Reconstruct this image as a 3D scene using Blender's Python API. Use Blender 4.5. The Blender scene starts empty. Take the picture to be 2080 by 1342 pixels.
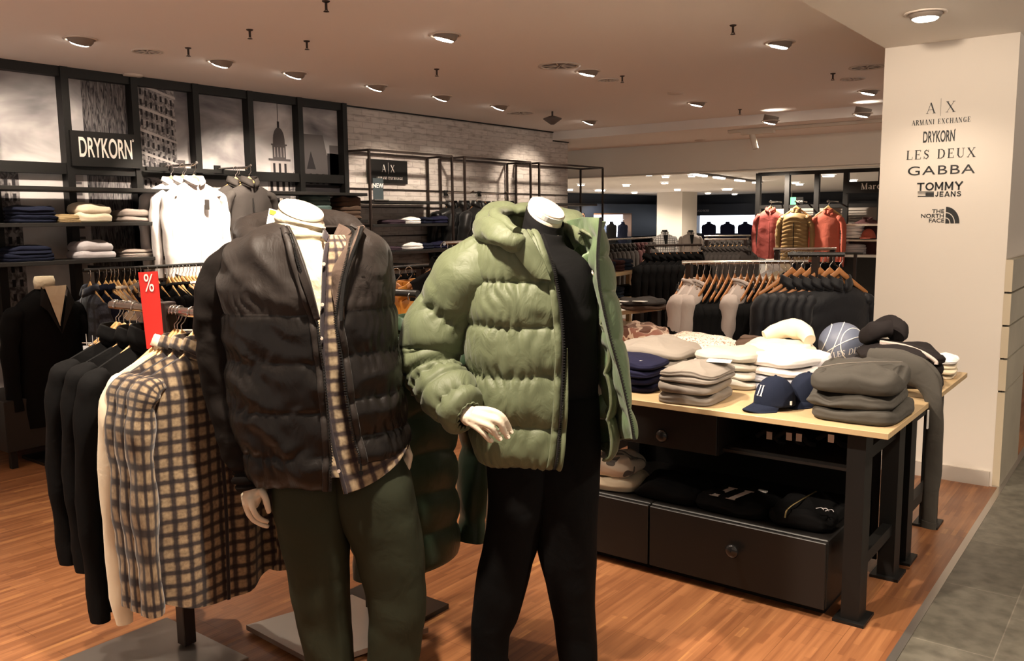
import bpy, math, random
import numpy as np
from mathutils import Vector, Matrix, noise
sc = bpy.context.scene
COL = sc.collection
PI = math.pi
# ------------------------------------------------------------------ camera
FPX, PITCH, YAW, ROLL, EYE = 1750.0, math.radians(7.35), math.radians(37.4), math.radians(-0.6), 1.6
_fw = np.array([-math.sin(YAW)*math.cos(PITCH), math.cos(YAW)*math.cos(PITCH), -math.sin(PITCH)])
_rt = np.array([math.cos(YAW), math.sin(YAW), 0.0]); _up = np.cross(_rt, _fw)
_c, _s = math.cos(ROLL), math.sin(ROLL)
_r2 = _rt*_c + _up*_s; _u2 = _up*_c - _rt*_s
CAMO = np.array([0, 0, EYE])
cd = bpy.data.cameras.new('camera'); cam = bpy.data.objects.new('camera', cd); COL.objects.link(cam)
cd.sensor_fit = 'HORIZONTAL'; cd.sensor_width = 36; cd.lens = 36*FPX/2080
M = Matrix([[_r2[0], _u2[0], -_fw[0], 0], [_r2[1], _u2[1], -_fw[1], 0], [_r2[2], _u2[2], -_fw[2], EYE], [0, 0, 0, 1]])
cam.matrix_world = M
cd.clip_start = 0.05; cd.clip_end = 200
sc.camera = cam
# ------------------------------------------------------------------ world, exposure
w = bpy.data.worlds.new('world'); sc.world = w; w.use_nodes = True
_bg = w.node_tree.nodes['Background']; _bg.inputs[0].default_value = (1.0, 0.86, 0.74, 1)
# stand-in for the unseen store, background brightened below the horizon to light the ceiling
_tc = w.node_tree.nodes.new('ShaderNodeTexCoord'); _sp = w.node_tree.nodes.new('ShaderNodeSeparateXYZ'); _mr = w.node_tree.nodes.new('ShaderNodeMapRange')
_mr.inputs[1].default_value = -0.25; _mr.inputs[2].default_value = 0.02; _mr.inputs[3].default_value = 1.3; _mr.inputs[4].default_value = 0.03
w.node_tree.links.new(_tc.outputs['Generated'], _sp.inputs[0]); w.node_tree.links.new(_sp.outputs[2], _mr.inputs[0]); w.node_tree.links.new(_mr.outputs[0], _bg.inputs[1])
sc.view_settings.view_transform = 'Standard'; sc.view_settings.look = 'None'
sc.view_settings.gamma = 1; sc.view_settings.use_curve_mapping = False
sc.view_settings.exposure = 0.75
sc.cycles.max_bounces = 6; sc.cycles.diffuse_bounces = 3; sc.cycles.glossy_bounces = 3
sc.cycles.sample_clamp_indirect = 4.0
WARM = (1.0, 0.84, 0.67)

def spot(loc, target, energy, size=70, blend=0.6, col=WARM, r=0.05):
    l = bpy.data.lights.new('spot_light', 'SPOT'); l.energy = energy; l.color = col
    l.spot_size = math.radians(size); l.spot_blend = blend; l.shadow_soft_size = r
    o = bpy.data.objects.new('spot_light', l); COL.objects.link(o); o.location = loc
    d = Vector(target)-Vector(loc); o.rotation_euler = d.to_track_quat('-Z', 'Y').to_euler()
    return o
#LIGHTS: (location, aim, energy, cone)
SPOTS = [
 # row of gimbal lamps washing the left wall
 ((-5.53, 1.9, 2.70), (-6.6, 2.2, 1.8), 70, 80), ((-5.53, 2.81, 2.70), (-6.6, 3.1, 1.8), 85, 80), ((-5.53, 3.82, 2.70), (-6.35, 3.98, 1.6), 260, 62),
 ((-5.53, 4.48, 2.70), (-6.6, 4.7, 1.55), 130, 70), ((-5.53, 5.35, 2.70), (-6.6, 5.6, 1.5), 70, 75), ((-5.53, 6.19, 2.70), (-6.6, 6.6, 1.4), 80, 78),
 ((-5.53, 7.09, 2.70), (-6.6, 7.4, 1.4), 80, 78), ((-5.60, 8.88, 2.70), (-6.6, 9.0, 1.7), 100, 78),
 # middle row, plus unseen spots near the camera added for ceiling bounce
 ((-3.73, 2.35, 2.70), (-3.5, 2.4, 0.3), 110, 95), ((-3.73, 0.2, 2.70), (-3.9, 0.2, 0.0), 100, 100), ((-1.2, 0.2, 2.70), (-1.4, 0.0, 0.0), 120, 110), ((-4.6, -1.5, 2.70), (-4.6, -1.4, 0.0), 150, 120), ((-3.73, 4.2, 2.70), (-4.2, 4.3, 0.3), 85, 85), ((-3.73, 5.92, 2.70), (-3.4, 5.6, 0.6), 90, 85),
 ((-3.90, 8.23, 2.70), (-3.6, 8.0, 0.8), 90, 85), ((-3.95, 10.2, 2.60), (-3.8, 10.6, 0.3), 120, 120),
 # right row, over the mannequins and the table
 ((-1.72, 1.48, 2.70), (-1.88, 2.1, 1.1), 255, 90), ((-2.20, 3.05, 2.70), (-1.55, 3.7, 0.8), 200, 66),
 ((-2.17, 5.81, 2.70), (-2.3, 5.3, 0.8), 60, 70), ((-2.34, 8.55, 2.70), (-2.6, 7.6, 0.9), 90, 75), ((-3.25, 1.0, 2.70), (-3.0, 1.45, 0.9), 110, 66),
 # aisle beside the pillar; the last is an added unseen spot brightening the pillar
 ((-1.12, 5.1, 2.56), (-1.1, 5.0, 0.0), 16, 120), ((0.4, 3.0, 2.56), (0.0, 3.6, 0.0), 110, 120), ((0.8, 6.5, 2.56), (0.6, 6.5, 0.0), 30, 110), ((-0.9, 3.2, 2.56), (-1.1, 5.65, 1.2), 95, 80),
]
for a in SPOTS: spot(*a)
# lit rear hall
for x in (-9, -5.5):
    for y in (14, 20, 26): spot((x-(y-14)*0.55, y, 2.42), (x-(y-14)*0.55, y+0.4, 0), 230, 150, 0.4)
# ------------------------------------------------------------------ pixel -> point helpers (photo frame 2080 x 1342)
def ray(px, py): return _fw + _r2*(px-1040)/FPX - _u2*(py-671)/FPX
def onX(px, py, x): d = ray(px, py); return CAMO + d*x/d[0]
def onY(px, py, y): d = ray(px, py); return CAMO + d*y/d[1]
def onZ(px, py, z): d = ray(px, py); return CAMO + d*(z-EYE)/d[2]
FH = np.array([-math.sin(YAW), math.cos(YAW), 0.0])
def at(px, py, dep): d = ray(px, py); return CAMO + d*dep/(d@FH)      # dep = horizontal distance in front of the camera
def loc(lat, dep, z): v = _rt*lat + FH*dep; return np.array([v[0], v[1], z])
def rnd(s): return random.Random(s)

# ------------------------------------------------------------------ materials
MATS = {}
def nt(m): m.use_nodes = True; return m.node_tree
def mat(name, col, rough=0.6, metal=0.0, sheen=0.0, bump=0.0, bscale=60, var=0.0, emit=None, spec=0.5, coat=0.0, stretch=None):
    if name in MATS: return MATS[name]
    m = bpy.data.materials.new(name); t = nt(m); b = t.nodes['Principled BSDF']; N = t.nodes; L = t.links
    b.inputs['Base Color'].default_value = (*col, 1); b.inputs['Roughness'].default_value = rough
    b.inputs['Metallic'].default_value = metal; b.inputs['Sheen Weight'].default_value = sheen
    b.inputs['Specular IOR Level'].default_value = spec; b.inputs['Coat Weight'].default_value = coat
    if emit: b.inputs['Emission Color'].default_value = (*emit[0], 1); b.inputs['Emission Strength'].default_value = emit[1]
    if bump or var:
        tc = N.new('ShaderNodeTexCoord'); mp = N.new('ShaderNodeMapping'); L.new(tc.outputs['Object'], mp.inputs[0])
        if stretch: mp.inputs['Scale'].default_value = stretch
        nz = N.new('ShaderNodeTexNoise'); nz.inputs['Scale'].default_value = bscale; nz.inputs['Detail'].default_value = 4
        L.new(mp.outputs[0], nz.inputs[0])
        if bump:
            bp = N.new('ShaderNodeBump'); bp.inputs['Strength'].default_value = bump; bp.inputs['Distance'].default_value = 0.01
            L.new(nz.outputs[0], bp.inputs['Height']); L.new(bp.outputs[0], b.inputs['Normal'])
        if var:
            mx = N.new('ShaderNodeMix'); mx.data_type = 'RGBA'
            mx.inputs[6].default_value = (*[c*(1-var) for c in col], 1); mx.inputs[7].default_value = (*[min(1, c*(1+var)) for c in col], 1)
            L.new(nz.outputs[0], mx.inputs[0]); L.new(mx.outputs[2], b.inputs['Base Color'])
    MATS[name] = m
    return m
def fabric(name, col, rough=0.85, sheen=0.25, bump=0.12, sc_=9):
    """cloth with broad soft wrinkles and a fine weave"""
    if name in MATS: return MATS[name]
    lum = max(col); sheen = sheen*min(1, lum*4); m = mat(name, col, rough, sheen=sheen, spec=0.3 if lum > .05 else .12); t = m.node_tree; N = t.nodes; L = t.links; b = N['Principled BSDF']
    b.inputs['Sheen Roughness'].default_value = 0.5; b.inputs['Sheen Tint'].default_value = (*[min(1, c*2+.01) for c in col], 1)
    tc = N.new('ShaderNodeTexCoord'); n1 = N.new('ShaderNodeTexNoise'); n1.inputs['Scale'].default_value = sc_; n1.inputs['Detail'].default_value = 3; n1.inputs['Distortion'].default_value = 0.6
    n2 = N.new('ShaderNodeTexNoise'); n2.inputs['Scale'].default_value = 320
    L.new(tc.outputs['Object'], n1.inputs[0]); L.new(tc.outputs['Object'], n2.inputs[0])
    b1 = N.new('ShaderNodeBump'); b1.inputs['Strength'].default_value = bump*2; b1.inputs['Distance'].default_value = 0.03
    b2 = N.new('ShaderNodeBump'); b2.inputs['Strength'].default_value = bump; b2.inputs['Distance'].default_value = 0.002
    L.new(n1.outputs[0], b1.inputs['Height']); L.new(n2.outputs[0], b2.inputs['Height']); L.new(b1.outputs[0], b2.inputs['Normal']); L.new(b2.outputs[0], b.inputs['Normal'])
    return m
def puffy(name, col, rough=0.42, bump=0.5, sheen=0.1):
    """thin nylon shell with crinkles"""
    if name in MATS: return MATS[name]
    m = mat(name, col, rough, sheen=sheen, spec=0.5 if max(col) > .05 else .32); t = m.node_tree; N = t.nodes; L = t.links; b = N['Principled BSDF']
    tc = N.new('ShaderNodeTexCoord'); n1 = N.new('ShaderNodeTexNoise'); n1.inputs['Scale'].default_value = 15; n1.inputs['Detail'].default_value = 6; n1.inputs['Distortion'].default_value = 1.3
    mp = N.new('ShaderNodeMapping'); mp.inputs['Scale'].default_value = (1, 1, 0.55); L.new(tc.outputs['Object'], mp.inputs[0]); L.new(mp.outputs[0], n1.inputs[0])
    b1 = N.new('ShaderNodeBump'); b1.inputs['Strength'].default_value = bump; b1.inputs['Distance'].default_value = 0.009
    L.new(n1.outputs[0], b1.inputs['Height']); L.new(b1.outputs[0], b.inputs['Normal'])
    return m
def plaid(name, base, light, dark, sx=0.042, sy=0.045, warp=0.006, rough=0.85):
    """brushed check in the cloth's own UV metres"""
    if name in MATS: return MATS[name]
    m = mat(name, base, rough, sheen=0.2, spec=0.25); t = m.node_tree; N = t.nodes; L = t.links; b = N['Principled BSDF']
    uv = N.new('ShaderNodeTexCoord'); nz = N.new('ShaderNodeTexNoise'); nz.inputs['Scale'].default_value = 60; nz.inputs['Detail'].default_value = 4
    L.new(uv.outputs['UV'], nz.inputs[0])
    ad = N.new('ShaderNodeVectorMath'); ad.operation = 'MULTIPLY_ADD'; ad.inputs[1].default_value = (warp,)*3
    L.new(nz.outputs['Color'], ad.inputs[0]); L.new(uv.outputs['UV'], ad.inputs[2])
    sp = N.new('ShaderNodeSeparateXYZ'); L.new(ad.outputs[0], sp.inputs[0])
    def band(out, per, lo, hi):
        d = N.new('ShaderNodeMath'); d.operation = 'DIVIDE'; d.inputs[1].default_value = per; L.new(out, d.inputs[0])
        f = N.new('ShaderNodeMath'); f.operation = 'FRACT'; L.new(d.outputs[0], f.inputs[0])
        p = N.new('ShaderNodeMath'); p.operation = 'PINGPONG'; p.inputs[1].default_value = 0.5; L.new(f.outputs[0], p.inputs[0])
        r = N.new('ShaderNodeMapRange'); r.inputs[1].default_value = lo; r.inputs[2].default_value = hi; L.new(p.outputs[0], r.inputs[0])
        return r.outputs[0]
    a = band(sp.outputs[0], sx, 0.11, 0.27); c = band(sp.outputs[1], sy, 0.11, 0.27)
    mu = N.new('ShaderNodeMath'); mu.operation = 'MULTIPLY'; L.new(a, mu.inputs[0]); L.new(c, mu.inputs[1])
    s2 = N.new('ShaderNodeMath'); s2.operation = 'ADD'; L.new(a, s2.inputs[0]); L.new(c, s2.inputs[1])
    m1 = N.new('ShaderNodeMix'); m1.data_type = 'RGBA'; m1.inputs[6].default_value = (*dark, 1); m1.inputs[7].default_value = (*base, 1)
    h = N.new('ShaderNodeMath'); h.operation = 'MULTIPLY'; h.inputs[1].default_value = 0.5; L.new(s2.outputs[0], h.inputs[0]); L.new(h.outputs[0], m1.inputs[0])
    m2 = N.new('ShaderNodeMix'); m2.data_type = 'RGBA'; m2.inputs[7].default_value = (*light, 1)
    L.new(m1.outputs[2], m2.inputs[6]); L.new(mu.outputs[0], m2.inputs[0]);
    m3 = N.new('ShaderNodeMix'); m3.data_type = 'RGBA'; m3.blend_type = 'MULTIPLY'; m3.inputs[0].default_value = 0.85
    n2 = N.new('ShaderNodeTexNoise'); n2.inputs['Scale'].default_value = 70; n2.inputs['Detail'].default_value = 6; L.new(uv.outputs['UV'], n2.inputs[0]); rp = N.new('ShaderNodeValToRGB'); rp.color_ramp.elements[0].position = .3; rp.color_ramp.elements[0].color = (.45, .42, .42, 1); rp.color_ramp.elements[1].position = .62; L.new(n2.outputs[0], rp.inputs[0])
    L.new(m2.outputs[2], m3.inputs[6]); L.new(rp.outputs[0], m3.inputs[7])
    L.new(m3.outputs[2], b.inputs['Base Color'])
    return m

# ------------------------------------------------------------------ mesh builder
class MB:
    def __init__(s): s.v = []; s.f = []; s.m = []; s.uv = []
    def add(s, vs, fs, mi=0, uvs=None):
        o = len(s.v); s.v += [tuple(map(float, p)) for p in vs]
        for f in fs: s.f.append([i+o for i in f]); s.m.append(mi)
        s.uv += ([tuple(u) for u in uvs] if uvs is not None else [(0.0, 0.0)]*len(vs))
        return s
    def box(s, a, b, mi=0, bev=0.0):
        a = np.minimum(a, b), np.maximum(a, b); lo, hi = a
        if bev <= 0:
            vs = [(x, y, z) for x in (lo[0], hi[0]) for y in (lo[1], hi[1]) for z in (lo[2], hi[2])]
            return s.add(vs, [(0, 1, 3, 2), (4, 6, 7, 5), (0, 4, 5, 1), (2, 3, 7, 6), (0, 2, 6, 4), (1, 5, 7, 3)], mi)
        bev = min(bev, *( (hi-lo)*0.49 )); vs = []; idx = {}
        def V(p):
            k = tuple(round(float(c), 6) for c in p)
            if k not in idx: idx[k] = len(vs); vs.append(k)
            return idx[k]
        fs = []; c = (lo+hi)/2; h = (hi-lo)/2
        for ax in range(3):
            for sg in (-1, 1):
                q = []
                for (i, j) in ((-1, -1), (1, -1), (1, 1), (-1, 1)):
                    p = c.copy(); p[ax] += sg*h[ax]; p[(ax+1) % 3] += i*(h[(ax+1) % 3]-bev); p[(ax+2) % 3] += j*(h[(ax+2) % 3]-bev); q.append(V(p))
                fs.append(q if sg > 0 else q[::-1])
        for ax in range(3):
            u, w_ = (ax+1) % 3, (ax+2) % 3
            for su in (-1, 1):
                for sw in (-1, 1):
                    q = []
                    for (sa, first) in ((-1, 0), (1, 0), (1, 1), (-1, 1)):
                        p = c.copy(); p[ax] += sa*(h[ax]-bev)
                        if first == 0: p[u] += su*h[u]; p[w_] += sw*(h[w_]-bev)
                        else: p[u] += su*(h[u]-bev); p[w_] += sw*h[w_]
                        q.append(V(p))
                    fs.append(q)
        for sx in (-1, 1):
            for sy in (-1, 1):
                for sz in (-1, 1):
                    q = []
                    for ax in range(3):
                        p = c + np.array([sx, sy, sz])*(h-bev); p[ax] = c[ax] + (sx, sy, sz)[ax]*h[ax]; q.append(V(p))
                    fs.append(q)
        return s.add(vs, fs, mi)
    def bar(s, p, q, wd, hg=None, mi=0):
        p = np.array(p, float); q = np.array(q, float); hg = hg or wd; d = q-p; d /= np.linalg.norm(d)
        u = np.cross(d, [0, 0, 1]);
        if np.linalg.norm(u) < 1e-3: u = np.array([1.0, 0, 0])
        u /= np.linalg.norm(u); w_ = np.cross(u, d); vs = []
        for e in (p, q):
            for a, b in ((-1, -1), (1, -1), (1, 1), (-1, 1)): vs.append(e+u*a*wd/2+w_*b*hg/2)
        return s.add(vs, [(0, 1, 2, 3), (7, 6, 5, 4), (0, 4, 5, 1), (1, 5, 6, 2), (2, 6, 7, 3), (3, 7, 4, 0)], mi)
    def grid(s, P, cu=False, cv=False, mi=0, uv=None):
        """P[nv][nu]; cu closes along u, cv along v"""
        nv, nu = P.shape[:2]; fs = []
        for j in range(nv if cv else nv-1):
            for i in range(nu if cu else nu-1):
                fs.append((j*nu+i, j*nu+(i+1) % nu, ((j+1) % nv)*nu+(i+1) % nu, ((j+1) % nv)*nu+i))
        return s.add(P.reshape(-1, 3), fs, mi, None if uv is None else uv.reshape(-1, 2))
    def cap(s, ring, mi=0, flip=False):
        n = len(ring); f = list(range(n)); return s.add(ring, [f[::-1] if flip else f], mi)
    def tube(s, pts, r, n=10, mi=0, caps=True, ell=None, up=None):
        P = tube_grid(pts, r, n, ell, up); s.grid(P, cu=True, mi=mi)
        if caps: s.cap(P[0], mi, True); s.cap(P[-1], mi)
        return s
    def lathe(s, prof, c=(0, 0, 0), n=24, mi=0, axis=None, caps=True):
        c = np.array(c, float); ax = np.array(axis if axis is not None else (0, 0, 1), float); ax /= np.linalg.norm(ax)
        u = np.cross(ax, [0.3, 0.9, 0.1]); u /= np.linalg.norm(u); w_ = np.cross(ax, u)
        P = np.array([[c+ax*z+(u*math.cos(2*PI*i/n)+w_*math.sin(2*PI*i/n))*r for i in range(n)] for r, z in prof])
        s.grid(P, cu=True, mi=mi)
        if caps: s.cap(P[0], mi, True); s.cap(P[-1], mi)
        return s
    def poly(s, pts, th=None, mi=0):
        """flat polygon, optional thickness vector"""
        n = len(pts); pts = [np.array(p, float) for p in pts]
        if th is None: return s.add(pts, [tuple(range(n))], mi)
        th = np.array(th, float); vs = pts+[p+th for p in pts]
        return s.add(vs, [tuple(range(n))[::-1], tuple(range(n, 2*n))]+[(i, (i+1) % n, n+(i+1) % n, n+i) for i in range(n)], mi)
    def build(s, name, mats, parent=None, smooth=False, org=None, weld=False, flat_ang=None):
        me = bpy.data.meshes.new(name)
        o3 = np.zeros(3) if org is None else np.array(org, float)
        vs = (np.array(s.v)-o3) if len(s.v) else np.zeros((0, 3))
        me.from_pydata(vs.tolist(), [], s.f)
        if not isinstance(mats, (list, tuple)): mats = [mats]
        for m in mats: me.materials.append(m)
        if len(mats) > 1: me.polygons.foreach_set('material_index', s.m)
        if any(u != (0.0, 0.0) for u in s.uv[:50]):
            l = me.uv_layers.new(name='UVMap'); vi = np.zeros(len(me.loops), int); me.loops.foreach_get('vertex_index', vi)
            l.data.foreach_set('uv', np.array(s.uv)[vi].ravel())
        if weld or smooth:
            import bmesh
            bm = bmesh.new(); bm.from_mesh(me)
            if weld: bmesh.ops.remove_doubles(bm, verts=bm.verts, dist=1e-5)
            bmesh.ops.recalc_face_normals(bm, faces=bm.faces); bm.to_mesh(me); bm.free()
        if smooth:
            me.polygons.foreach_set('use_smooth', [True]*len(me.polygons))
            if flat_ang:
                try: me.set_sharp_from_angle(angle=math.radians(flat_ang))
                except Exception: pass
        me.update()
        o = bpy.data.objects.new(name, me); COL.objects.link(o)
        if parent is not None:
            o.parent = parent
            if org is None and False: pass
        elif org is not None: o.location = o3
        return o
def tube_grid(pts, r, n=10, ell=None, up=None):
    pts = np.array(pts, float); m = len(pts); r = np.full(m, r) if np.isscalar(r) else np.array(r, float)
    T = np.gradient(pts, axis=0); T /= np.linalg.norm(T, axis=1)[:, None]+1e-12
    u = np.cross(T[0], up if up is not None else ([0, 0, 1] if abs(T[0][2]) < 0.9 else [0, 1, 0])); u /= np.linalg.norm(u); out = []
    for k in range(m):
        if up is not None: u = np.cross(T[k], up)
        u = u-T[k]*(u@T[k]); u /= np.linalg.norm(u)+1e-12; w_ = np.cross(T[k], u)
        a = np.arange(n)*2*PI/n; e = 1.0 if ell is None else (ell if np.isscalar(ell) else ell[k])
        out.append(pts[k]+r[k]*(np.cos(a)[:, None]*u+e*np.sin(a)[:, None]*w_))
    return np.array(out)
def cr(P, n, closed=False):
    """Catmull-Rom resample along axis 0 to n samples (n per loop when closed)"""
    P = np.asarray(P, float); m = len(P)
    t = (np.arange(n)*m/n) if closed else np.linspace(0, m-1, n)
    i = np.minimum(np.floor(t).astype(int), m-1 if closed else m-2); f = (t-i).reshape((-1,)+(1,)*(P.ndim-1))
    def g(k):
        k = i+k
        return P[k % m] if closed else P[np.clip(k, 0, m-1)]
    a, b, c, d = g(-1), g(0), g(1), g(2)
    return 0.5*((2*b)+(-a+c)*f+(2*a-5*b+4*c-d)*f*f+(-a+3*b-3*c+d)*f**3)
def surf(C, nu, nv, cu=False, disp=None):
    """control net C[rows][cols][3] -> fine grid [nv][nu][3] displaced along its normals by disp(u,v,P)"""
    C = np.asarray(C, float); A = cr(C, nv); A = np.swapaxes(cr(np.swapaxes(A, 0, 1), nu, cu), 0, 1)
    if disp is not None:
        if cu:
            du = np.roll(A, -1, 1)-np.roll(A, 1, 1)
        else: du = np.gradient(A, axis=1)
        dv = np.gradient(A, axis=0); N = np.cross(du, dv); N /= np.linalg.norm(N, axis=2)[..., None]+1e-12
        uu = np.linspace(0, 1, nu, endpoint=not cu); vv = np.linspace(0, 1, nv)
        D = np.array([[disp(u, v, A[j, i]) for i, u in enumerate(uu)] for j, v in enumerate(vv)])
        A = A+N*D[..., None]
    return A
def uvgrid(P, off=(0.01, 0.01)):
    du = np.linalg.norm(np.diff(P, axis=1), axis=2).mean(0); dv = np.linalg.norm(np.diff(P, axis=0), axis=2).mean(1)
    U = np.concatenate([[0], np.cumsum(du)]); V = np.concatenate([[0], np.cumsum(dv)])
    return np.stack(np.broadcast_arrays(U[None, :]+off[0], V[:, None]+off[1]), -1)
def nz(p, s=1.0, o=0.0): return noise.noise(Vector((p[0]*s+o, p[1]*s+o*1.7, p[2]*s-o)))
def rid(p, s=1.0, o=0.0): return 1-abs(nz(p, s, o))*2

# ------------------------------------------------------------------ scene tree helpers
def tag(o, label, cat, group=None):
    o['label'] = label; o['category'] = cat
    if group: o['group'] = group
    return o
def thing(name, label, cat, org=(0, 0, 0), group=None, rz=0.0):
    o = bpy.data.objects.new(name, None); COL.objects.link(o); o.location = tuple(map(float, org)); o.rotation_euler = (0, 0, rz); o.empty_display_size = 0.05
    return tag(o, label, cat, group)
def struct(o): o['kind'] = 'structure'; return o
def dup(o, loc_=None, rz=None, label=None, group=None, mats=None, scale=None, parent=None):
    c = o.copy(); COL.objects.link(c); c.parent = parent
    if loc_ is not None: c.location = tuple(map(float, loc_))
    if rz is not None: c.rotation_euler = (0, 0, rz)
    if scale is not None: c.scale = scale
    if label: c['label'] = label
    if group: c['group'] = group
    for ch in list(o.children): dup(ch, parent=c)
    return c
def remat(o, src, dst):
    """copy mesh data of a thing and its parts, swapping one material for another"""
    for q in [o]+list(o.children_recursive):
        if q.type == 'MESH' and any(m and m.name == src.name for m in q.data.materials):
            q.data = q.data.copy()
            for i, m in enumerate(q.data.materials):
                if m and m.name == src.name: q.data.materials[i] = dst
    return o
def text(s, size, pos, rot, m, name='lettering', parent=None, sx=1.0, bold=0.0, align='CENTER', ext=0.0006, sp=1.0):
    c = bpy.data.curves.new(name, 'FONT'); c.body = s; c.size = size; c.extrude = ext; c.offset = bold; c.align_x = align; c.align_y = 'CENTER'; c.space_character = sp
    c.materials.append(m); o = bpy.data.objects.new(name, c); COL.objects.link(o); o.location = tuple(map(float, pos)); o.rotation_euler = rot; o.scale = (sx, 1, 1)
    bpy.context.view_layer.update(); me = bpy.data.meshes.new_from_object(o.evaluated_get(bpy.context.evaluated_depsgraph_get()))
    q = bpy.data.objects.new(name, me); COL.objects.link(q); q.location = o.location; q.rotation_euler = rot; q.scale = (sx, 1, 1); bpy.data.objects.remove(o)
    if parent: q.parent = parent
    return q
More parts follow.
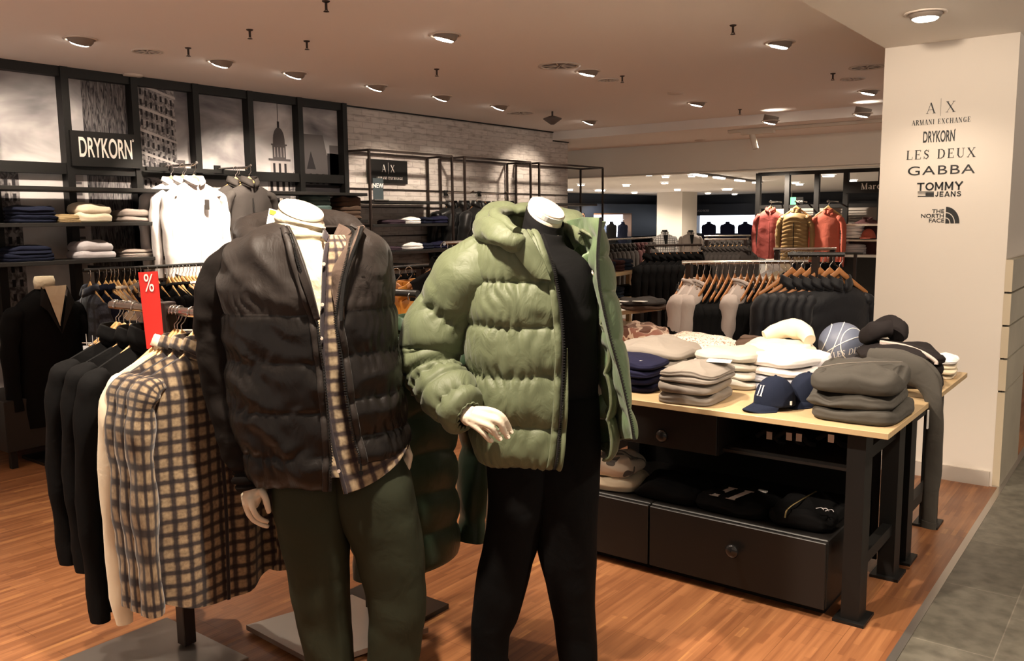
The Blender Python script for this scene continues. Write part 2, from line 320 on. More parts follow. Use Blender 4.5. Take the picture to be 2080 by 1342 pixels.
# high-contrast serif capitals drawn as strokes on a unit cell: (x0,y0,x1,y1,weight)
TK, TN = 0.15, 0.045
SERIF = {
 'A': (0.82, [(0.08, 0, 0.40, 1, TN), (0.40, 1, 0.74, 0, TK), (0.2, 0.34, 0.62, 0.34, TN), (0, 0, 0.18, 0, TN), (0.6, 0, 0.86, 0, TN)]),
 'X': (0.82, [(0.1, 1, 0.72, 0, TK), (0.08, 0, 0.7, 1, TN), (0, 0, 0.2, 0, TN), (0.58, 0, 0.84, 0, TN), (0, 1, 0.24, 1, TN), (0.58, 1, 0.8, 1, TN)]),
 'R': (0.78, [(0.12, 0, 0.12, 1, TK), (0, 0, 0.26, 0, TN), (0, 1, 0.4, 1, TN), (0.4, 1, 0.56, 0.88, TK*.8), (0.56, 0.88, 0.56, 0.64, TK), (0.56, 0.64, 0.38, 0.52, TK*.7), (0.12, 0.52, 0.4, 0.52, TN), (0.36, 0.52, 0.7, 0, TK), (0.6, 0, 0.8, 0, TN)]),
 'M': (1.0, [(0.1, 0, 0.1, 1, TN), (0.1, 1, 0.46, 0, TK), (0.46, 0, 0.84, 1, TN), (0.84, 1, 0.84, 0, TK), (0, 0, 0.2, 0, TN), (0.7, 0, 0.98, 0, TN), (0, 1, 0.14, 1, TN), (0.8, 1, 0.98, 1, TN)]),
 'N': (0.88, [(0.1, 0, 0.1, 1, TN), (0.1, 1, 0.72, 0, TK), (0.72, 0, 0.72, 1, TN), (0, 0, 0.2, 0, TN), (0, 1, 0.14, 1, TN), (0.62, 1, 0.84, 1, TN)]),
 'I': (0.34, [(0.14, 0, 0.14, 1, TK), (0, 0, 0.28, 0, TN), (0, 1, 0.28, 1, TN)]),
 'E': (0.72, [(0.12, 0, 0.12, 1, TK), (0, 0, 0.6, 0, TN), (0, 1, 0.58, 1, TN), (0.12, 0.52, 0.44, 0.52, TN), (0.6, 0, 0.62, 0.22, TN), (0.58, 1, 0.58, 0.8, TN), (0.44, 0.62, 0.44, 0.42, TN)]),
 'C': (0.8, [(0.66, 0.86, 0.4, 1, TN), (0.4, 1, 0.16, 0.8, TK*.7), (0.16, 0.8, 0.12, 0.5, TK), (0.12, 0.5, 0.18, 0.18, TK), (0.18, 0.18, 0.42, 0, TK*.7), (0.42, 0, 0.68, 0.18, TN), (0.67, 1, 0.67, 0.72, TN)]),
 'G': (0.86, [(0.66, 0.86, 0.4, 1, TN), (0.4, 1, 0.16, 0.8, TK*.7), (0.16, 0.8, 0.12, 0.5, TK), (0.12, 0.5, 0.18, 0.18, TK), (0.18, 0.18, 0.42, 0, TK*.7), (0.42, 0, 0.68, 0.1, TN), (0.67, 1, 0.67, 0.72, TN), (0.68, 0.42, 0.68, 0.04, TK), (0.54, 0.42, 0.82, 0.42, TN)]),
 'H': (0.9, [(0.12, 0, 0.12, 1, TK), (0.7, 0, 0.7, 1, TK), (0.12, 0.52, 0.7, 0.52, TN), (0, 0, 0.26, 0, TN), (0, 1, 0.26, 1, TN), (0.56, 0, 0.84, 0, TN), (0.56, 1, 0.84, 1, TN)]),
 'L': (0.7, [(0.12, 0, 0.12, 1, TK), (0, 0, 0.6, 0, TN), (0, 1, 0.26, 1, TN), (0.6, 0, 0.62, 0.26, TN)]),
 'S': (0.64, [(0.5, 0.84, 0.3, 1, TN), (0.3, 1, 0.1, 0.82, TK*.6), (0.1, 0.82, 0.14, 0.62, TK*.8), (0.14, 0.62, 0.46, 0.4, TK), (0.46, 0.4, 0.5, 0.2, TK*.8), (0.5, 0.2, 0.3, 0, TK*.6), (0.3, 0, 0.06, 0.18, TN), (0.5, 1, 0.5, 0.74, TN), (0.06, 0, 0.06, 0.28, TN)]),
 'D': (0.86, [(0.12, 0, 0.12, 1, TK), (0, 0, 0.4, 0, TN), (0, 1, 0.4, 1, TN), (0.4, 1, 0.62, 0.84, TK*.6), (0.62, 0.84, 0.7, 0.5, TK), (0.7, 0.5, 0.62, 0.16, TK), (0.62, 0.16, 0.4, 0, TK*.6)]),
 'U': (0.86, [(0.14, 1, 0.14, 0.25, TK), (0.14, 0.25, 0.3, 0.02, TK*.8), (0.3, 0.02, 0.5, 0.02, TN*1.5), (0.5, 0.02, 0.66, 0.22, TN), (0.66, 0.22, 0.66, 1, TN), (0, 1, 0.28, 1, TN), (0.54, 1, 0.8, 1, TN)]),
 '|': (0.6, [(0.3, -0.3, 0.3, 1.35, 0.03)]), ' ': (0.45, []),
 'a': (0.62, [(0.1, 0.55, 0.3, 0.66, TN), (0.3, 0.66, 0.46, 0.52, TK*.8), (0.46, 0.52, 0.46, 0.04, TK), (0.46, 0, 0.6, 0, TN), (0.46, 0.38, 0.14, 0.3, TN), (0.14, 0.34, 0.1, 0.1, TK*.8), (0.1, 0.1, 0.26, 0.0, TN), (0.26, 0, 0.46, 0.14, TN)]),
 'r': (0.5, [(0.12, 0, 0.12, 0.64, TK), (0, 0, 0.28, 0, TN), (0, 0.64, 0.14, 0.64, TN), (0.12, 0.46, 0.34, 0.64, TN), (0.34, 0.64, 0.42, 0.54, TK*.8)]),
 'c': (0.56, [(0.46, 0.52, 0.3, 0.66, TN), (0.3, 0.66, 0.12, 0.5, TK*.7), (0.12, 0.5, 0.12, 0.16, TK), (0.12, 0.16, 0.3, 0, TK*.6), (0.3, 0, 0.5, 0.12, TN)]),
 'o': (0.62, [(0.3, 0.66, 0.1, 0.5, TN), (0.1, 0.5, 0.1, 0.16, TK), (0.1, 0.16, 0.3, 0, TN), (0.3, 0, 0.5, 0.16, TN), (0.5, 0.16, 0.5, 0.5, TK), (0.5, 0.5, 0.3, 0.66, TN)]),
}
_ring = [(0.48+0.38*math.cos(a*PI/8), 0.5+0.41*math.sin(a*PI/8), 0.48+0.38*math.cos((a+1)*PI/8), 0.5+0.41*math.sin((a+1)*PI/8), .19) for a in range(16)]
SERIF.update({'t': (.84, [(0, .9, .78, .9, .2), (.39, 0, .39, .9, .21)]), 'O': (.98, _ring), 'm': (1.02, [(.1, 0, .1, 1, .2), (.12, .93, .46, .22, .17), (.46, .22, .8, .93, .17), (.82, 0, .82, 1, .2)]),
 'y': (.88, [(.06, 1, .42, .45, .2), (.8, 1, .42, .45, .2), (.43, 0, .43, .5, .21)]), 'j': (.62, [(.42, .25, .42, 1, .2), (.42, .28, .24, .09, .19), (.26, .09, .06, .26, .18)]),
 'e': (.7, [(.1, 0, .1, 1, .2), (.1, .1, .62, .1, .2), (.1, .9, .62, .9, .2), (.1, .5, .56, .5, .18)]), 'q': (.92, [(.09, 0, .43, 1, .2), (.79, 0, .45, 1, .2), (.22, .3, .66, .3, .16)]), 'n': (.86, [(.1, 0, .1, 1, .2), (.1, .95, .68, .05, .2), (.68, 0, .68, 1, .2)]),
 's': (.76, [(.62, .8, .44, .92, .17), (.46, .92, .2, .88, .17), (.2, .88, .12, .7, .17), (.12, .7, .34, .55, .18), (.34, .55, .58, .42, .18), (.58, .42, .64, .25, .18), (.64, .25, .5, .09, .17), (.5, .09, .2, .09, .17), (.24, .09, .06, .24, .17)])})
def serif(s, h, pos, right, up, m, name='lettering', parent=None, track=0.1, wt=1.0, org=None, sx=1.0, build=True):
    right = np.array(right, float); up = np.array(up, float); nr = np.cross(right, up); tot = sum(SERIF[c][0]+track for c in s)-track
    mb = MB(); x = -tot/2
    for c in s:
        wd, st = SERIF[c]
        for (a, b, c2, d, wgt) in st:
            p = np.array([(a+x)*sx, b-0.5]); q = np.array([(c2+x)*sx, d-0.5]); t = q-p; L_ = np.linalg.norm(t); t = t/L_; n = np.array([-t[1], t[0]])*wgt*wt/2; t = t*TN*.4
            mb.poly([np.array(pos)+(right*k[0]+up*k[1])*h for k in (p-n-t, q-n+t, q+n+t, p+n-t)], nr*0.0008)
        x += wd+track
    if not build: return mb
    return mb.build(name, m, parent, org=org)
def bake(o, *mods):
    """apply modifiers given as (type, {props})"""
    for i, (ty, pr) in enumerate(mods):
        md = o.modifiers.new('m%d' % i, ty)
        for k, v in pr.items(): setattr(md, k, v)
    dg = bpy.context.evaluated_depsgraph_get(); ev = o.evaluated_get(dg); me = bpy.data.meshes.new_from_object(ev)
    o.modifiers.clear(); old = o.data; o.data = me
    me.polygons.foreach_set('use_smooth', [True]*len(me.polygons))
    return o
def thick(o, t, off=-1.0):
    md = o.modifiers.new('thickness', 'SOLIDIFY'); md.thickness = t; md.offset = off; return o
# ------------------------------------------------------------------ materials used by the room
def wood_floor():
    m = mat('parquet', (0.3, 0.1, 0.03), 0.34, spec=0.5); t = m.node_tree; N = t.nodes; L = t.links; b = N['Principled BSDF']
    tc = N.new('ShaderNodeTexCoord'); mp = N.new('ShaderNodeMapping'); mp.inputs['Rotation'].default_value = (0, 0, PI/2); L.new(tc.outputs['Object'], mp.inputs[0])
    def brick(w_, h_, off, c1, c2, ms):
        br = N.new('ShaderNodeTexBrick'); br.offset = off; br.inputs['Scale'].default_value = 1; br.inputs['Brick Width'].default_value = w_; br.inputs['Row Height'].default_value = h_
        br.inputs['Mortar Size'].default_value = ms; br.inputs['Mortar Smooth'].default_value = 0.3
        br.inputs['Color1'].default_value = c1; br.inputs['Color2'].default_value = c2; br.inputs['Mortar'].default_value = (0.5, 0.5, 0.5, 1); L.new(mp.outputs[0], br.inputs[0]); return br
    b1 = brick(0.31, 0.0225, 0.37, (0, 0, 0, 1), (1, 1, 1, 1), 0.0); b2 = brick(0.43, 0.0225, 0.71, (0, 0, 0, 1), (1, 1, 1, 1), 0.0)
    b3 = brick(0.93, 0.18, 0.5, (1, 1, 1, 1), (1, 1, 1, 1), 0.0012); b3.inputs['Mortar'].default_value = (0.55, 0.5, 0.45, 1)
    s1 = N.new('ShaderNodeMix'); s1.data_type = 'RGBA'; s1.inputs[0].default_value = 0.5; L.new(b1.outputs[0], s1.inputs[6]); L.new(b2.outputs[0], s1.inputs[7])
    m2 = N.new('ShaderNodeMapping'); m2.inputs['Scale'].default_value = (60, 3, 1); L.new(tc.outputs['Object'], m2.inputs[0])
    n1 = N.new('ShaderNodeTexNoise'); n1.inputs['Scale'].default_value = 1; n1.inputs['Detail'].default_value = 3; L.new(m2.outputs[0], n1.inputs[0])
    ad = N.new('ShaderNodeMath'); ad.operation = 'MULTIPLY_ADD'; ad.inputs[1].default_value = 0.5
    sp = N.new('ShaderNodeSeparateColor'); L.new(s1.outputs[2], sp.inputs[0]); L.new(sp.outputs[0], ad.inputs[0])
    mu = N.new('ShaderNodeMath'); mu.operation = 'MULTIPLY'; mu.inputs[1].default_value = 0.62; L.new(n1.outputs[0], mu.inputs[0]); L.new(mu.outputs[0], ad.inputs[2])
    cr_ = N.new('ShaderNodeValToRGB'); e = cr_.color_ramp.elements; e[0].position = 0.16; e[0].color = (0.135, 0.046, 0.019, 1); e[1].position = 0.92; e[1].color = (0.46, 0.22, 0.075, 1)
    k = e.new(0.5); k.color = (0.235, 0.092, 0.036, 1); k = e.new(0.74); k.color = (0.33, 0.14, 0.056, 1)
    L.new(ad.outputs[0], cr_.inputs[0])
    m3 = N.new('ShaderNodeMix'); m3.data_type = 'RGBA'; m3.blend_type = 'MULTIPLY'; m3.inputs[0].default_value = 1; L.new(cr_.outputs[0], m3.inputs[6]); L.new(b3.outputs[0], m3.inputs[7])
    L.new(m3.outputs[2], b.inputs['Base Color'])
    n3 = N.new('ShaderNodeTexNoise'); n3.inputs['Scale'].default_value = 3; L.new(tc.outputs['Object'], n3.inputs[0])
    mr = N.new('ShaderNodeMapRange'); mr.inputs[3].default_value = 0.27; mr.inputs[4].default_value = 0.45; L.new(n3.outputs[0], mr.inputs[0]); L.new(mr.outputs[0], b.inputs['Roughness'])
    return m
def stone_tile():
    m = mat('stone_tile', (0.1, 0.1, 0.09), 0.45); t = m.node_tree; N = t.nodes; L = t.links; b = N['Principled BSDF']
    tc = N.new('ShaderNodeTexCoord'); mp = N.new('ShaderNodeMapping'); mp.inputs['Location'].default_value = (0.70+0.0, 0.1, 0); L.new(tc.outputs['Object'], mp.inputs[0])
    br = N.new('ShaderNodeTexBrick'); br.offset = 0.35; br.inputs['Scale'].default_value = 1; br.inputs['Brick Width'].default_value = 0.62; br.inputs['Row Height'].default_value = 0.155
    mp.inputs['Rotation'].default_value = (0, 0, PI/2); br.inputs['Mortar Size'].default_value = 0.002
    br.inputs['Brick Width'].default_value = 0.62; br.inputs['Row Height'].default_value = 0.31
    br.inputs['Color1'].default_value = (0.12, 0.112, 0.092, 1); br.inputs['Color2'].default_value = (0.15, 0.14, 0.115, 1); br.inputs['Mortar'].default_value = (0.22, 0.2, 0.17, 1)
    L.new(mp.outputs[0], br.inputs[0])
    n1 = N.new('ShaderNodeTexNoise'); n1.inputs['Scale'].default_value = 14; n1.inputs['Detail'].default_value = 7; L.new(tc.outputs['Object'], n1.inputs[0])
    r = N.new('ShaderNodeValToRGB'); r.color_ramp.elements[0].position = 0.28; r.color_ramp.elements[0].color = (0.45, 0.42, 0.38, 1); r.color_ramp.elements[1].position = 0.62; r.color_ramp.elements[1].color = (1.15, 1.12, 1.05, 1); L.new(n1.outputs[0], r.inputs[0])
    mx = N.new('ShaderNodeMix'); mx.data_type = 'RGBA'; mx.blend_type = 'MULTIPLY'; mx.inputs[0].default_value = 0.8; L.new(br.outputs[0], mx.inputs[6]); L.new(r.outputs[0], mx.inputs[7]); L.new(mx.outputs[2], b.inputs['Base Color'])
    return m
def white_brick():
    m = mat('white_brick', (0.5, 0.46, 0.42), 0.8); t = m.node_tree; N = t.nodes; L = t.links; b = N['Principled BSDF']
    tc = N.new('ShaderNodeTexCoord'); sp = N.new('ShaderNodeSeparateXYZ'); L.new(tc.outputs['Object'], sp.inputs[0]); cb = N.new('ShaderNodeCombineXYZ'); L.new(sp.outputs[1], cb.inputs[0]); L.new(sp.outputs[2], cb.inputs[1])
    br = N.new('ShaderNodeTexBrick'); br.inputs['Scale'].default_value = 1; br.inputs['Brick Width'].default_value = 0.24; br.inputs['Row Height'].default_value = 0.062; br.inputs['Mortar Size'].default_value = 0.006; br.inputs['Mortar Smooth'].default_value = 0.6
    br.inputs['Color1'].default_value = (0.62, 0.56, 0.52, 1); br.inputs['Color2'].default_value = (0.52, 0.47, 0.43, 1); br.inputs['Mortar'].default_value = (0.46, 0.41, 0.38, 1); L.new(cb.outputs[0], br.inputs[0])
    n1 = N.new('ShaderNodeTexNoise'); n1.inputs['Scale'].default_value = 22; n1.inputs['Detail'].default_value = 6; mp = N.new('ShaderNodeMapping'); mp.inputs['Scale'].default_value = (1, 0.4, 1.6); L.new(tc.outputs['Object'], mp.inputs[0]); L.new(mp.outputs[0], n1.inputs[0])
    r = N.new('ShaderNodeValToRGB'); r.color_ramp.elements[0].position = 0.3; r.color_ramp.elements[0].color = (0.55, 0.52, 0.5, 1); r.color_ramp.elements[1].position = 0.5; r.color_ramp.elements[1].color = (1, 1, 1, 1); L.new(n1.outputs[0], r.inputs[0])
    mx = N.new('ShaderNodeMix'); mx.data_type = 'RGBA'; mx.blend_type = 'MULTIPLY'; mx.inputs[0].default_value = 0.75; L.new(br.outputs[0], mx.inputs[6]); L.new(r.outputs[0], mx.inputs[7]); L.new(mx.outputs[2], b.inputs['Base Color'])
    bp = N.new('ShaderNodeBump'); bp.inputs['Strength'].default_value = 0.5; bp.inputs['Distance'].default_value = 0.006; iv = N.new('ShaderNodeMath'); iv.operation = 'SUBTRACT'; iv.inputs[0].default_value = 1
    L.new(br.outputs['Fac'], iv.inputs[1]); ad = N.new('ShaderNodeMath'); ad.operation = 'ADD'; L.new(iv.outputs[0], ad.inputs[0]); L.new(n1.outputs[0], ad.inputs[1]); L.new(ad.outputs[0], bp.inputs['Height']); L.new(bp.outputs[0], b.inputs['Normal'])
    return m
m_ceil = mat('ceiling_paint', (0.84, 0.79, 0.75), 0.9)
m_soff = mat('soffit_paint', (0.76, 0.71, 0.64), 0.9)
m_beam = mat('beam_paint', (0.88, 0.86, 0.78), 0.9)
m_pill = mat('pillar_paint', (0.74, 0.67, 0.59), 0.85, bump=0.02, bscale=8)
m_farw = mat('cream_paint', (0.62, 0.55, 0.46), 0.9)
m_clad = mat('travertine_cladding', (0.42, 0.38, 0.30), 0.55, var=0.18, bscale=5)
m_cedge = mat('cladding_cut_edge', (0.55, 0.46, 0.33), 0.6)
m_black = mat('black_paint', (0.008, 0.0075, 0.007), 0.5, spec=.3)
m_blackm = mat('black_steel', (0.018, 0.017, 0.016), 0.35, metal=0.3)
m_bronze = mat('dark_bronze_steel', (0.035, 0.024, 0.02), 0.4, metal=0.5)
m_chrome = mat('chrome', (0.62, 0.58, 0.54), 0.18, metal=1.0)
m_alu = mat('brushed_aluminium', (0.5, 0.46, 0.42), 0.35, metal=0.9)
m_dark = mat('dark_laminate', (0.014, 0.013, 0.012), 0.45, spec=.35)
m_navywall = mat('navy_panelling', (0.008, 0.012, 0.022), 0.45)
m_white = mat('white_plastic', (0.8, 0.78, 0.74), 0.5)
m_offw = mat('grey_print', (0.55, 0.52, 0.5), 0.6)
m_ink = mat('black_vinyl', (0.01, 0.01, 0.01), 0.5)
m_oak = mat('pale_oak', (0.52, 0.37, 0.20), 0.45, var=0.10, bscale=6, stretch=(1, 8, 8))
m_wood = mat('hanger_beech', (0.62, 0.36, 0.14), 0.38, var=0.12, bscale=12, stretch=(1, 8, 8))
m_wooddk = mat('hanger_dark_beech', (0.36, 0.15, 0.05), 0.4, var=0.12, bscale=12, stretch=(1, 8, 8))
m_grey_grille = mat('grille_grey', (0.12, 0.10, 0.09), 0.6)
m_shade = mat('lamp_housing_grey', (0.20, 0.16, 0.13), 0.55)
m_ring = mat('lamp_ring_white', (0.6, 0.52, 0.45), 0.5)
m_lamp = mat('lamp_glass_lit', (1, 0.95, 0.85), 0.4, emit=((1.0, 0.92, 0.78), 14))
m_lampfar = mat('lamp_glass_lit_far', (1, 0.95, 0.85), 0.4, emit=((1.0, 0.92, 0.80), 9))

# ------------------------------------------------------------------ floor, ceilings, walls
WX = -6.67
b = MB(); b.box((-34, -3, -0.1), (-0.72, 40, 0.0)); o = struct(b.build('floor', wood_floor()))
b = MB(); b.box((-0.69, -3, -0.1), (5, 40, 0.001)); o = struct(b.build('floor', stone_tile()))
b = MB(); b.box((-0.72, -3, -0.1), (-0.69, 40, 0.004)); o = struct(b.build('trim_1', m_alu))
b = MB(); b.box((WX-0.3, -4, 2.75), (-1.46, 9.66, 2.95)); struct(b.build('ceiling', m_ceil))
b = MB(); b.box((-13, 9.66, 2.64), (-1.46, 11.35, 2.95)); struct(b.build('ceiling', m_ceil))
b = MB(); b.box((-1.46, -4, 2.60), (8, 11.35, 2.95)); struct(b.build('ceiling', m_soff))
b = MB(); b.box((-13, 11.35, 2.23), (8, 11.75, 2.95)); b.box((-13, 11.35, 2.215), (8, 11.37, 2.235)); struct(b.build('wall_beam', m_beam))
b = MB(); b.box((-34, 11.75, 2.5), (8, 40, 2.7)); struct(b.build('ceiling', m_ceil))
b = MB(); b.box((WX-0.2, -2, 0), (WX, 9.66, 2.75)); b.box((WX-0.2, 9.66, 0), (WX, 10.02, 2.64)); struct(b.build('wall_left', white_brick()))
b = MB(); b.box((WX-0.01, 5.95, 2.735), (WX+0.015, 9.66, 2.75)); b.box((WX-0.01, 9.66, 2.625), (WX+0.015, 10.03, 2.64)); struct(b.build('trim_2', m_black))
# pillar
b = MB(); b.box((-34, 12, -0.01), (-1.6, 40, 0.004)); struct(b.build('floor', mat('beige_bounce_floor', (0.42, 0.38, 0.33), .5, var=.1, bscale=2)))  # unseen beige overlay, added so the far ceiling gets less orange bounce
b = MB(); b.box((-1.46, 5.65, 0), (-0.75, 6.4, 2.6)); struct(b.build('wall_pillar', m_pill))
b = MB(); b.box((-1.475, 5.635, 0), (-0.765, 5.65, 0.09)); struct(b.build('baseboard_front', mat('baseboard_paint', (0.5, 0.44, 0.38), 0.6)))
zz = [0.0, 0.572, 0.765, 0.958, 1.15, 1.345]
for i in range(5):
    b = MB(); b.box((-0.75, 5.648, zz[i]+(0.008 if i else 0.0)), (-0.712, 6.402, zz[i+1]-0.004)); b.box((-0.751, 5.646, zz[i]+0.008), (-0.7125, 5.648, zz[i+1]-0.004), 1); struct(b.build('trim_3', [m_clad, m_cedge]))
b = MB(); b.box((-0.75, 5.66, 0), (-0.735, 6.39, 1.34)); struct(b.build('trim_4', mat('brown_joint', (0.05, 0.035, 0.02), 0.6)))

# ------------------------------------------------------------------ brand lettering on the pillar (flat vinyl on Y = 5.65)
PYF = 5.6485; R90 = (PI/2, 0, 0)
def pp(px, py): p = onY(px, py, PYF); return p
def lgo(name, label): return thing(name, label, 'wall lettering', pp(1910, 300), 'brand lettering on the pillar')
def loc_to(t, o): o.location = tuple(Vector(o.location)-t.location); return o
def hgt(px, y0, y1): return float(pp(px, y0)[2]-pp(px, y1)[2])
t = tag(serif('A|X', hgt(1910, 208, 229), pp(1911, 218), (1, 0, 0), (0, 0, 1), m_ink, 'letter_logo', track=0.18, org=pp(1911, 218), wt=.8), 'black serif letters A and X split by a bar, topmost logo on the pillar', 'wall lettering', 'brand lettering on the pillar')
t = tag(serif('ARMANI EXCHANGE', hgt(1910, 240, 250), pp(1911, 246), (1, 0, 0), (0, 0, 1), m_ink, 'letter_logo', track=0.24, org=pp(1911, 246), sx=.74), 'small line of spaced serif capitals under the bar logo on the pillar', 'wall lettering', 'brand lettering on the pillar')
t = lgo('letter_logo', 'narrow heavy capitals reading as a clothing label, second logo on the pillar')
loc_to(t, text('DRYKORN', hgt(1910, 266, 289)*1.38, pp(1907, 278), R90, m_ink, parent=t, sx=0.40, bold=0.0018)); loc_to(t, text("'", 0.045, pp(1940, 268), R90, m_ink, parent=t, name='mark'))
t = tag(serif('LES DEUX', hgt(1910, 303, 321), pp(1910, 312), (1, 0, 0), (0, 0, 1), m_ink, 'letter_logo', track=0.2, org=pp(1910, 312), sx=1.0), 'black serif capitals in two words of three and four letters on the pillar', 'wall lettering', 'brand lettering on the pillar')
t = lgo('letter_logo', 'wide thin sans capitals with double B, mid height on the pillar')
loc_to(t, text('GABBA', hgt(1910, 336, 355)*1.38, pp(1910, 346), R90, m_ink, parent=t, sx=1.42, sp=1.12))
t = lgo('letter_logo', 'bold two line logo with a striped flag block on the pillar')
serif('tOmmy', hgt(1910, 369.5, 386), pp(1909, 378), (1, 0, 0), (0, 0, 1), m_ink, parent=t, org=t.location, track=.06, sx=1.05)
serif('jeqns', hgt(1925, 388.5, 399), pp(1926, 393.8), (1, 0, 0), (0, 0, 1), m_ink, parent=t, org=t.location, track=.1, sx=1.1)
b = MB()
for (x0, y0, x1, y1) in ((1864, 389, 1897, 390.6), (1864, 397.5, 1897, 399.5), (1880, 391.2, 1897, 397.2), (1864, 393, 1880, 393.9)):
    b.poly([pp(x0, y0), pp(x0, y1), pp(x1, y1), pp(x1, y0)], (0, -0.0006, 0))
b.build('flag_mark', m_ink, t, org=t.location)
t = lgo('letter_logo', 'three short lines of capitals with a quarter dome mark, lowest logo on the pillar')
for s_, x, y in (('THE', 1904.5, 429), ('NORTH', 1893, 438.5), ('FACE', 1900, 448)):
    o = text(s_, hgt(1900, 424, 434)*1.12, pp(1918, y), R90, m_ink, parent=t, sx=1.12, bold=0.0005, align='RIGHT'); loc_to(t, o)
b = MB(); c0 = pp(1920, 453.5); r_ = hgt(1920, 420, 453.5)
for (ro, ri) in ((1.0, 0.68), (0.62, 0.36), (0.30, 0.0)):
    n = 14; arc = [(math.cos(a*PI/2/n), math.sin(a*PI/2/n)) for a in range(n+1)]
    pts = [c0+np.array([x*r_*ro*0.78, 0, y*r_*ro]) for x, y in arc]+[c0+np.array([x*r_*ri*0.78, 0, y*r_*ri]) for x, y in (arc[::-1] if ri > 0 else [(0, 0)])]
    b.poly(pts, (0, -0.0006, 0))
b.build('dome_mark', m_ink, t, org=t.location)

# ------------------------------------------------------------------ mural panels with black frame on the left wall
def sky_mat():
    m = mat('mural_sky_print', (0.4, 0.4, 0.4), 0.7, spec=0.2); t = m.node_tree; N = t.nodes; L = t.links; b = N['Principled BSDF']
    tc = N.new('ShaderNodeTexCoord'); mp = N.new('ShaderNodeMapping'); mp.inputs['Scale'].default_value = (1, 0.8, 1.6); L.new(tc.outputs['Object'], mp.inputs[0])
    n1 = N.new('ShaderNodeTexNoise'); n1.inputs['Scale'].default_value = 1.9; n1.inputs['Detail'].default_value = 4; n1.inputs['Distortion'].default_value = 0.5; L.new(mp.outputs[0], n1.inputs[0])
    sp = N.new('ShaderNodeSeparateXYZ'); L.new(tc.outputs['Object'], sp.inputs[0])
    mr = N.new('ShaderNodeMapRange'); mr.inputs[1].default_value = 1.9; mr.inputs[2].default_value = 2.75; mr.inputs[3].default_value = 0.28; mr.inputs[4].default_value = -0.12; L.new(sp.outputs[2], mr.inputs[0])
    ad = N.new('ShaderNodeMath'); ad.operation = 'ADD'; L.new(n1.outputs[0], ad.inputs[0]); L.new(mr.outputs[0], ad.inputs[1])
    r = N.new('ShaderNodeValToRGB'); e = r.color_ramp.elements; e[0].position = 0.28; e[0].color = (0.10, 0.095, 0.105, 1); e[1].position = 0.74; e[1].color = (0.66, 0.63, 0.62, 1); k = e.new(0.5); k.color = (0.33, 0.31, 0.315, 1)
    L.new(ad.outputs[0], r.inputs[0]); L.new(r.outputs[0], b.inputs['Base Color']); return m
def facade_mat(name, light, dark, sy, sz, dist):
    m = mat(name, light, 0.7, spec=0.2); t = m.node_tree; N = t.nodes; L = t.links; b = N['Principled BSDF']
    tc = N.new('ShaderNodeTexCoord'); mp = N.new('ShaderNodeMapping'); mp.inputs['Scale'].default_value = (1, sy, sz); L.new(tc.outputs['Object'], mp.inputs[0])
    n1 = N.new('ShaderNodeTexNoise'); n1.inputs['Scale'].default_value = 1; n1.inputs['Detail'].default_value = 6; n1.inputs['Distortion'].default_value = dist; L.new(mp.outputs[0], n1.inputs[0])
    r = N.new('ShaderNodeValToRGB'); r.color_ramp.elements[0].position = 0.40; r.color_ramp.elements[0].color = (*dark, 1); r.color_ramp.elements[1].position = 0.62; r.color_ramp.elements[1].color = (*light, 1)
    L.new(n1.outputs[0], r.inputs[0]); L.new(r.outputs[0], b.inputs['Base Color']); return m
m_sky = sky_mat(); m_fac1 = facade_mat('mural_dark_facade', (0.20, 0.185, 0.185), (0.03, 0.028, 0.032), 42, 7, 1.6)
m_fac2 = facade_mat('mural_pale_facade', (0.36, 0.335, 0.33), (0.09, 0.082, 0.085), 26, 20, 1.0)
m_pd = mat('mural_dark_print', (0.028, 0.025, 0.027), 0.7, spec=0.2); m_pm = mat('mural_mid_print', (0.10, 0.09, 0.09), 0.7, spec=0.2); m_pl = mat('mural_pale_print', (0.46, 0.42, 0.41), 0.7, spec=0.2)
MX = WX+0.012
def mq(b, y0, z0, y1, z1, mi, e=0.001, sk=0.0):
    b.poly([(MX+e, y0, z0), (MX+e, y1, z0+sk), (MX+e, y1, z1+sk), (MX+e, y0, z1)], None, mi)
posts = [2.14, 2.67, 3.20, 3.74, 4.28, 4.82, 5.37, 5.92]
MM = [m_sky, m_fac1, m_fac2, m_pd, m_pm, m_pl]
labels = ['printed mural panel of pale clouds at the far left end', 'printed mural panel of pale clouds and part of a facade at far left', 'printed mural panel with dark tower above the black name sign', 'printed mural panel with tall pale stone tower block', 'printed mural panel of bright cloudy sky only', 'printed mural panel with domed clock tower', 'printed mural panel with dark mansard roof building']
R = rnd(3)
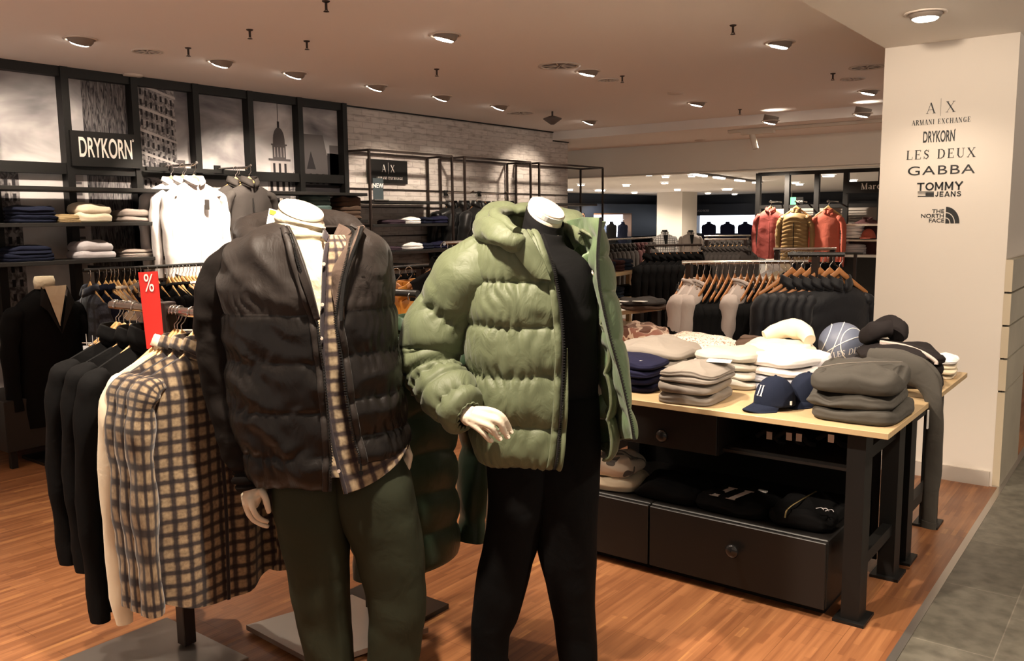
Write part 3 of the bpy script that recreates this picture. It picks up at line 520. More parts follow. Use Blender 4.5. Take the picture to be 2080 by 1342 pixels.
for i in range(7):
    y0, y1 = posts[i], posts[i+1]; b = MB(); b.poly([(MX, y0, 0.15), (MX, y1, 0.15), (MX, y1, 2.72), (MX, y0, 2.72)], None, 0)
    def wins(ya, yb, za, zb, ny, nz_, mi, fy=0.45, fz=0.5, sk=0.0, e=0.002):
        for a in range(ny):
            for c in range(nz_):
                yy = ya+(yb-ya)*(a+0.5-fy/2)/ny; z_ = za+(zb-za)*(c+0.5-fz/2)/nz_; mq(b, yy, z_+sk*(yy-ya), yy+(yb-ya)*fy/ny, z_+(zb-za)*fz/nz_+sk*(yy-ya), mi, e)
    if i == 1:
        mq(b, 2.67, 0.2, 2.86, 1.98, 2); wins(2.69, 2.85, 0.3, 1.95, 3, 16, 3); mq(b, 2.86, 0.15, 3.2, 1.05, 4)
    if i == 2:
        mq(b, 3.36, 0.2, 3.74, 2.72, 1); mq(b, 3.2, 0.2, 3.33, 1.98, 5, 0.001); wins(3.21, 3.32, 1.2, 1.95, 2, 9, 4, .8, .25)
        for k in range(9): mq(b, 3.39+k*0.037, 0.3, 3.396+k*0.037, 2.72, 4, 0.002)
    if i == 3:
        mq(b, 3.76, 0.2, 4.13, 2.72, 2); wins(3.77, 4.12, 0.3, 2.70, 8, 30, 3, .42, .58, sk=-0.25)
        for k in range(13): b.poly([(MX+.003, 3.76, 0.55+k*0.18), (MX+.003, 4.14, 0.45+k*0.18), (MX+.003, 4.14, 0.468+k*0.18), (MX+.003, 3.76, 0.575+k*0.18)], None, 5)
        mq(b, 4.13, 0.2, 4.2, 2.12, 4)
    if i == 5:
        c = 5.17; mq(b, c-.14, .3, c+.16, 2.02, 5); wins(c-.13, c+.14, 1.0, 2.0, 4, 7, 3, .45, .6)
        for z_ in (1.55, 1.82, 2.02): mq(b, c-.16, z_, c+.19, z_+.02, 4, .003)
        mq(b, c-.10, 2.02, c+.11, 2.17, 5); wins(c-.09, c+.10, 2.03, 2.15, 3, 1, 3, .4, .8); mq(b, c-.12, 2.16, c+.13, 2.18, 4, .003)
        mq(b, c-.07, 2.18, c+.08, 2.30, 4); wins(c-.065, c+.075, 2.19, 2.29, 4, 1, 5, .25, .9, e=.003); mq(b, c-.085, 2.30, c+.095, 2.315, 4, .003)
        pts = [(MX+.002, c+.005+.068*math.cos(a*PI/14), 2.315+.15*math.sin(a*PI/14)**.8) for a in range(15)]; b.poly(pts, None, 4)
        mq(b, c-.008, 2.46, c+.016, 2.52, 3); mq(b, c+.0, 2.5, c+.006, 2.70, 3)
        b.poly([(MX+.004, c+.11, 1.5), (MX+.004, 5.37, 1.5), (MX+.004, 5.37, 2.12), (MX+.004, c+.11, 2.0)], None, 2); wins(c+.13, 5.36, 1.55, 2.0, 4, 6, 3, .4, .6, e=.005)
    if i == 6:
        mq(b, 5.40, .3, 5.75, 2.24, 4); wins(5.42, 5.73, 1.0, 2.1, 4, 6, 3, .4, .55); b.poly([(MX+.002, 5.40, 2.22), (MX+.002, 5.75, 2.22), (MX+.002, 5.70, 2.43), (MX+.002, 5.45, 2.43)], None, 4)
        b.poly([(MX+.003, 5.49, 2.10), (MX+.003, 5.60, 2.10), (MX+.003, 5.545, 2.27)], None, 3); mq(b, 5.75, .3, 5.92, 2.26, 3); mq(b, 5.78, .3, 5.9, 2.34, 4); mq(b, 5.37, .2, 5.92, 1.95, 3, .004)
    tag(b.build('mural_panel', MM), labels[i], 'mural panel', 'city mural panels on the left wall')
# frame: one grid of black uprights and rails
t = thing('display_grid_stand', 'black steel grid frame of uprights and rails over the city mural', 'display frame', (WX, 4.0, 0))
for k, y in enumerate(posts):
    b = MB(); b.box((WX, y-0.028, 0.1), (WX+0.10, y+0.028, 2.75)); b.build('upright', m_black, t, org=t.location)
for z_, z2 in ((2.68, 2.75), (1.97, 2.05), (0.06, 0.14)):
    b = MB(); b.box((WX, 2.1, z_), (WX+0.085, 5.95, z2)); b.build('rail', m_black, t, org=t.location)
# name sign
t = thing('name_sign', 'black sign board with white narrow capitals between the mural panels', 'sign', (WX+.1, 3.47, 2.17))
b = MB(); b.box((WX+.09, 3.20, 2.03), (WX+.125, 3.745, 2.29)); b.build('board', m_black, t, org=t.location)
SX = WX+.127
o = text('DRYKORN', 0.205, (SX, 3.465, 2.163), (PI/2, 0, PI/2), mat('sign_white', (0.8, 0.74, 0.68), 0.6), parent=t, sx=0.43, bold=0.003); loc_to(t, o)
o = text('°', 0.07, (SX, 3.685, 2.222), (PI/2, 0, PI/2), MATS['sign_white'], parent=t, sx=.8); loc_to(t, o)
# ------------------------------------------------------------------ hangers and hanging garments (local: x = width, -y = front, z = 0 at the hanger neck, rail at z = HR)
HR = 0.115
def hanger_mesh(wood, clip=False):
    b = MB(); n = 17; ring = 8; P = []
    for k in range(n):
        s = -1+2*k/(n-1); x = s*0.215; z = 0.052-0.16*abs(s)**.92; h = 0.024*(1-0.45*abs(s)); th = 0.0065 if not abs(s) > .93 else 0.004
        y = 0.02*abs(s)**2
        P.append([(x, y+th*math.cos(a*2*PI/ring), z-h+h*math.sin(a*2*PI/ring)) for a in range(ring)])
    P = np.array(P); b.grid(P, cu=True); b.cap(P[0], 0, True); b.cap(P[-1], 0)
    o = b.build('clothes_hanger', wood, smooth=True)
    h = MB(); r = 0.02
    pts = [(0, 0, 0.03), (0, 0, 0.055)]+[(r*math.sin(a), 0, 0.055+0.02+(HR+.004-0.075)+0*a-r*math.cos(a)+0) for a in np.linspace(-0.2, -0.2, 1)]
    pts = [(0, 0, 0.04), (0, 0, 0.065), (0.012, 0, 0.075), (0.021, 0, 0.09)]
    for a in np.linspace(-0.5, PI+0.5, 9): pts.append((r*math.cos(a), 0, HR-0.002+r*math.sin(a)))
    h.tube(pts, 0.0022, 6); h.build('hook', m_chrome, o, smooth=True)
    if clip:
        c = MB()
        for sx in (-1, 1): c.tube([(sx*0.13, 0.0, 0.0), (sx*0.13, 0.0, -0.045)], 0.002, 6); c.box((sx*0.13-0.012, -0.008, -0.075), (sx*0.13+0.012, 0.008, -0.045))
        c.tube([(-.15, 0, -.035), (.15, 0, -.035)], .0016, 6)
        c.build('clip_bar', m_chrome, o)
    return o
def garment(name, m, W=0.225, L=0.74, T=0.05, sl=0.62, folds=6, amp=0.010, seed=0, collar='shirt', res=1.0, quilt=0, qa=0.012, neck=0.075, drop=0.085, hemflare=0.0, sr=0.062, sleeve_out=0.03, hemcurve=0.0, placket=None, sleeve_y=0.0, accent=None):
    r = rnd(seed); ph = [r.uniform(0, 6.28) for _ in range(6)]; nu = int(56*res)//2*2; nv = max(8, int(40*res)); b = MB()
    sh = lambda x: -drop*max(0.0, (abs(x)-neck*0.6)/max(W-neck*0.6, .01))**1.15
    P = np.zeros((nv, nu, 3))
    for j in range(nv):
        v = (j/(nv-1)); vv = v**0.85
        for i in range(nu):
            a = 2*PI*i/nu; ca, sa = math.cos(a), math.sin(a); wx = W*(1+hemflare*vv)-0.015*math.sin(PI*min(1, vv*1.3))
            x = wx*math.copysign(abs(ca)**0.75, ca)
            t = T*(0.15+0.85*min(1, vv*9)**0.5); t *= 1-0.25*vv
            y = t*math.copysign(abs(sa)**0.8, sa)
            y += amp*min(1, vv*2.5)*math.sin(folds*x/W*1.6+ph[0]+vv*1.5)*(1 if sa < 0 else -.6)+amp*0.5*math.sin(folds*2.3*x/W+ph[1])*vv
            z0 = sh(x); z1 = -L+hemcurve*abs(x/W)**2
            z = z0+(z1-z0)*vv
            if quilt:
                q = abs(math.sin(PI*quilt*vv)); y += (qa*q**0.55-qa*.4)*(1 if sa > 0 else -1)*abs(sa)**.5; x += (qa*q**.55-qa*.4)*ca
            y += 0.006*nz((x, z, y), 9, seed)
            P[j, i] = (x, y, z)
    U = np.zeros((nv, nu, 2)); U[..., 0] = P[..., 0]+0.5; U[..., 1] = P[..., 2]+2; b.grid(P, cu=True, uv=U)
    b.cap(P[-1], 0)
    b.cap(P[0], 0, True)
    if sl > 0:
        ns = max(8, int(26*res)); nr = max(8, int(16*res))
        for sx in (-1, 1):
            bend = r.uniform(-.02, .03); pts = [(sx*(W-0.07), 0, sh(W)-0.012), (sx*(W-0.015), 0, -drop-0.035), (sx*(W+sleeve_out*0.7), 0.0+sleeve_y*.3, -drop-0.15), (sx*(W+sleeve_out), bend+sleeve_y*.7, -drop-sl*0.55), (sx*(W+sleeve_out*.6), bend*.4+sleeve_y, -drop-sl)]
            pts = cr(pts, ns); rr = np.interp(np.linspace(0, 1, ns), [0, .12, .3, .7, 1], [sr*.5, sr*.9, sr, sr*.85, sr*.72])
            G = tube_grid(pts, rr, nr, ell=0.72)
            for j in range(ns):
                f = j/(ns-1)
                for i in range(nr):
                    d = G[j, i]-pts[j]; d /= np.linalg.norm(d)+1e-9; k = 0.006*nz(G[j, i], 14, seed+3)+0.004*math.sin(f*26+ph[2]+math.sin(i))
                    if quilt: k += qa*(abs(math.sin(PI*quilt*f*sl/L*1.05))**.55)-qa*.4
                    G[j, i] += d*k
            UU = np.zeros((ns, nr, 2)); UU[..., 0] = np.arange(nr)[None, :]*2*PI*sr/nr+.3*sx+1; UU[..., 1] = np.linspace(0, sl, ns)[:, None]+1
            b.grid(G, cu=True, uv=UU); b.cap(G[-1]); b.cap(G[0], 0, True)
    o = b.build(name, m, smooth=True, flat_ang=70)
    if collar:
        c = MB(); n = 20; hh = {'shirt': 0.042, 'stand': 0.055, 'coat': 0.05, 'crew': 0.018, 'hood': 0.05}[collar]; rows = []
        for (k, rad, z) in ((0, 1.12, -0.02), (1, 1.0, hh*0.5), (2, 0.97, hh), (3, 1.06, hh*0.95), (4, 1.28 if collar != 'crew' else 1.12, hh*0.15)):
            rows.append([(neck*rad*math.cos(a)*.95, neck*rad*0.72*math.sin(a)-0.004, z-(0.028 if collar != 'hood' else .02)*max(0, -math.sin(a))**2*(1 if k < 3 else 1.6)) for a in np.linspace(-PI/2+0.12, 1.5*PI-0.12, n)])
        P2 = np.array(rows); G = cr(P2, 9); U = uvgrid(G, (0.3, 0.3)); c.grid(G, uv=U); q = c.build('collar', accent or m, o, smooth=True); thick(q, 0.003)
    if placket is not None:
        c = MB(); zt = -0.03; c.tube(cr([(0.0, -T*.35, zt), (0.0, -T*1.0, -L*.25), (0.003, -T*.95-amp, -L*.6), (0, -T*.8-amp, -L+.01)], 12), 0.007, 6, ell=.4); c.build('placket', placket, o, smooth=True)
    return o
# materials for cloth
f_black = fabric('black_jersey', (0.0034, 0.0032, 0.0033)); f_black2 = fabric('charcoal_wool', (0.015, 0.0135, 0.013)); f_char = fabric('charcoal_grey_cloth', (0.045, 0.039, 0.036))
f_white = fabric('white_cotton', (0.80, 0.76, 0.74), bump=0.1); f_cream = fabric('cream_cotton', (0.74, 0.63, 0.46), bump=0.1); f_creamk = fabric('cream_knit', (0.72, 0.62, 0.44), bump=0.25)
f_taupe = fabric('taupe_jersey', (0.23, 0.20, 0.17)); f_pgrey = fabric('pale_grey_jersey', (0.46, 0.43, 0.37)); f_lgrey = fabric('light_grey_marl', (0.45, 0.42, 0.43)); f_navy = fabric('navy_cotton', (0.010, 0.010, 0.028)); f_dnavy = fabric('dark_navy_wool', (0.008, 0.010, 0.022))
f_brown = fabric('brown_knit', (0.075, 0.045, 0.03)); f_teal = fabric('grey_teal_knit', (0.075, 0.12, 0.115)); f_purp = fabric('aubergine_knit', (0.035, 0.022, 0.03)); f_greig = fabric('greige_marl', (0.20, 0.165, 0.145)); f_pinkg = fabric('pale_mauve_grey_cotton', (0.42, 0.355, 0.32)); f_coral = fabric('coral_pique', (0.48, 0.115, 0.075)); f_red = fabric('faded_red_cotton', (0.30, 0.065, 0.055))
f_olive = fabric('olive_gabardine', (0.030, 0.034, 0.021), rough=.75, bump=.08); f_blue = fabric('faded_blue_cotton', (0.12, 0.17, 0.30)); f_green = fabric('moss_green_cotton', (0.10, 0.14, 0.06)); f_khaki = fabric('khaki_cotton', (0.28, 0.20, 0.10)); f_burg = fabric('burgundy_knit', (0.06, 0.02, 0.02))
f_denim = fabric('dark_denim', (0.02, 0.03, 0.05)); f_orange = puffy('mustard_orange_nylon', (0.52, 0.20, 0.02), rough=.5)
p_brown = puffy('dark_brown_nylon', (0.0150, 0.0102, 0.0080), rough=0.62, bump=.55, sheen=.04); p_green = puffy('sage_green_nylon', (0.100, 0.119, 0.060), rough=0.60, bump=.75); p_greenin = puffy('mint_green_lining', (0.115, 0.175, 0.085), rough=.42, bump=.6)
p_dgreen = puffy('deep_green_nylon', (0.022, 0.043, 0.022), rough=.42, bump=.3); p_black = puffy('black_nylon', (0.006, 0.006, 0.006), rough=.35, bump=.4); p_slv = fabric('brown_black_softshell', (0.0072, 0.0052, 0.0043), bump=.2, sc_=6); p_lowbr = puffy('glossy_black_brown_nylon', (0.0058, 0.0043, 0.0036), rough=0.40, bump=.5, sheen=.0); p_navy = puffy('midnight_nylon', (0.0022, 0.0026, 0.005), rough=.6); p_camel = puffy('camel_nylon', (0.25, 0.155, 0.055), rough=.5, bump=.3)
pl_brown = plaid('brown_check', (0.075, 0.053, 0.043), (0.34, 0.25, 0.15), (0.018, 0.013, 0.015)); pl_navy = plaid('navy_check', (0.03, 0.035, 0.05), (0.08, 0.10, 0.14), (0.01, 0.012, 0.02), .1, .1); pl_shirt = plaid('cream_brown_check', (0.11, 0.075, 0.058), (0.42, 0.32, 0.20), (0.035, 0.025, 0.03), .036, .04)
pl_grey = plaid('grey_check', (0.25, 0.24, 0.23), (0.5, 0.48, 0.45), (0.12, 0.11, 0.11), .05, .05)

_h = {}
def hanger(p, rz, label, group, dark=False, clip=False, tilt=0.0):
    """p = point on the rail centre line"""
    k = (dark, clip)
    if k not in _h:
        o = hanger_mesh(m_wooddk if dark else m_wood, clip); _h[k] = o; tag(o, label, 'hanger', group)
    else: o = dup(_h[k], label=label, group=group)
    o.location = (p[0], p[1], p[2]-HR-0.012); o.rotation_euler = (0, tilt, rz); return o
def hang(o, p, rz, label, cat, group=None, dz=-0.004):
    o.location = (p[0], p[1], p[2]-HR-0.012+dz); o.rotation_euler = (0, 0, rz); return tag(o, label, cat, group)

# ------------------------------------------------------------------ folded garments
def folded(name, m, w_=0.28, d=0.24, h=0.045, layers=2, seed=0, dome=0.012, rag=0.006, res=1.0, sag=0.0, uvs=3.0, sqr=4.6):
    r = rnd(seed); nu = int(72*res); nz_ = int(8+6*layers); b = MB(); rows = []
    def sup(a, W, D): c, s_ = math.cos(a), math.sin(a); return W*math.copysign(abs(c)**(2/sqr), c), D*math.copysign(abs(s_)**(2/sqr), s_)
    jit = [(r.uniform(-.006, .006), r.uniform(-.006, .006)) for _ in range(layers+1)]
    x0_ = [r.uniform(0, 9) for _ in range(layers+1)]
    for k in range(nz_+1):
        s = k/nz_; z = s*h; f = (s*layers) % 1.0 if k < nz_ else 1.0; li = min(int(s*layers), layers-1)
        bul = max(0.0, 1-(2*f-1)**2)**.38; off = -0.42*h/layers*(1-bul)-.002+.004*nz((x0_[li], f, li), 3, seed)
        row = []
        for i in range(nu):
            a = 2*PI*i/nu; x, y = sup(a, w_/2+off, d/2+off); x += jit[li][0]; y += jit[li][1]
            n_ = nz((x*1.0, y, li*0.7), 11, seed)+.5*nz((x, y, li*.7+s*.05), 26, seed+1); rr = 1+rag*2.4*n_
            front = max(0, -math.sin(a)) # folded edge side: smoother and rounder
            row.append((x*rr, y*rr, z+(0.5*h/layers)*nz((x, y, li), 9, seed+5)*s*1.2+.006*nz((x, y, li), 22, seed+6)*s+dome*0.3*s))
        rows.append(row)
    for q in np.linspace(0.92, 0.0, 12):
        row = []
        for i in range(nu):
            a = 2*PI*i/nu; x, y = sup(a, (w_/2-.3*h/layers), (d/2-.3*h/layers)); x *= q; y *= q
            z = h+dome*(0.3+0.7*(1-q**2.5))+0.6*rag*nz((x, y, 3), 10, seed+2)+0.9*rag*(1-abs(nz((x*1.6+y, y, 5), 5, seed+9))*2.4)*(1-q*.5)+((0.5*h/layers)*nz((x, y, layers-1), 9, seed+5)*1.2+.006*nz((x, y, layers-1), 22, seed+6))*q
            row.append((x+jit[layers-1][0], y+jit[layers-1][1], z))
        rows.append(row)
    P = np.array(rows)
    if sag: P[..., 2] += -sag*np.clip(np.abs(P[..., 0])/(w_/2), 0, 1)**2*(P[..., 2]/h)
    U = np.stack([P[..., 0]*uvs/3+1+P[..., 2]*.6, P[..., 1]*uvs/3+1+P[..., 2]], -1)
    b.grid(P, cu=True, uv=U); b.cap(P[0], 0, True)
    return b.build(name, m, smooth=True, weld=True)
# ------------------------------------------------------------------ shelves, rails and stock on the mural wall
def shelf(y0, y1, z, label, d=0.36, nm='wall_shelf', x0=WX+.10, m=None, group='wall shelves on the mural frame', brackets=True):
    t = thing(nm, label, 'shelf', (x0, (y0+y1)/2, z), group)
    b = MB(); b.box((x0, y0, z-0.028), (x0+d, y1, z), bev=.002); b.build('shelf_board', m or m_dark, t, org=t.location)
    if brackets:
        for y in (y0+0.06, y1-0.06):
            b = MB(); b.poly([(x0, y, z-0.028), (x0+d*.8, y, z-0.028), (x0, y, z-0.09)], (0, 0.004, 0)); b.build('bracket', m_black, t, org=t.location)
    return t
ZS = (1.86, 1.61, 1.345)
for z, nm in zip(ZS, ('top', 'middle', 'lowest')): shelf(2.30, 3.80, z, '%s dark shelf of the left run beside the hanging white shirts' % nm)
for z, nm in zip((1.865, 1.61, 1.345), ('upper', 'second', 'lower')): shelf(4.72, 5.85, z, '%s dark shelf behind the brown jacket mannequin' % nm)
def stack(specs, x, y, z, rz, labels, cat='folded garment', group=None, res=.7):
    for k, (m, w_, d, h, ly, seed) in enumerate(specs):
        o = folded('folded_sweater', m, w_, d, h, ly, seed, res=res); o.location = (x+rnd(seed).uniform(-.006, .006), y+rnd(seed+1).uniform(-.006, .006), z); o.rotation_euler = (0, 0, rz+rnd(seed+2).uniform(-.05, .05)); tag(o, labels[k], cat, group); z += h+0.004
    return z
XS = WX+0.28
def sy(px, py, x=XS): return float(onX(px, py, x)[1])
stack([(f_dnavy, .30, .26, .05, 2, 1), (f_dnavy, .29, .25, .05, 2, 2)], XS, sy(62, 440), 1.61, PI/2, ['black folded sweater on the middle shelf at far left, lower of two', 'black folded sweater on the middle shelf at far left, upper of two'])
stack([(f_khaki, .22, .26, .045, 2, 3)], XS, sy(140, 440)-.02, 1.61, PI/2, ['brown patterned folded sweater tucked beside the cream pile'])
stack([(f_cream, .27, .26, .055, 1, 4), (f_cream, .26, .25, .065, 1, 5)], XS+.02, sy(178, 440), 1.61, PI/2, ['cream folded sweater under another on the middle left shelf', 'cream folded sweater on top of its pile on the middle left shelf'])
stack([(f_greig, .27, .25, .035, 1, 6), (f_greig, .26, .24, .04, 1, 7)], XS, sy(268, 440), 1.61, PI/2, ['grey brown folded sweater, lower of the pair near the white shirts', 'grey brown folded sweater, upper of the pair near the white shirts'])
stack([(f_dnavy, .34, .26, .045, 2, 8), (f_dnavy, .30, .25, .045, 2, 9)], XS, sy(52, 510), 1.345, PI/2, ['black folded trousers on the lowest left shelf, lower of two', 'black folded trousers on the lowest left shelf, upper of two'])
stack([(f_lgrey, .30, .26, .05, 1, 10), (f_lgrey, .27, .25, .06, 1, 11)], XS+.02, sy(182, 510), 1.345, PI/2, ['light grey folded sweater at the bottom of its pile on the lowest left shelf', 'light grey folded sweater on top of its pile on the lowest left shelf'])
stack([(f_greig, .26, .24, .02, 1, 12), (f_greig, .25, .23, .025, 1, 13)], XS, sy(272, 512), 1.345, PI/2, ['thin grey brown folded top on the lowest left shelf, lower of two', 'thin grey brown folded top on the lowest left shelf, upper of two'])
yt = sy(640, 440); 
for k in range(5):
    o = folded('folded_sweater', f_teal, .27, .22, .042, 1, 20+k, res=.6); o.location = (XS, yt, 1.61+k*.045); o.rotation_euler = (0, 0, PI/2); tag(o, 'grey teal folded sweater in the pile behind the bare neck, %s' % ['at its base', 'second up', 'third up', 'second from top', 'at its top'][k], 'folded garment', 'teal sweaters in a pile')
yt = sy(703, 440)
for k in range(5):
    o = folded('folded_sweater', f_brown, .27, .22, .04, 1, 30+k, res=.6); o.location = (XS, yt, 1.61+k*.043); o.rotation_euler = (0, 0, PI/2); tag(o, 'dark brown folded sweater in the pile left of the metal frames, %s' % ['at its base', 'second up', 'third up', 'second from top', 'at its top'][k], 'folded garment', 'brown sweaters in a pile')
for k in range(2):
    o = folded('folded_sweater', f_black2, .29, .24, .05, 2, 40+k, res=.6); o.location = (XS, sy(560, 500), 1.345+k*.055); o.rotation_euler = (0, 0, PI/2); tag(o, 'charcoal folded sweater on the lower shelf behind the brown jacket, %s of two' % ('lower', 'upper')[k], 'folded garment')

# front-facing hanging arms with shirts
def face_arm(y, z, x1, label, m=m_chrome, x0=WX+.09):
    t = thing('face_out_arm', label, 'display arm', (x0, y, z)); b = MB(); b.tube([(x0, y, z), (x1-.05, y, z-.005), (x1, y, z+.012)], .010, 8); b.build('arm', m, t, org=t.location, smooth=True)
    b = MB(); b.box((x0-.0, y-.03, z-.03), (x0+.012, y+.03, z+.03)); b.build('back_plate', m_black, t, org=t.location); return t
t = thing('hanging_rail', 'black horizontal rail holding the front facing shirts', 'rail', (WX+.3, 4.25, 2.03)); b = MB(); b.bar((WX+.16, 3.76, 2.03), (WX+.16, 4.75, 2.03), .03); b.build('rail_bar', m_black, t, org=t.location)
for k, y in enumerate((3.95, 4.45)): face_arm(y, 2.055, -6.10, ['chrome arm carrying the bright white shirts', 'chrome arm carrying the dark grey shirts'][k])
gw = garment('white_shirt', f_white, W=.235, L=.76, T=.045, sl=.66, folds=5, amp=.008, seed=5, collar='shirt', placket=f_white, hemcurve=.05, sr=.055)
for k, x in enumerate((-6.42, -6.33, -6.24, -6.15)):
    lab = 'long white shirt hanging face out, %s on its arm' % ['rearmost', 'third from the front', 'second from the front', 'frontmost'][k]
    o = gw if k == 0 else dup(gw); hang(o, (x, 3.95+(-.03, .03, -.04, .0)[k], 2.055), PI/2, lab, 'shirt', 'white shirts face out'); hanger((x, 3.95+(-.03, .03, -.04, .0)[k], 2.055), PI/2, 'wooden hanger of the %s white shirt' % ['rearmost', 'third', 'second', 'frontmost'][k], 'hangers of the face out shirts')
b = MB(); b.box((-6.085, 3.99, 1.70), (-6.083, 4.03, 1.78)); tag(b.build('price_tag', f_char), 'grey swing tag on the front white shirt', 'price tag')
gg = garment('grey_shirt', f_char, W=.225, L=.74, T=.045, sl=.64, folds=5, amp=.009, seed=8, collar='stand', placket=f_black2, hemcurve=.04, sr=.055)
for k, x in enumerate((-6.36, -6.26, -6.16)):
    lab = 'dark grey button shirt hanging face out, %s on its arm' % ['rearmost', 'middle', 'frontmost'][k]
    o = gg if k == 0 else dup(gg); y = 4.45+(.05, -.04, .02)[k]; hang(o, (x, y, 2.055), PI/2, lab, 'shirt', 'grey shirts face out'); hanger((x, y, 2.055), PI/2, 'wooden hanger of the %s dark grey shirt' % ['rearmost', 'middle', 'frontmost'][k], 'hangers of the face out shirts')

# side-hung rail below the shelves
def rail(name, p, q, label, posts=None, m=m_chrome, r=.014, foot=True):
    p = np.array(p, float); q = np.array(q, float); c = (p+q)/2
    t = thing(name, label, 'clothes rail', (c[0], c[1], 0 if foot else c[2])); b = MB(); b.tube([p, q], r, 12); b.build('rail_bar', m, t, org=t.location, smooth=True, flat_ang=50)
    for s in (posts or []):
        a = p+(q-p)*s; b = MB(); b.box((a[0]-.02, a[1]-.02, 0.02), (a[0]+.02, a[1]+.02, a[2]-r)); b.build('post', m_bronze, t, org=t.location)
        b = MB(); b.box((a[0]-.22, a[1]-.22, 0), (a[0]+.22  , a[1]+.22, .02)); b.build('base_plate', m_blackm, t, org=t.location)
    return t
RY0, RY1 = 2.98, 4.55
t = rail('wall_rail', (-6.05, RY0, 1.275), (-6.05, RY1, 1.275), 'long dark rail under the shelves full of side hung garments', m=m_blackm, foot=False)
for y in (RY0+.3, RY1-.3):
    b = MB(); b.bar((WX+.1, y, 1.275), (-6.05, y, 1.275), .02); b.build('support_arm', m_blackm, t, org=t.location)
def gp(px): return float(onX(px, 560, -6.05)[1])
R = rnd(11)
seq = [(182, pl_navy, 'blue checked overshirt at the left end of the wall rail', .55, 'shirt'), (200, f_dnavy, 'navy overshirt second on the wall rail', .6, 'shirt'), (214, f_dnavy, 'navy cardigan third on the wall rail', .6, 'cardigan'),
       (224, f_cream, 'cream knit between navy and grey garments on the wall rail', .62, 'sweater'), (231, f_cream, 'cream knit hung right behind the first cream one on the wall rail', .62, 'sweater'), (239, f_pinkg, 'beige jersey top right of the cream knits on the wall rail', .62, 'top'),
       (252, f_navy, 'navy trousers hung by the waist on the wall rail', .6, 'trousers'), (263, f_navy, 'second navy trousers on the wall rail', .6, 'trousers'), (273, f_greig, 'grey brown shirt left of the red sign on the wall rail', .62, 'shirt'), (284, f_greig, 'grey brown shirt touching the red sign on the wall rail', .62, 'shirt'), (300, f_greig, 'grey brown shirt half behind the red sign', .62, 'shirt'), (318, f_black, 'black tee behind the red sign', .62, 'tee shirt')]
seq += [(342+i*7, f_black, 'black tee in the run just right of the red sign', .62, 'tee shirt') for i in range(5)]+[(378, f_lgrey, 'light grey tee after the black run', .62, 'tee shirt')]+[(384+i*7, f_white, 'white tee in the run left of the brown jacket sleeve', .62, 'tee shirt') for i in range(3)]
cache = {}
for k, (px, m, lab, L_, cat) in enumerate(seq):
    y = gp(px); nm = m.name
    if (nm, cat) not in cache:
        if cat == 'trousers': o = garment('hanging_trousers', m, W=.16, L=.9, T=.03, sl=0, folds=3, amp=.006, seed=k, collar=None, res=.6, drop=.01, neck=.14)
        else: o = garment('hanging_'+{'top': 'jersey'}.get(cat, cat.replace(' ', '_')), m, W=.22, L=.66, T=.035, sl=.52 if cat != 'tee shirt' else .22, folds=4, amp=.007, seed=k, collar='crew' if cat in ('tee shirt', 'sweater', 'top') else 'shirt', res=.6, sr=.05)
        cache[(nm, cat)] = o
    else: o = dup(cache[(nm, cat)])
    tilt = R.uniform(-.25, .1)
    hang(o, (-6.05, y, 1.275), tilt, lab, cat, 'garments on the wall rail' if 'run' not in lab else ('black tees on the wall rail' if m is f_black else 'white tees on the wall rail'), dz=-.016 if cat != 'trousers' else -.075)
    hanger((-6.05, y, 1.275), tilt, 'wooden hanger on the long wall rail', 'hangers on the wall rail', clip=(cat == 'trousers'))
for i in range(5): hanger((-6.05, gp(408+i*4), 1.275), -.7, 'wooden hanger on the long wall rail', 'hangers on the wall rail')

# display bust with black overcoat at the far left
bx, by = -6.05, 2.70
t = thing('display_bust', 'display bust in a black overcoat and cream turtleneck at the far left', 'mannequin', (bx, by, 0))
b = MB(); b.tube([(bx, by, 0.02), (bx, by, .9)], .02, 10); b.build('stand_pole', m_blackm, t, org=t.location)
b = MB(); b.box((bx-.16, by-.16, 0.0), (bx+.16, by+.16, .02)); b.build('base_plate', m_blackm, t, org=t.location)
oc = garment('overcoat', f_black, W=.25, L=.92, T=.12, sl=.66, folds=3, amp=.006, seed=77, collar=None, drop=.13, neck=.09, sr=.075); oc.parent = t; oc.location = (0, 0, 1.17); oc.rotation_euler = (0, 0, PI/2+.25)
tn = MB(); q = np.array([(.062, -.02), (.066, .03), (.058, .062), (.05, .055), (.048, .03)]); tn.lathe([(a, z) for a, z in q], (0, 0, 0), 24, caps=False); o = tn.build('turtleneck', f_creamk, t, smooth=True); o.location = (0.02, 0.0, 1.19); thick(o, .004)
b = MB(); R2 = Matrix.Rotation(PI/2+.25, 3, 'Z')
def lp(x, y, z): v = R2 @ Vector((x, y, z)); return (v.x, v.y, v.z+1.17)
b.grid(np.array([[lp(x*(1-j/8)*.085, -.118-.012*j/8-.006*math.cos(x*1.5), .02-.27*j/8) for x in np.linspace(-1, 1, 9)] for j in range(9)])); o = b.build('turtleneck_front', f_creamk, t, smooth=True)
for s in (-1, 1):
    b = MB(); b.poly([lp(s*.095, -.10, .02), lp(s*.13, -.125, -.10), lp(s*.09, -.14, -.14), lp(0, -.145, -.30), lp(s*.085, -.125, -.02)], None); o = b.build('lapel', f_black2, t); thick(o, .004)
b = MB(); b.box(lp(-.02, -.13, -.90), lp(.03, -.135, -.80)); b.build('care_label', f_cream, t)
b = MB(); b.lathe([(.036, 0), (.036, .008)], (.02, 0, 1.20), 20); b.build('neck_cap', m_wood, t, smooth=True, flat_ang=40)
t = thing('plinth', 'low black box plinth on short legs under the black overcoat', 'plinth', (-6.2, 2.62, 0)); b = MB(); b.box((-6.5, 2.35, .12), (-5.95, 3.05, .46), bev=.004); b.build('body', m_dark, t, org=t.location)
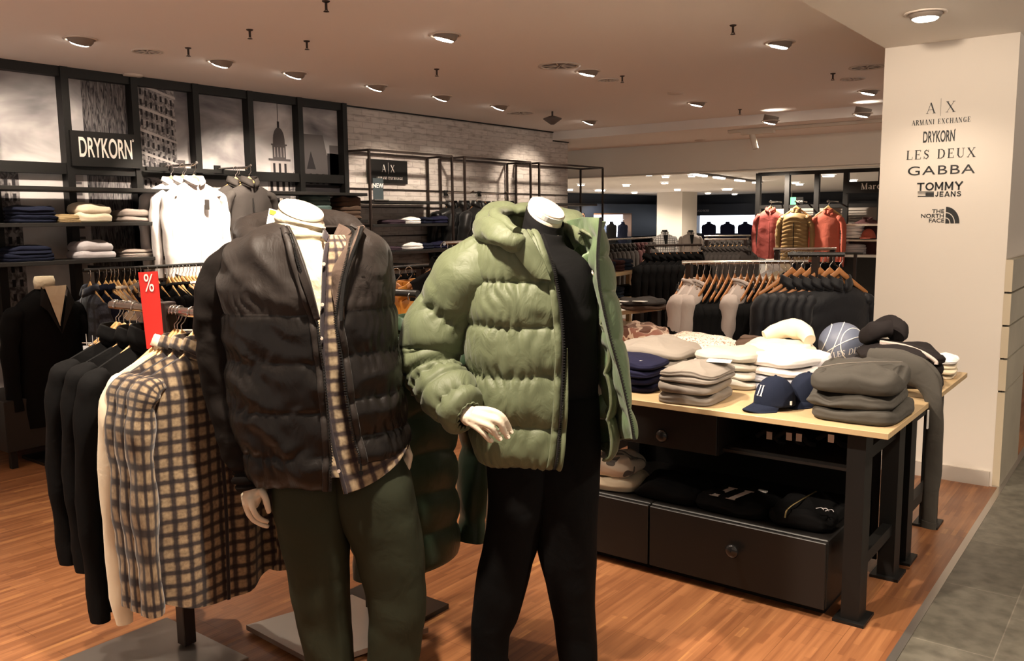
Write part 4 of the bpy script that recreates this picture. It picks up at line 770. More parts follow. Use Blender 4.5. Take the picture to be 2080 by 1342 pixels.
for (x, y) in ((-6.46, 2.4), (-6.46, 3.0), (-6.0, 2.4), (-6.0, 3.0)): b = MB(); b.box((x-.02, y-.02, 0), (x+.02, y+.02, .12)); b.build('leg', m_black, t, org=t.location)

# ------------------------------------------------------------------ open steel frames on the white brick wall
FX0, FX1, FT, FB = WX+.03, -6.28, 2.285, 1.27
frames = [(5.95, 7.17), (7.38, 8.62), (8.80, 10.30)]
for k, (a, c) in enumerate(frames):
    t = thing('steel_box_display', ['dark steel box frame around the black logo sign', 'dark steel box frame around the black jackets', 'dark steel box frame at the end of the brick wall'][k], 'display frame', (FX0, (a+c)/2, FB))
    s = .022
    for x in (FX0, FX1):
        for y in (a, c): b = MB(); b.bar((x, y, FB), (x, y, FT), s); b.build('upright', m_bronze, t, org=t.location)
        for z in (FB, FT): b = MB(); b.bar((x, a, z), (x, c, z), s); b.build('crossbar', m_bronze, t, org=t.location)
    for y in (a, c):
        for z in (FB, FT): b = MB(); b.bar((FX0, y, z), (FX1, y, z), s); b.build('depth_bar', m_bronze, t, org=t.location)
for k, z in enumerate((1.93, 1.74, 1.44)):
    b = MB(); b.bar((WX+.012, 5.96, z), (WX+.012, 10.0, z-.01), .012); tag(b.build('wall_rail', m_bronze), 'thin dark rail fixed along the brick wall, %s of three' % ('top', 'middle', 'bottom')[k], 'rail')
def shelf2(y0, y1, z, lab): return shelf(y0, y1, z, lab, d=.33, x0=WX+.035, nm='frame_shelf', group='shelves in the steel frames', brackets=False)
shelf2(6.0, 7.12, 1.80, 'top dark shelf of the first steel frame under the logo sign'); shelf2(6.0, 7.12, 1.565, 'middle dark shelf of the first steel frame'); shelf2(6.0, 7.12, 1.295, 'lowest dark shelf of the first steel frame'); shelf2(8.85, 10.2, 1.80, 'dark shelf in the end steel frame behind the green hood')
# logo sign and NEW card
t = thing('logo_sign', 'black sign board with letters A and X on the brick wall', 'sign', (WX+.02, 6.56, 2.11)); b = MB(); b.box((WX+.018, 6.27, 1.99), (WX+.03, 6.85, 2.235)); b.build('board', m_black, t, org=t.location)
serif('A|X', .072, (WX+.032, 6.56, 2.145), (0, 1, 0), (0, 0, 1), MATS['sign_white'], parent=t, track=.18, org=t.location, wt=.9); serif('ARMANI EXCHANGE', .026, (WX+.032, 6.58, 2.045), (0, 1, 0), (0, 0, 1), MATS['sign_white'], parent=t, track=.24, org=t.location)
nx = -6.34; c0 = onX(768, 378, nx); t = thing('new_card', 'small dark card reading NEW standing on the top frame shelf', 'sign card', (nx, c0[1], 1.80))
b = MB(); b.box((nx-.002, c0[1]-.07, 1.805), (nx+.002, c0[1]+.07, 2.02)); b.build('card', mat('slate_card', (0.03, 0.042, 0.047), .5), t, org=t.location); b = MB(); b.box((nx-.03, c0[1]-.1, 1.80), (nx+.05, c0[1]+.1, 1.808)); b.build('stand', m_chrome, t, org=t.location)
loc_to(t, text('NEW', .062, (nx+.003, c0[1]-.005, 1.945), (PI/2, 0, PI/2), MATS['sign_white'], parent=t, bold=.0012))
# folded stock in the first frame
XF = WX+.22
def fy(px, py): return float(onX(px, py, XF)[1])
for z, rows in ((1.565, [(795, f_purp, .3, .025, 'aubergine folded knit at the left of the middle frame shelf'), (829, f_white, .26, .05, 'bright white folded top on the middle frame shelf'), (856, f_dnavy, .2, .055, 'navy folded top right of the white one on the middle frame shelf'), (884, f_navy, .26, .06, 'dark blue folded top at the right of the middle frame shelf')]),
                (1.295, [(786, f_purp, .32, .025, 'aubergine folded knit at the left of the lowest frame shelf'), (832, f_white, .28, .055, 'bright white folded top on the lowest frame shelf'), (858, f_dnavy, .2, .05, 'navy folded top right of the white one on the lowest frame shelf'), (884, f_navy, .26, .055, 'dark blue folded top at the right of the lowest frame shelf')])):
    for k, (px, m, w_, h, lab) in enumerate(rows):
        o = folded('folded_shirt', m, w_*.85, .24, h, 2, int(px), res=.6, rag=.012); o.location = (XF, fy(px, 445 if z > 1.4 else 495), z); o.rotation_euler = (0, 0, PI/2); tag(o, lab, 'folded garment')
# black puffer jackets face-out
gj = garment('hanging_puffer', p_black, W=.25, L=.62, T=.075, sl=.56, folds=3, amp=.004, seed=9, collar='stand', quilt=7, qa=.014, sr=.07, res=.8)
for gi, (px, nm, n) in enumerate(((955, 'behind the green hood, left group', 3), (1022, 'behind the green hood, right group', 3))):
    y = float(onX(px, 400, -6.3)[1]); face_arm(y-.03, 1.905, -6.22, 'chrome arm above the %s black jackets' % ('left', 'right')[gi], x0=WX+.03)
    for k in range(n):
        x = -6.5+k*.11; yy = y+(-.09, 0, .09)[k]
        o = gj if gi == 0 and k == 0 else dup(gj)
        hang(o, (x, yy, 1.89), PI/2+.15*(k-1), 'black quilted jacket %s, %s' % (nm, ('rear', 'middle', 'front')[k]), 'jacket', 'black quilted jackets on the brick wall'); hanger((x, yy, 1.89), PI/2, 'wooden hanger above the black jackets on the brick wall', 'hangers of the black jackets', dark=True)
b = MB(); yy = float(onX(962, 445, -6.2)[1]); b.box((-6.15, yy-.03, 1.52), (-6.148, yy+.02, 1.63)); tag(b.build('price_tag', m_white), 'white paper tag on a black jacket by the steel frame', 'price tag')
# rail under the frames
t = rail('wall_rail', (-5.9, 6.0, 1.16), (-5.9, 8.3, 1.16), 'chrome rail under the steel frames with dark and mustard clothes', foot=False)
for y in (6.3, 8.0): b = MB(); b.bar((WX, y, 1.16), (-5.9, y, 1.16), .02); b.build('support_arm', m_blackm, t, org=t.location)
gb = garment('hanging_jacket', f_black, W=.23, L=.42, T=.05, sl=.36, folds=4, amp=.006, seed=21, collar='stand', res=.5)
yA = float(onX(800, 560, -5.9)[1]); n = 0
for i in range(17):
    y = yA-.1+i*.095
    if y > 8.25: break
    o = gb if i == 0 else dup(gb); hang(o, (-5.9, y, 1.16), rnd(i).uniform(-.2, .1), 'black garment on the chrome rail under the steel frames', 'jacket', 'black garments under the steel frames'); hanger((-5.9, y, 1.16), rnd(i).uniform(-.2, .1), 'wooden hanger on the chrome rail under the steel frames', 'hangers under the steel frames', dark=True)
# mustard jackets behind short black ones on a two-rail rack
p0 = at(806, 575, 5.0); p1 = at(900, 572, 5.5)
t = rail('garment_rack', (p0[0]-.1, p0[1]-.1, 1.32), (p1[0]+.1, p1[1]+.1, 1.32), 'rack of mustard and short black jackets between the two mannequins', posts=(.5,), m=m_blackm)
b = MB(); n_ = np.array([-(p1-p0)[1], (p1-p0)[0], 0]); n_ /= -np.linalg.norm(n_); F2 = n_*.32; b.tube([(p0[0]+F2[0], p0[1]+F2[1], 1.47), (p1[0]+F2[0], p1[1]+F2[1], 1.47)], .012, 10); b.build('front_bar', m_chrome, t, org=t.location)
b = MB(); c_ = (p0+p1)/2; b.bar((c_[0], c_[1], 1.2), (c_[0]+F2[0], c_[1]+F2[1], 1.46), .02); b.build('arm', m_bronze, t, org=t.location)
gm = garment('hanging_puffer', f_orange, W=.22, L=.5, T=.05, sl=.45, folds=6, amp=.012, seed=31, collar='stand', res=.8)
gk = garment('hanging_vest', f_black, W=.2, L=.19, T=.055, sl=0, folds=4, amp=.006, seed=33, collar='stand', res=.6)
dirr = math.atan2(p1[1]-p0[1], p1[0]-p0[0])
for i in range(5):
    q = p0+(p1-p0)*(i/4); o = gm if i == 0 else dup(gm); hang(o, (q[0], q[1], 1.32), dirr-PI/2+.5, 'mustard jacket in the row between the two mannequins', 'jacket', 'mustard jackets'); hanger((q[0], q[1], 1.32), dirr-PI/2+.5, 'hanger of a mustard jacket between the mannequins', 'hangers of the mustard jackets', dark=True)
    q = q+F2; o = gk if i == 0 else dup(gk); hang(o, (q[0], q[1], 1.47), dirr-PI/2+.5, 'short black vest hung in front of the mustard jackets', 'vest', 'short black vests'); hanger((q[0], q[1], 1.47), dirr-PI/2+.5, 'hanger of a short black vest between the mannequins', 'hangers of the short vests', dark=True)
# ------------------------------------------------------------------ the two dressed mannequins
RT = _rt
def lat(px, py, d): return float(at(px, py, d)@RT)
def ellrow(row, D, nu=None, p=0.82, arc=None, angs=None):
    """row = (py, xl, xr, dh[, zl, zr]); returns points around a horizontal section. arc = open from zip-left round the back to zip-right"""
    py, xl, xr, dh = row[:4]; cx = (xl+xr)/2; c = at(cx, py, D); hw = (lat(xr, py, D)-lat(xl, py, D))/2; lc = float(c@RT)
    if angs is None:
        if arc:
            Df = D-dh*.85
            def ang(zx):
                k = (lat(zx, py, Df)-lc)/hw; k = max(-.97, min(.97, k)); k = math.copysign(abs(k)**(1/p), k); return 2*PI-math.acos(k)
            a0, a1 = ang(row[4]), ang(row[5])-2*PI; angs = np.linspace(a0, a1, nu)
        else: angs = np.linspace(0, 2*PI, nu, endpoint=False)
    ca, sa = np.cos(angs), np.sin(angs)
    X = hw*np.sign(ca)*np.abs(ca)**p; Y_ = dh*np.sign(sa)*np.abs(sa)**p
    return c[None, :]+X[:, None]*RT[None, :]+Y_[:, None]*FH[None, :]
def rows_interp(rows, nv): return cr(np.array(rows, float), nv)
def normals(G, cu):
    du = (np.roll(G, -1, 1)-np.roll(G, 1, 1)) if cu else np.gradient(G, axis=1); dv = np.gradient(G, axis=0); N = np.cross(du, dv); return N/(np.linalg.norm(N, axis=2)[..., None]+1e-12)
def seamfun(val, seams):
    """0 at a seam, 1 mid panel; plus distance to the nearest seam"""
    s = sorted(seams)
    if val <= s[0]: return min(1, (s[0]-val)/max(1e-6, (s[1]-s[0])*.5 if len(s) > 1 else 1))**.5, s[0]-val
    if val >= s[-1]: return min(1, (val-s[-1])/max(1e-6, (s[-1]-s[-2])*.5 if len(s) > 1 else 1))**.5, val-s[-1]
    for a, b in zip(s, s[1:]):
        if a <= val <= b: f = (val-a)/(b-a); return math.sin(PI*f)**.5, min(val-a, b-val)
    return 1, 1
def displace(G, cu, fn, sign=1):
    N = normals(G, cu)*sign; out = G.copy()
    for j in range(G.shape[0]):
        for i in range(G.shape[1]): out[j, i] += N[j, i]*fn(j/(G.shape[0]-1), i/(G.shape[1]-1), G[j, i])
    return out
def outward(G, cu, c):
    N = normals(G, cu); j, i = G.shape[0]//2, G.shape[1]//2; s = np.sum((N*(G-c)).reshape(-1, 3)@np.ones(3)); return 1 if s > 0 else -1
def mk(G, name, m, t, cu=False, th=0.0, capend=None, uv=True, smooth=True):
    b = MB(); U = uvgrid(G) if uv else None; b.grid(G, cu=cu, uv=U)
    if capend:
        if 0 in capend: b.cap(G[0], 0, True)
        if -1 in capend: b.cap(G[-1])
    o = b.build(name, m, t, smooth=smooth, org=t.location)
    if th: thick(o, th, 0)
    return o
def torso(t, name, m, rows, D, nu, nv, seams=None, puff=0.012, arc=True, wr=0.006, seed=0, th=.006, gather=.004, hemfn=None, p=.82, diag=None):
    R_ = rows_interp(rows, nv); G = np.array([ellrow(r, D, nu, p, arc) for r in R_]); c = G.reshape(-1, 3).mean(0)
    if hemfn: G = hemfn(G)
    s = outward(G, not arc, c)
    def fn(v, u, P):
        py = np.interp(v, np.linspace(0, 1, nv), R_[:, 0]); d = 0
        if seams:
            wob = 5*nz(P, 5, seed); q, ds = seamfun(py+wob, seams); d += puff*q*(min(1, (1-v)*14))**.5; d += gather*math.exp(-ds/24)*math.sin(u*230+7*nz(P, 12, seed))*(.3+abs(nz(P, 9, seed+4))*2)
        d += wr*(nz((P[0], P[1], P[2]*.6), 9, seed+1)+.5*nz(P, 19, seed+2))
        if diag: d += diag*(rid((P[0]*1.2+P[2]*.8, P[1], P[2]*.8), 7, seed+7))*.5
        return d
    G = displace(G, not arc, fn, s); return mk(G, name, m, t, cu=not arc, th=th), G
def limb(t, name, m, pts, n=80, nr=36, seams=None, puff=.012, wr=.006, seed=0, ell=.9, th=.004, gather=.004, caps=None, foldamp=.0, folds=()):
    """pts = (px,py,depth,radius_px)"""
    C = np.array([list(at(a, b, d))+[r*d/FPX] for a, b, d, r in pts]); C = cr(C, n); G = tube_grid(C[:, :3], C[:, 3], nr, ell=ell, up=FH if True else None)
    ctr = C[:, :3]
    for j in range(n):
        f = j/(n-1)
        for i in range(nr):
            P = G[j, i]; dr = P-ctr[j]; dr /= np.linalg.norm(dr)+1e-9; d = wr*(nz((P[0], P[1], P[2]*1.3), 10, seed)+.5*nz(P, 22, seed+1))
            if seams:
                q, ds = seamfun(f+.012*nz(P, 8, seed), seams); d += puff*(q-.35); d += gather*math.exp(-ds/.02)*math.sin(i*2*PI/nr*13+5*nz(P, 10, seed))
            for (fc, wd, am, tw) in folds: d -= am*math.exp(-((f-fc-.03*math.sin(i*2*PI/nr+tw))/wd)**2)
            d += foldamp*(rid((P[0], P[1], P[2]*1.6), 8, seed+3)-.3)*.5
            G[j, i] = P+dr*d
    return mk(G, name, m, t, cu=True, th=th, capend=caps), C
def zipper(t, pts, name='zipper', m=None, side=1):
    P = cr(np.array(pts, float), 120); b = MB(); b.tube(P, .0035, 6)
    d = np.gradient(P, axis=0); d /= np.linalg.norm(d, axis=1)[:, None]
    for k in range(0, 120, 1):
        c = P[k]; r_ = RT*side; b.bar(c-FH*.004-r_*.002, c-FH*.004+r_*.007, .0022, .003, 0)
    return b.build(name, m or m_blackm, t, org=t.location)
def tilted(cx, cy, D, nvec, rad, n=40, off=0.0):
    c = at(cx, cy, D)+np.array(nvec)*off; nv_ = np.array(nvec)/np.linalg.norm(nvec); u = RT-nv_*(nv_@RT); u /= np.linalg.norm(u); v = np.cross(nv_, u); v = v if v@FH > 0 else -v
    a = np.linspace(0, 2*PI, n, endpoint=False); return c+rad*(np.cos(a)[:, None]*u+np.sin(a)[:, None]*v)
m_mann = mat('mannequin_gloss_cream', (0.74, 0.64, 0.50), 0.38, spec=.4); m_cap = mat('mannequin_neck_cap', (0.72, 0.58, 0.48), 0.4)
def body(t, pieces, name='body', vox=.0045):
    b = MB()
    for P in pieces:
        b.grid(P, cu=True); b.cap(P[0], 0, True); b.cap(P[-1])
    o = b.build(name, m_mann, t, org=t.location, smooth=True)
    bake(o, ('REMESH', dict(mode='VOXEL', voxel_size=vox)), ('SMOOTH', dict(factor=.6, iterations=5)))
    return o
def tb(pts, n=14, nr=12, ell=1.0):
    C = np.array([list(at(a, b, d))+[r] for a, b, d, r in pts]); C = cr(C, n); return tube_grid(C[:, :3], C[:, 3], nr, ell=ell, up=FH)

# ---- A: brown jacket mannequin
DA = 2.80; oA = at(690, 1290, 2.86); oA[2] = 0
tA = thing('mannequin', 'headless cream mannequin in an open dark brown hooded jacket, check shirt and olive trousers', 'mannequin', (oA[0], oA[1], 0))
nA = RT*.36+np.array([0, 0, .88])-FH*.32; nA /= np.linalg.norm(nA)
neck = [tilted(612, 428, DA, nA, .073, off=0), tilted(611, 440, DA, nA, .073), tilted(611, 446, DA, nA, .080), np.roll(ellrow((462, 560, 655, .072), DA, 40), 0, 0), ellrow((490, 566, 652, .075), DA, 40), ellrow((520, 500, 740, .09), DA, 40), ellrow((600, 480, 770, .1), DA, 40), ellrow((800, 500, 790, .1), DA, 40), ellrow((950, 540, 800, .11), DA, 40)]
neck = cr(np.array(neck), 60)
hb = [neck,
      tb([(470, 560, DA, .05), (472, 760, DA, .045), (512, 985, 2.74, .032), (516, 1005, 2.73, .028)], 24), tb([(755, 540, 2.84, .032), (765, 640, 2.92, .03), (775, 740, 2.92, .03), (812, 885, 2.87, .025), (818, 912, 2.85, .026)], 24),
      # left hand: palm and curled fingers
      tb([(514, 985, 2.74, .030), (512, 1010, 2.73, .032), (507, 1028, 2.73, .026)], 10, ell=.7),
      tb([(502, 1010, 2.735, .017), (503, 1030, 2.73, .0115), (512, 1052, 2.73, .0105), (530, 1064, 2.735, .0095), (547, 1070, 2.74, .008)], 20),
      tb([(510, 1012, 2.71, .015), (514, 1034, 2.70, .0105), (526, 1052, 2.71, .0100), (546, 1060, 2.73, .0075)], 20),
      tb([(498, 1008, 2.76, .015), (500, 1030, 2.77, .0105), (508, 1048, 2.78, .0095), (524, 1060, 2.78, .008)], 20),
      tb([(497, 1002, 2.78, .014), (497, 1022, 2.795, .0095), (504, 1040, 2.80, .0085), (516, 1050, 2.81, .007)], 20),
      tb([(528, 992, 2.72, .015), (538, 1008, 2.71, .012), (543, 1026, 2.71, .0110), (547, 1042, 2.715, .0085)], 20),
      # right hand beside the thigh
      tb([(816, 905, 2.85, .028), (820, 922, 2.85, .028), (824, 935, 2.85, .024)], 10, ell=.7),
      tb([(822, 930, 2.83, .014), (830, 942, 2.82, .0105), (826, 958, 2.82, .0085)], 14), tb([(818, 930, 2.84, .013), (824, 948, 2.83, .010), (819, 966, 2.83, .0085)], 14),
      tb([(814, 930, 2.86, .013), (818, 950, 2.86, .010), (812, 968, 2.86, .008)], 14), tb([(812, 926, 2.88, .012), (813, 946, 2.88, .009), (808, 960, 2.88, .008)], 14), tb([(826, 912, 2.83, .013), (833, 926, 2.82, .0105), (831, 942, 2.82, .0085)], 14),
      tb([(625, 950, DA, .10), (640, 1100, DA, .085), (660, 1250, DA, .06), (680, 1350, DA, .045), (684, 1386, DA, .04)], 30), tb([(760, 950, DA, .10), (785, 1100, DA, .085), (800, 1250, DA, .06), (800, 1350, DA, .045), (798, 1386, DA, .04)], 30)]
body(tA, hb)
b = MB(); R1 = tilted(612, 428, DA, nA, .0735, off=.0); R2_ = tilted(612, 428, DA, nA, .0715, off=.006); b.grid(np.array([R1, R2_]), cu=True); b.cap(R2_); b.build('neck_cap', m_mann, tA, org=tA.location)
# base plate and calf rod
c3 = [onZ(715, 1208, .03), onZ(500, 1270, .03), onZ(870, 1275, .03)]; c4 = c3[1]+c3[2]-c3[0]
b = MB(); P4 = [c3[0], c3[1], c4, c3[2]]; b.poly([(p[0], p[1], .012) for p in P4], (0, 0, .020)); o = b.build('base_plate', mat('base_plate_steel', (0.42, 0.38, 0.34), .32, metal=.75, var=.12, bscale=4), tA, org=tA.location)
b = MB(); b.tube([at(705, 1250, 3.02)*[1, 1, 0]+[0, 0, .03], at(705, 1250, 2.98)*[1, 1, 0]+[0, 0, .38]], .008, 10); b.build('calf_rod', m_chrome, tA, org=tA.location, smooth=True)
# trousers
def leg(t, name, m, rows, D, seed, nu=44, nv=80, wr=.006, crease=.0, th=.004):
    R_ = rows_interp(rows, nv); G = np.array([ellrow(r, r[4] if len(r) > 4 else D, nu, .9) for r in R_]); s = outward(G, True, G.reshape(-1, 3).mean(0))
    def fn(v, u, P): return wr*(nz((P[0]*1.5, P[1]*1.5, P[2]*.7), 5, seed)+.6*nz((P[0]+P[2]*.7, P[1], P[2]), 9, seed+1))+crease*math.exp(-((u-.75)/.02)**2)
    G = displace(G, True, fn, s); return mk(G, name, m, t, cu=True, th=th)
leg(tA, 'trouser_leg', f_olive, [(930, 548, 700, .125, 2.80), (1000, 556, 706, .125, 2.80), (1050, 562, 706, .12, 2.80), (1120, 578, 708, .11, 2.80), (1180, 590, 709, .10, 2.80), (1260, 606, 713, .09, 2.80), (1342, 622, 719, .085, 2.80), (1383, 631, 721, .08, 2.80)], DA, 3, wr=.009)
leg(tA, 'trouser_leg', f_olive, [(880, 670, 800, .10, 2.80), (930, 672, 818, .11, 2.80), (960, 674, 833, .12, 2.80), (1000, 678, 842, .125, 2.80), (1050, 693, 849, .12, 2.80), (1120, 722, 858, .11, 2.80), (1180, 741, 862, .10, 2.80), (1240, 755, 861, .095, 2.80), (1290, 753, 855, .09, 2.80), (1342, 748, 846, .085, 2.80), (1383, 746, 840, .08, 2.80)], DA, 4, wr=.009)
# cream turtleneck
tn_rows = [(448, 564, 655, .072), (470, 563, 655, .075), (490, 562, 658, .078), (505, 548, 672, .085), (525, 515, 720, .095), (560, 500, 745, .105), (620, 500, 765, .11), (700, 505, 775, .11)]
G = np.array([ellrow(r, DA, 60, .9) for r in rows_interp(tn_rows, 50)])
G[:10] = G[:10]+np.linspace(1, 0, 10)[:, None, None]*((G[:10]-G[:10].mean(1, keepdims=True))@RT)[..., None]*np.array([0, 0, -.30])
s = outward(G, True, G.reshape(-1, 3).mean(0)); G = displace(G, True, lambda v, u, P: .004*math.sin(v*38+3*nz(P, 6, 2))*(1 if v < .3 else .3)+.003*nz(P, 12, 3), s); mk(G, 'turtleneck', f_creamk, tA, cu=True, th=.004)
# check shirt, open at the top, buttoned below
sh_rows = [(478, 545, 705, .10, 560, 665), (505, 510, 745, .115, 570, 659), (540, 490, 760, .125, 590, 656), (600, 485, 775, .13, 618, 654), (640, 485, 780, .13, 636, 652), (700, 490, 785, .13, 650, 653), (800, 500, 795, .135, 657, 660), (900, 520, 812, .145, 676, 679), (950, 530, 828, .15, 690, 693), (975, 535, 832, .15, 697, 700)]
def hemA(G):
    n = G.shape[0]
    for i in range(G.shape[1]):
        u = i/(G.shape[1]-1); lift = .055
        if u > .5: lift = .16*((1-u)/.25 if u > .75 else 1)**1.2
        G[:, i, 2] += np.linspace(0, 1, n)**3*lift
    return G
o, G = torso(tA, 'check_shirt', pl_shirt, sh_rows, DA, 120, 90, arc=True, wr=.005, seed=5, th=.003, hemfn=hemA)
b = MB(); Pz = G[:, -1][6:]; b.tube(Pz[::2]-FH*.004+RT*.008, .008, 6, ell=.3); b.build('placket', pl_shirt, tA, org=tA.location, smooth=True)
b = MB()
for k in (18, 32, 46, 60, 74): b.lathe([(.0055, 0), (.0055, .003)], G[k, -1]-FH*.012+RT*.008, 12, axis=-FH)
b.build('button', m_cap, tA, org=tA.location)
o['kind'] = 'thing'
# shirt collar points by the neck
b = MB(); C = np.array([[at(664, 470, 2.72), at(668, 478, 2.71), at(664, 492, 2.70)], [at(658, 462, 2.75), at(659, 470, 2.74), at(656, 484, 2.72)], [at(656, 465, 2.84), at(657, 472, 2.84), at(656, 484, 2.82)]]); b.grid(surf(C, 10, 10)); o = b.build('collar', pl_shirt, tA, org=tA.location, smooth=True); thick(o, .004)
# jacket body
J = [(468, 560, 712, .10, 585, 722), (485, 512, 742, .125, 590, 719), (505, 482, 768, .15, 598, 716), (530, 468, 776, .16, 606, 710), (565, 464, 782, .165, 618, 703), (600, 466, 786, .17, 630, 698), (650, 470, 789, .17, 643, 693), (700, 474, 793, .17, 650, 701), (760, 478, 798, .17, 658, 709), (820, 484, 803, .17, 663, 716), (880, 494, 809, .165, 668, 726), (935, 506, 818, .16, 668, 738), (962, 520, 816, .15, 666, 742)]
def hemJ(G):
    n = G.shape[0]
    for i in range(G.shape[1]):
        u = i/(G.shape[1]-1); lift = -.0 if u < .5 else .085*min(1, (u-.5)/.3); G[:, i, 2] += np.linspace(0, 1, n)**2.5*lift
    return G
m_yoke = p_brown
o, GJ = torso(tA, 'jacket_body', p_brown, J, DA, 170, 130, seams=[628, 722, 815, 900, 975], puff=.014, wr=.010, seed=11, th=.010, gather=.006, hemfn=hemJ, diag=.024)
o.data.materials.append(p_lowbr); nu_ = GJ.shape[1]-1
_pyj = rows_interp(J, 130)[:, 0]
o.data.polygons.foreach_set('material_index', [1 if _pyj[k//nu_] > 628 else 0 for k in range(len(o.data.polygons))])
zl = GJ[:, 0]-FH*.012; zr = GJ[:, -1]-FH*.012
for (zz_, sd) in ((zl, 1), (zr, -1)):
    b = MB(); b.tube(cr(zz_[2:], 70), .011, 8, ell=.5); b.build('zip_guard', p_brown, tA, org=tA.location, smooth=True)
zipper(tA, zl[8::6]+RT*.014-FH*.004); zipper(tA, zr[4::6]-RT*.012-FH*.004, side=-1)
b = MB(); e = zr[-1]-RT*.012; b.tube([e, e+[0, 0, -.02]-FH*.003], .004, 8); b.lathe([(.008, 0), (.008, .003)], e+[0, 0, -.028]-FH*.006, 12, axis=-FH); b.build('zip_pull', m_blackm, tA, org=tA.location)
# sleeves
limb(tA, 'sleeve', p_slv, [(505, 522, 2.80, 46), (468, 575, 2.80, 60), (455, 660, 2.80, 57), (465, 750, 2.80, 55), (482, 840, 2.78, 52), (500, 920, 2.76, 43), (510, 965, 2.74, 37), (516, 992, 2.73, 28)], n=120, nr=44, wr=.010, seed=3, foldamp=.012, folds=[(.80, .02, .012, .5), (.86, .018, .014, 2.), (.92, .016, .012, .9)])
limb(tA, 'sleeve', p_slv, [(738, 503, 2.82, 34), (756, 560, 2.86, 36), (764, 640, 2.92, 37), (774, 740, 2.92, 36), (795, 830, 2.90, 30), (810, 893, 2.86, 22)], n=90, nr=36, wr=.008, seed=6, foldamp=.008)
# hood: thick bunched roll behind the neck
def roll(t, name, m, pts, n=70, nr=30, seed=0, wr=.014, fold=.016, ell=.85, quilt=0):
    C = np.array([list(at(a, b, d))+[r] for a, b, d, r in pts]); C = cr(C, n); G = tube_grid(C[:, :3], C[:, 3], nr, ell=ell)
    for j in range(n):
        for i in range(nr):
            P = G[j, i]; dr = P-C[j, :3]; dr /= np.linalg.norm(dr)+1e-9; d = wr*nz(P, 11, seed)+fold*(rid((P[0], P[1], P[2]*2.2), 9, seed+2)-.4)*.5
            if quilt: d += .008*abs(math.sin(PI*quilt*j/n))**.5
            G[j, i] = P+dr*d
    return mk(G, name, m, t, cu=True, capend=(0, -1))
roll(tA, 'hood', p_brown, [(590, 512, 2.70, .020), (548, 497, 2.72, .038), (512, 486, 2.80, .048), (512, 470, 2.92, .055), (560, 458, 3.02, .062), (630, 452, 3.06, .060), (690, 460, 3.02, .052), (722, 482, 2.92, .040), (735, 505, 2.82, .022)], seed=4)
# draped hood front on the left chest
C = np.array([[at(480, 498, 2.80), at(520, 478, 2.76), (at(556, 470, 2.72)), at(576, 468, 2.70)], [at(492, 515, 2.74), at(535, 502, 2.68), at(566, 496, 2.66), at(588, 494, 2.66)], [at(510, 520, 2.71), at(552, 520, 2.65), at(578, 522, 2.63), at(598, 528, 2.635)], [at(530, 528, 2.67), at(565, 535, 2.635), at(592, 548, 2.625), at(606, 556, 2.63)]])
G = surf(C, 40, 36, disp=lambda u, v, P: .008*nz(P, 10, 3)); mk(G, 'hood_drape', p_brown, tA, th=.012)
# left collar stand with embossed lettering, right collar flap
C = np.array([[at(570, 462, 2.685), at(586, 458, 2.675)], [at(584, 492, 2.665), at(600, 486, 2.655)], [at(598, 530, 2.625), at(614, 524, 2.615)], [at(618, 585, 2.59), at(632, 580, 2.585)], [at(640, 650, 2.60), at(650, 648, 2.60)]]); G = surf(C, 10, 40); mk(G, 'collar_stand', p_brown, tA, th=.012)
pa, pb = at(579, 470, 2.655), at(602, 528, 2.622); d_ = pb-pa; L_ = np.linalg.norm(d_); d_ /= L_; nrm = -FH*.95-RT*.1+np.array([0, 0, .2]); nrm -= d_*(nrm@d_); nrm /= np.linalg.norm(nrm); upv = np.cross(nrm, d_)
q = text('Calvin Klein', .023, (0, 0, 0), (0, 0, 0), mat('tonal_print', (0.012, .009, .008), .3), parent=None, sx=1.0, ext=.0006, sp=1.02); M4 = Matrix([[d_[0], upv[0], nrm[0], 0], [d_[1], upv[1], nrm[1], 0], [d_[2], upv[2], nrm[2], 0], [0, 0, 0, 1]]); q.parent = tA; q.matrix_local = Matrix.Translation(Vector((pa+pb)/2+nrm*.004)-tA.location) @ M4; q.scale = (.8, 1, 1)
C = np.array([[at(690, 455, 2.90), at(712, 462, 2.82), at(738, 457, 2.70)], [at(678, 478, 2.86), at(704, 484, 2.76), at(731, 482, 2.655)], [at(668, 508, 2.80), at(693, 516, 2.72), at(719, 516, 2.635)], [at(666, 545, 2.74), at(686, 552, 2.67), at(707, 556, 2.625)], [at(676, 590, 2.68), at(688, 596, 2.64), at(699, 602, 2.618)], [at(686, 640, 2.63), at(691, 645, 2.622), at(696, 650, 2.615)]])
G = surf(C, 34, 60, disp=lambda u, v, P: .010*nz(P, 9, 8)+.007*(rid(P, 8, 3)-.4)*math.sin(PI*min(1, u*1.1))); mk(G, 'collar_flap', fabric('brown_taffeta_lining', (0.10, 0.070, 0.056), rough=.5, bump=.3), tA, th=.008)
zipper(tA, [at(737, 460, 2.69), at(729, 485, 2.64), at(716, 520, 2.62), at(704, 560, 2.61), at(697, 605, 2.605), at(694, 650, 2.60)], side=-1)
# price label in the collar, arrow logo on the chest
C = at(553, 445, 2.84); b = MB(); b.poly([at(547, 423, 2.86), at(562, 427, 2.86), at(566, 462, 2.84), at(540, 460, 2.84)], FH*.0015); b.build('paper_label', m_white, tA, org=tA.location); b = MB(); b.poly([at(547.5, 425, 2.855), at(561, 428.5, 2.855), at(560, 437, 2.852), at(547, 434, 2.852)], FH*.001); b.build('label_stripe', mat('yellow_print', (.75, .5, .02), .5), tA, org=tA.location)
b = MB()
for k in range(3): b.bar(at(733+k*8, 545+k*1.5, 2.645), at(739+k*8, 537+k*1.5, 2.645), .0016)
b.build('chest_mark', m_cap if False else MATS['tonal_print'], tA, org=tA.location)

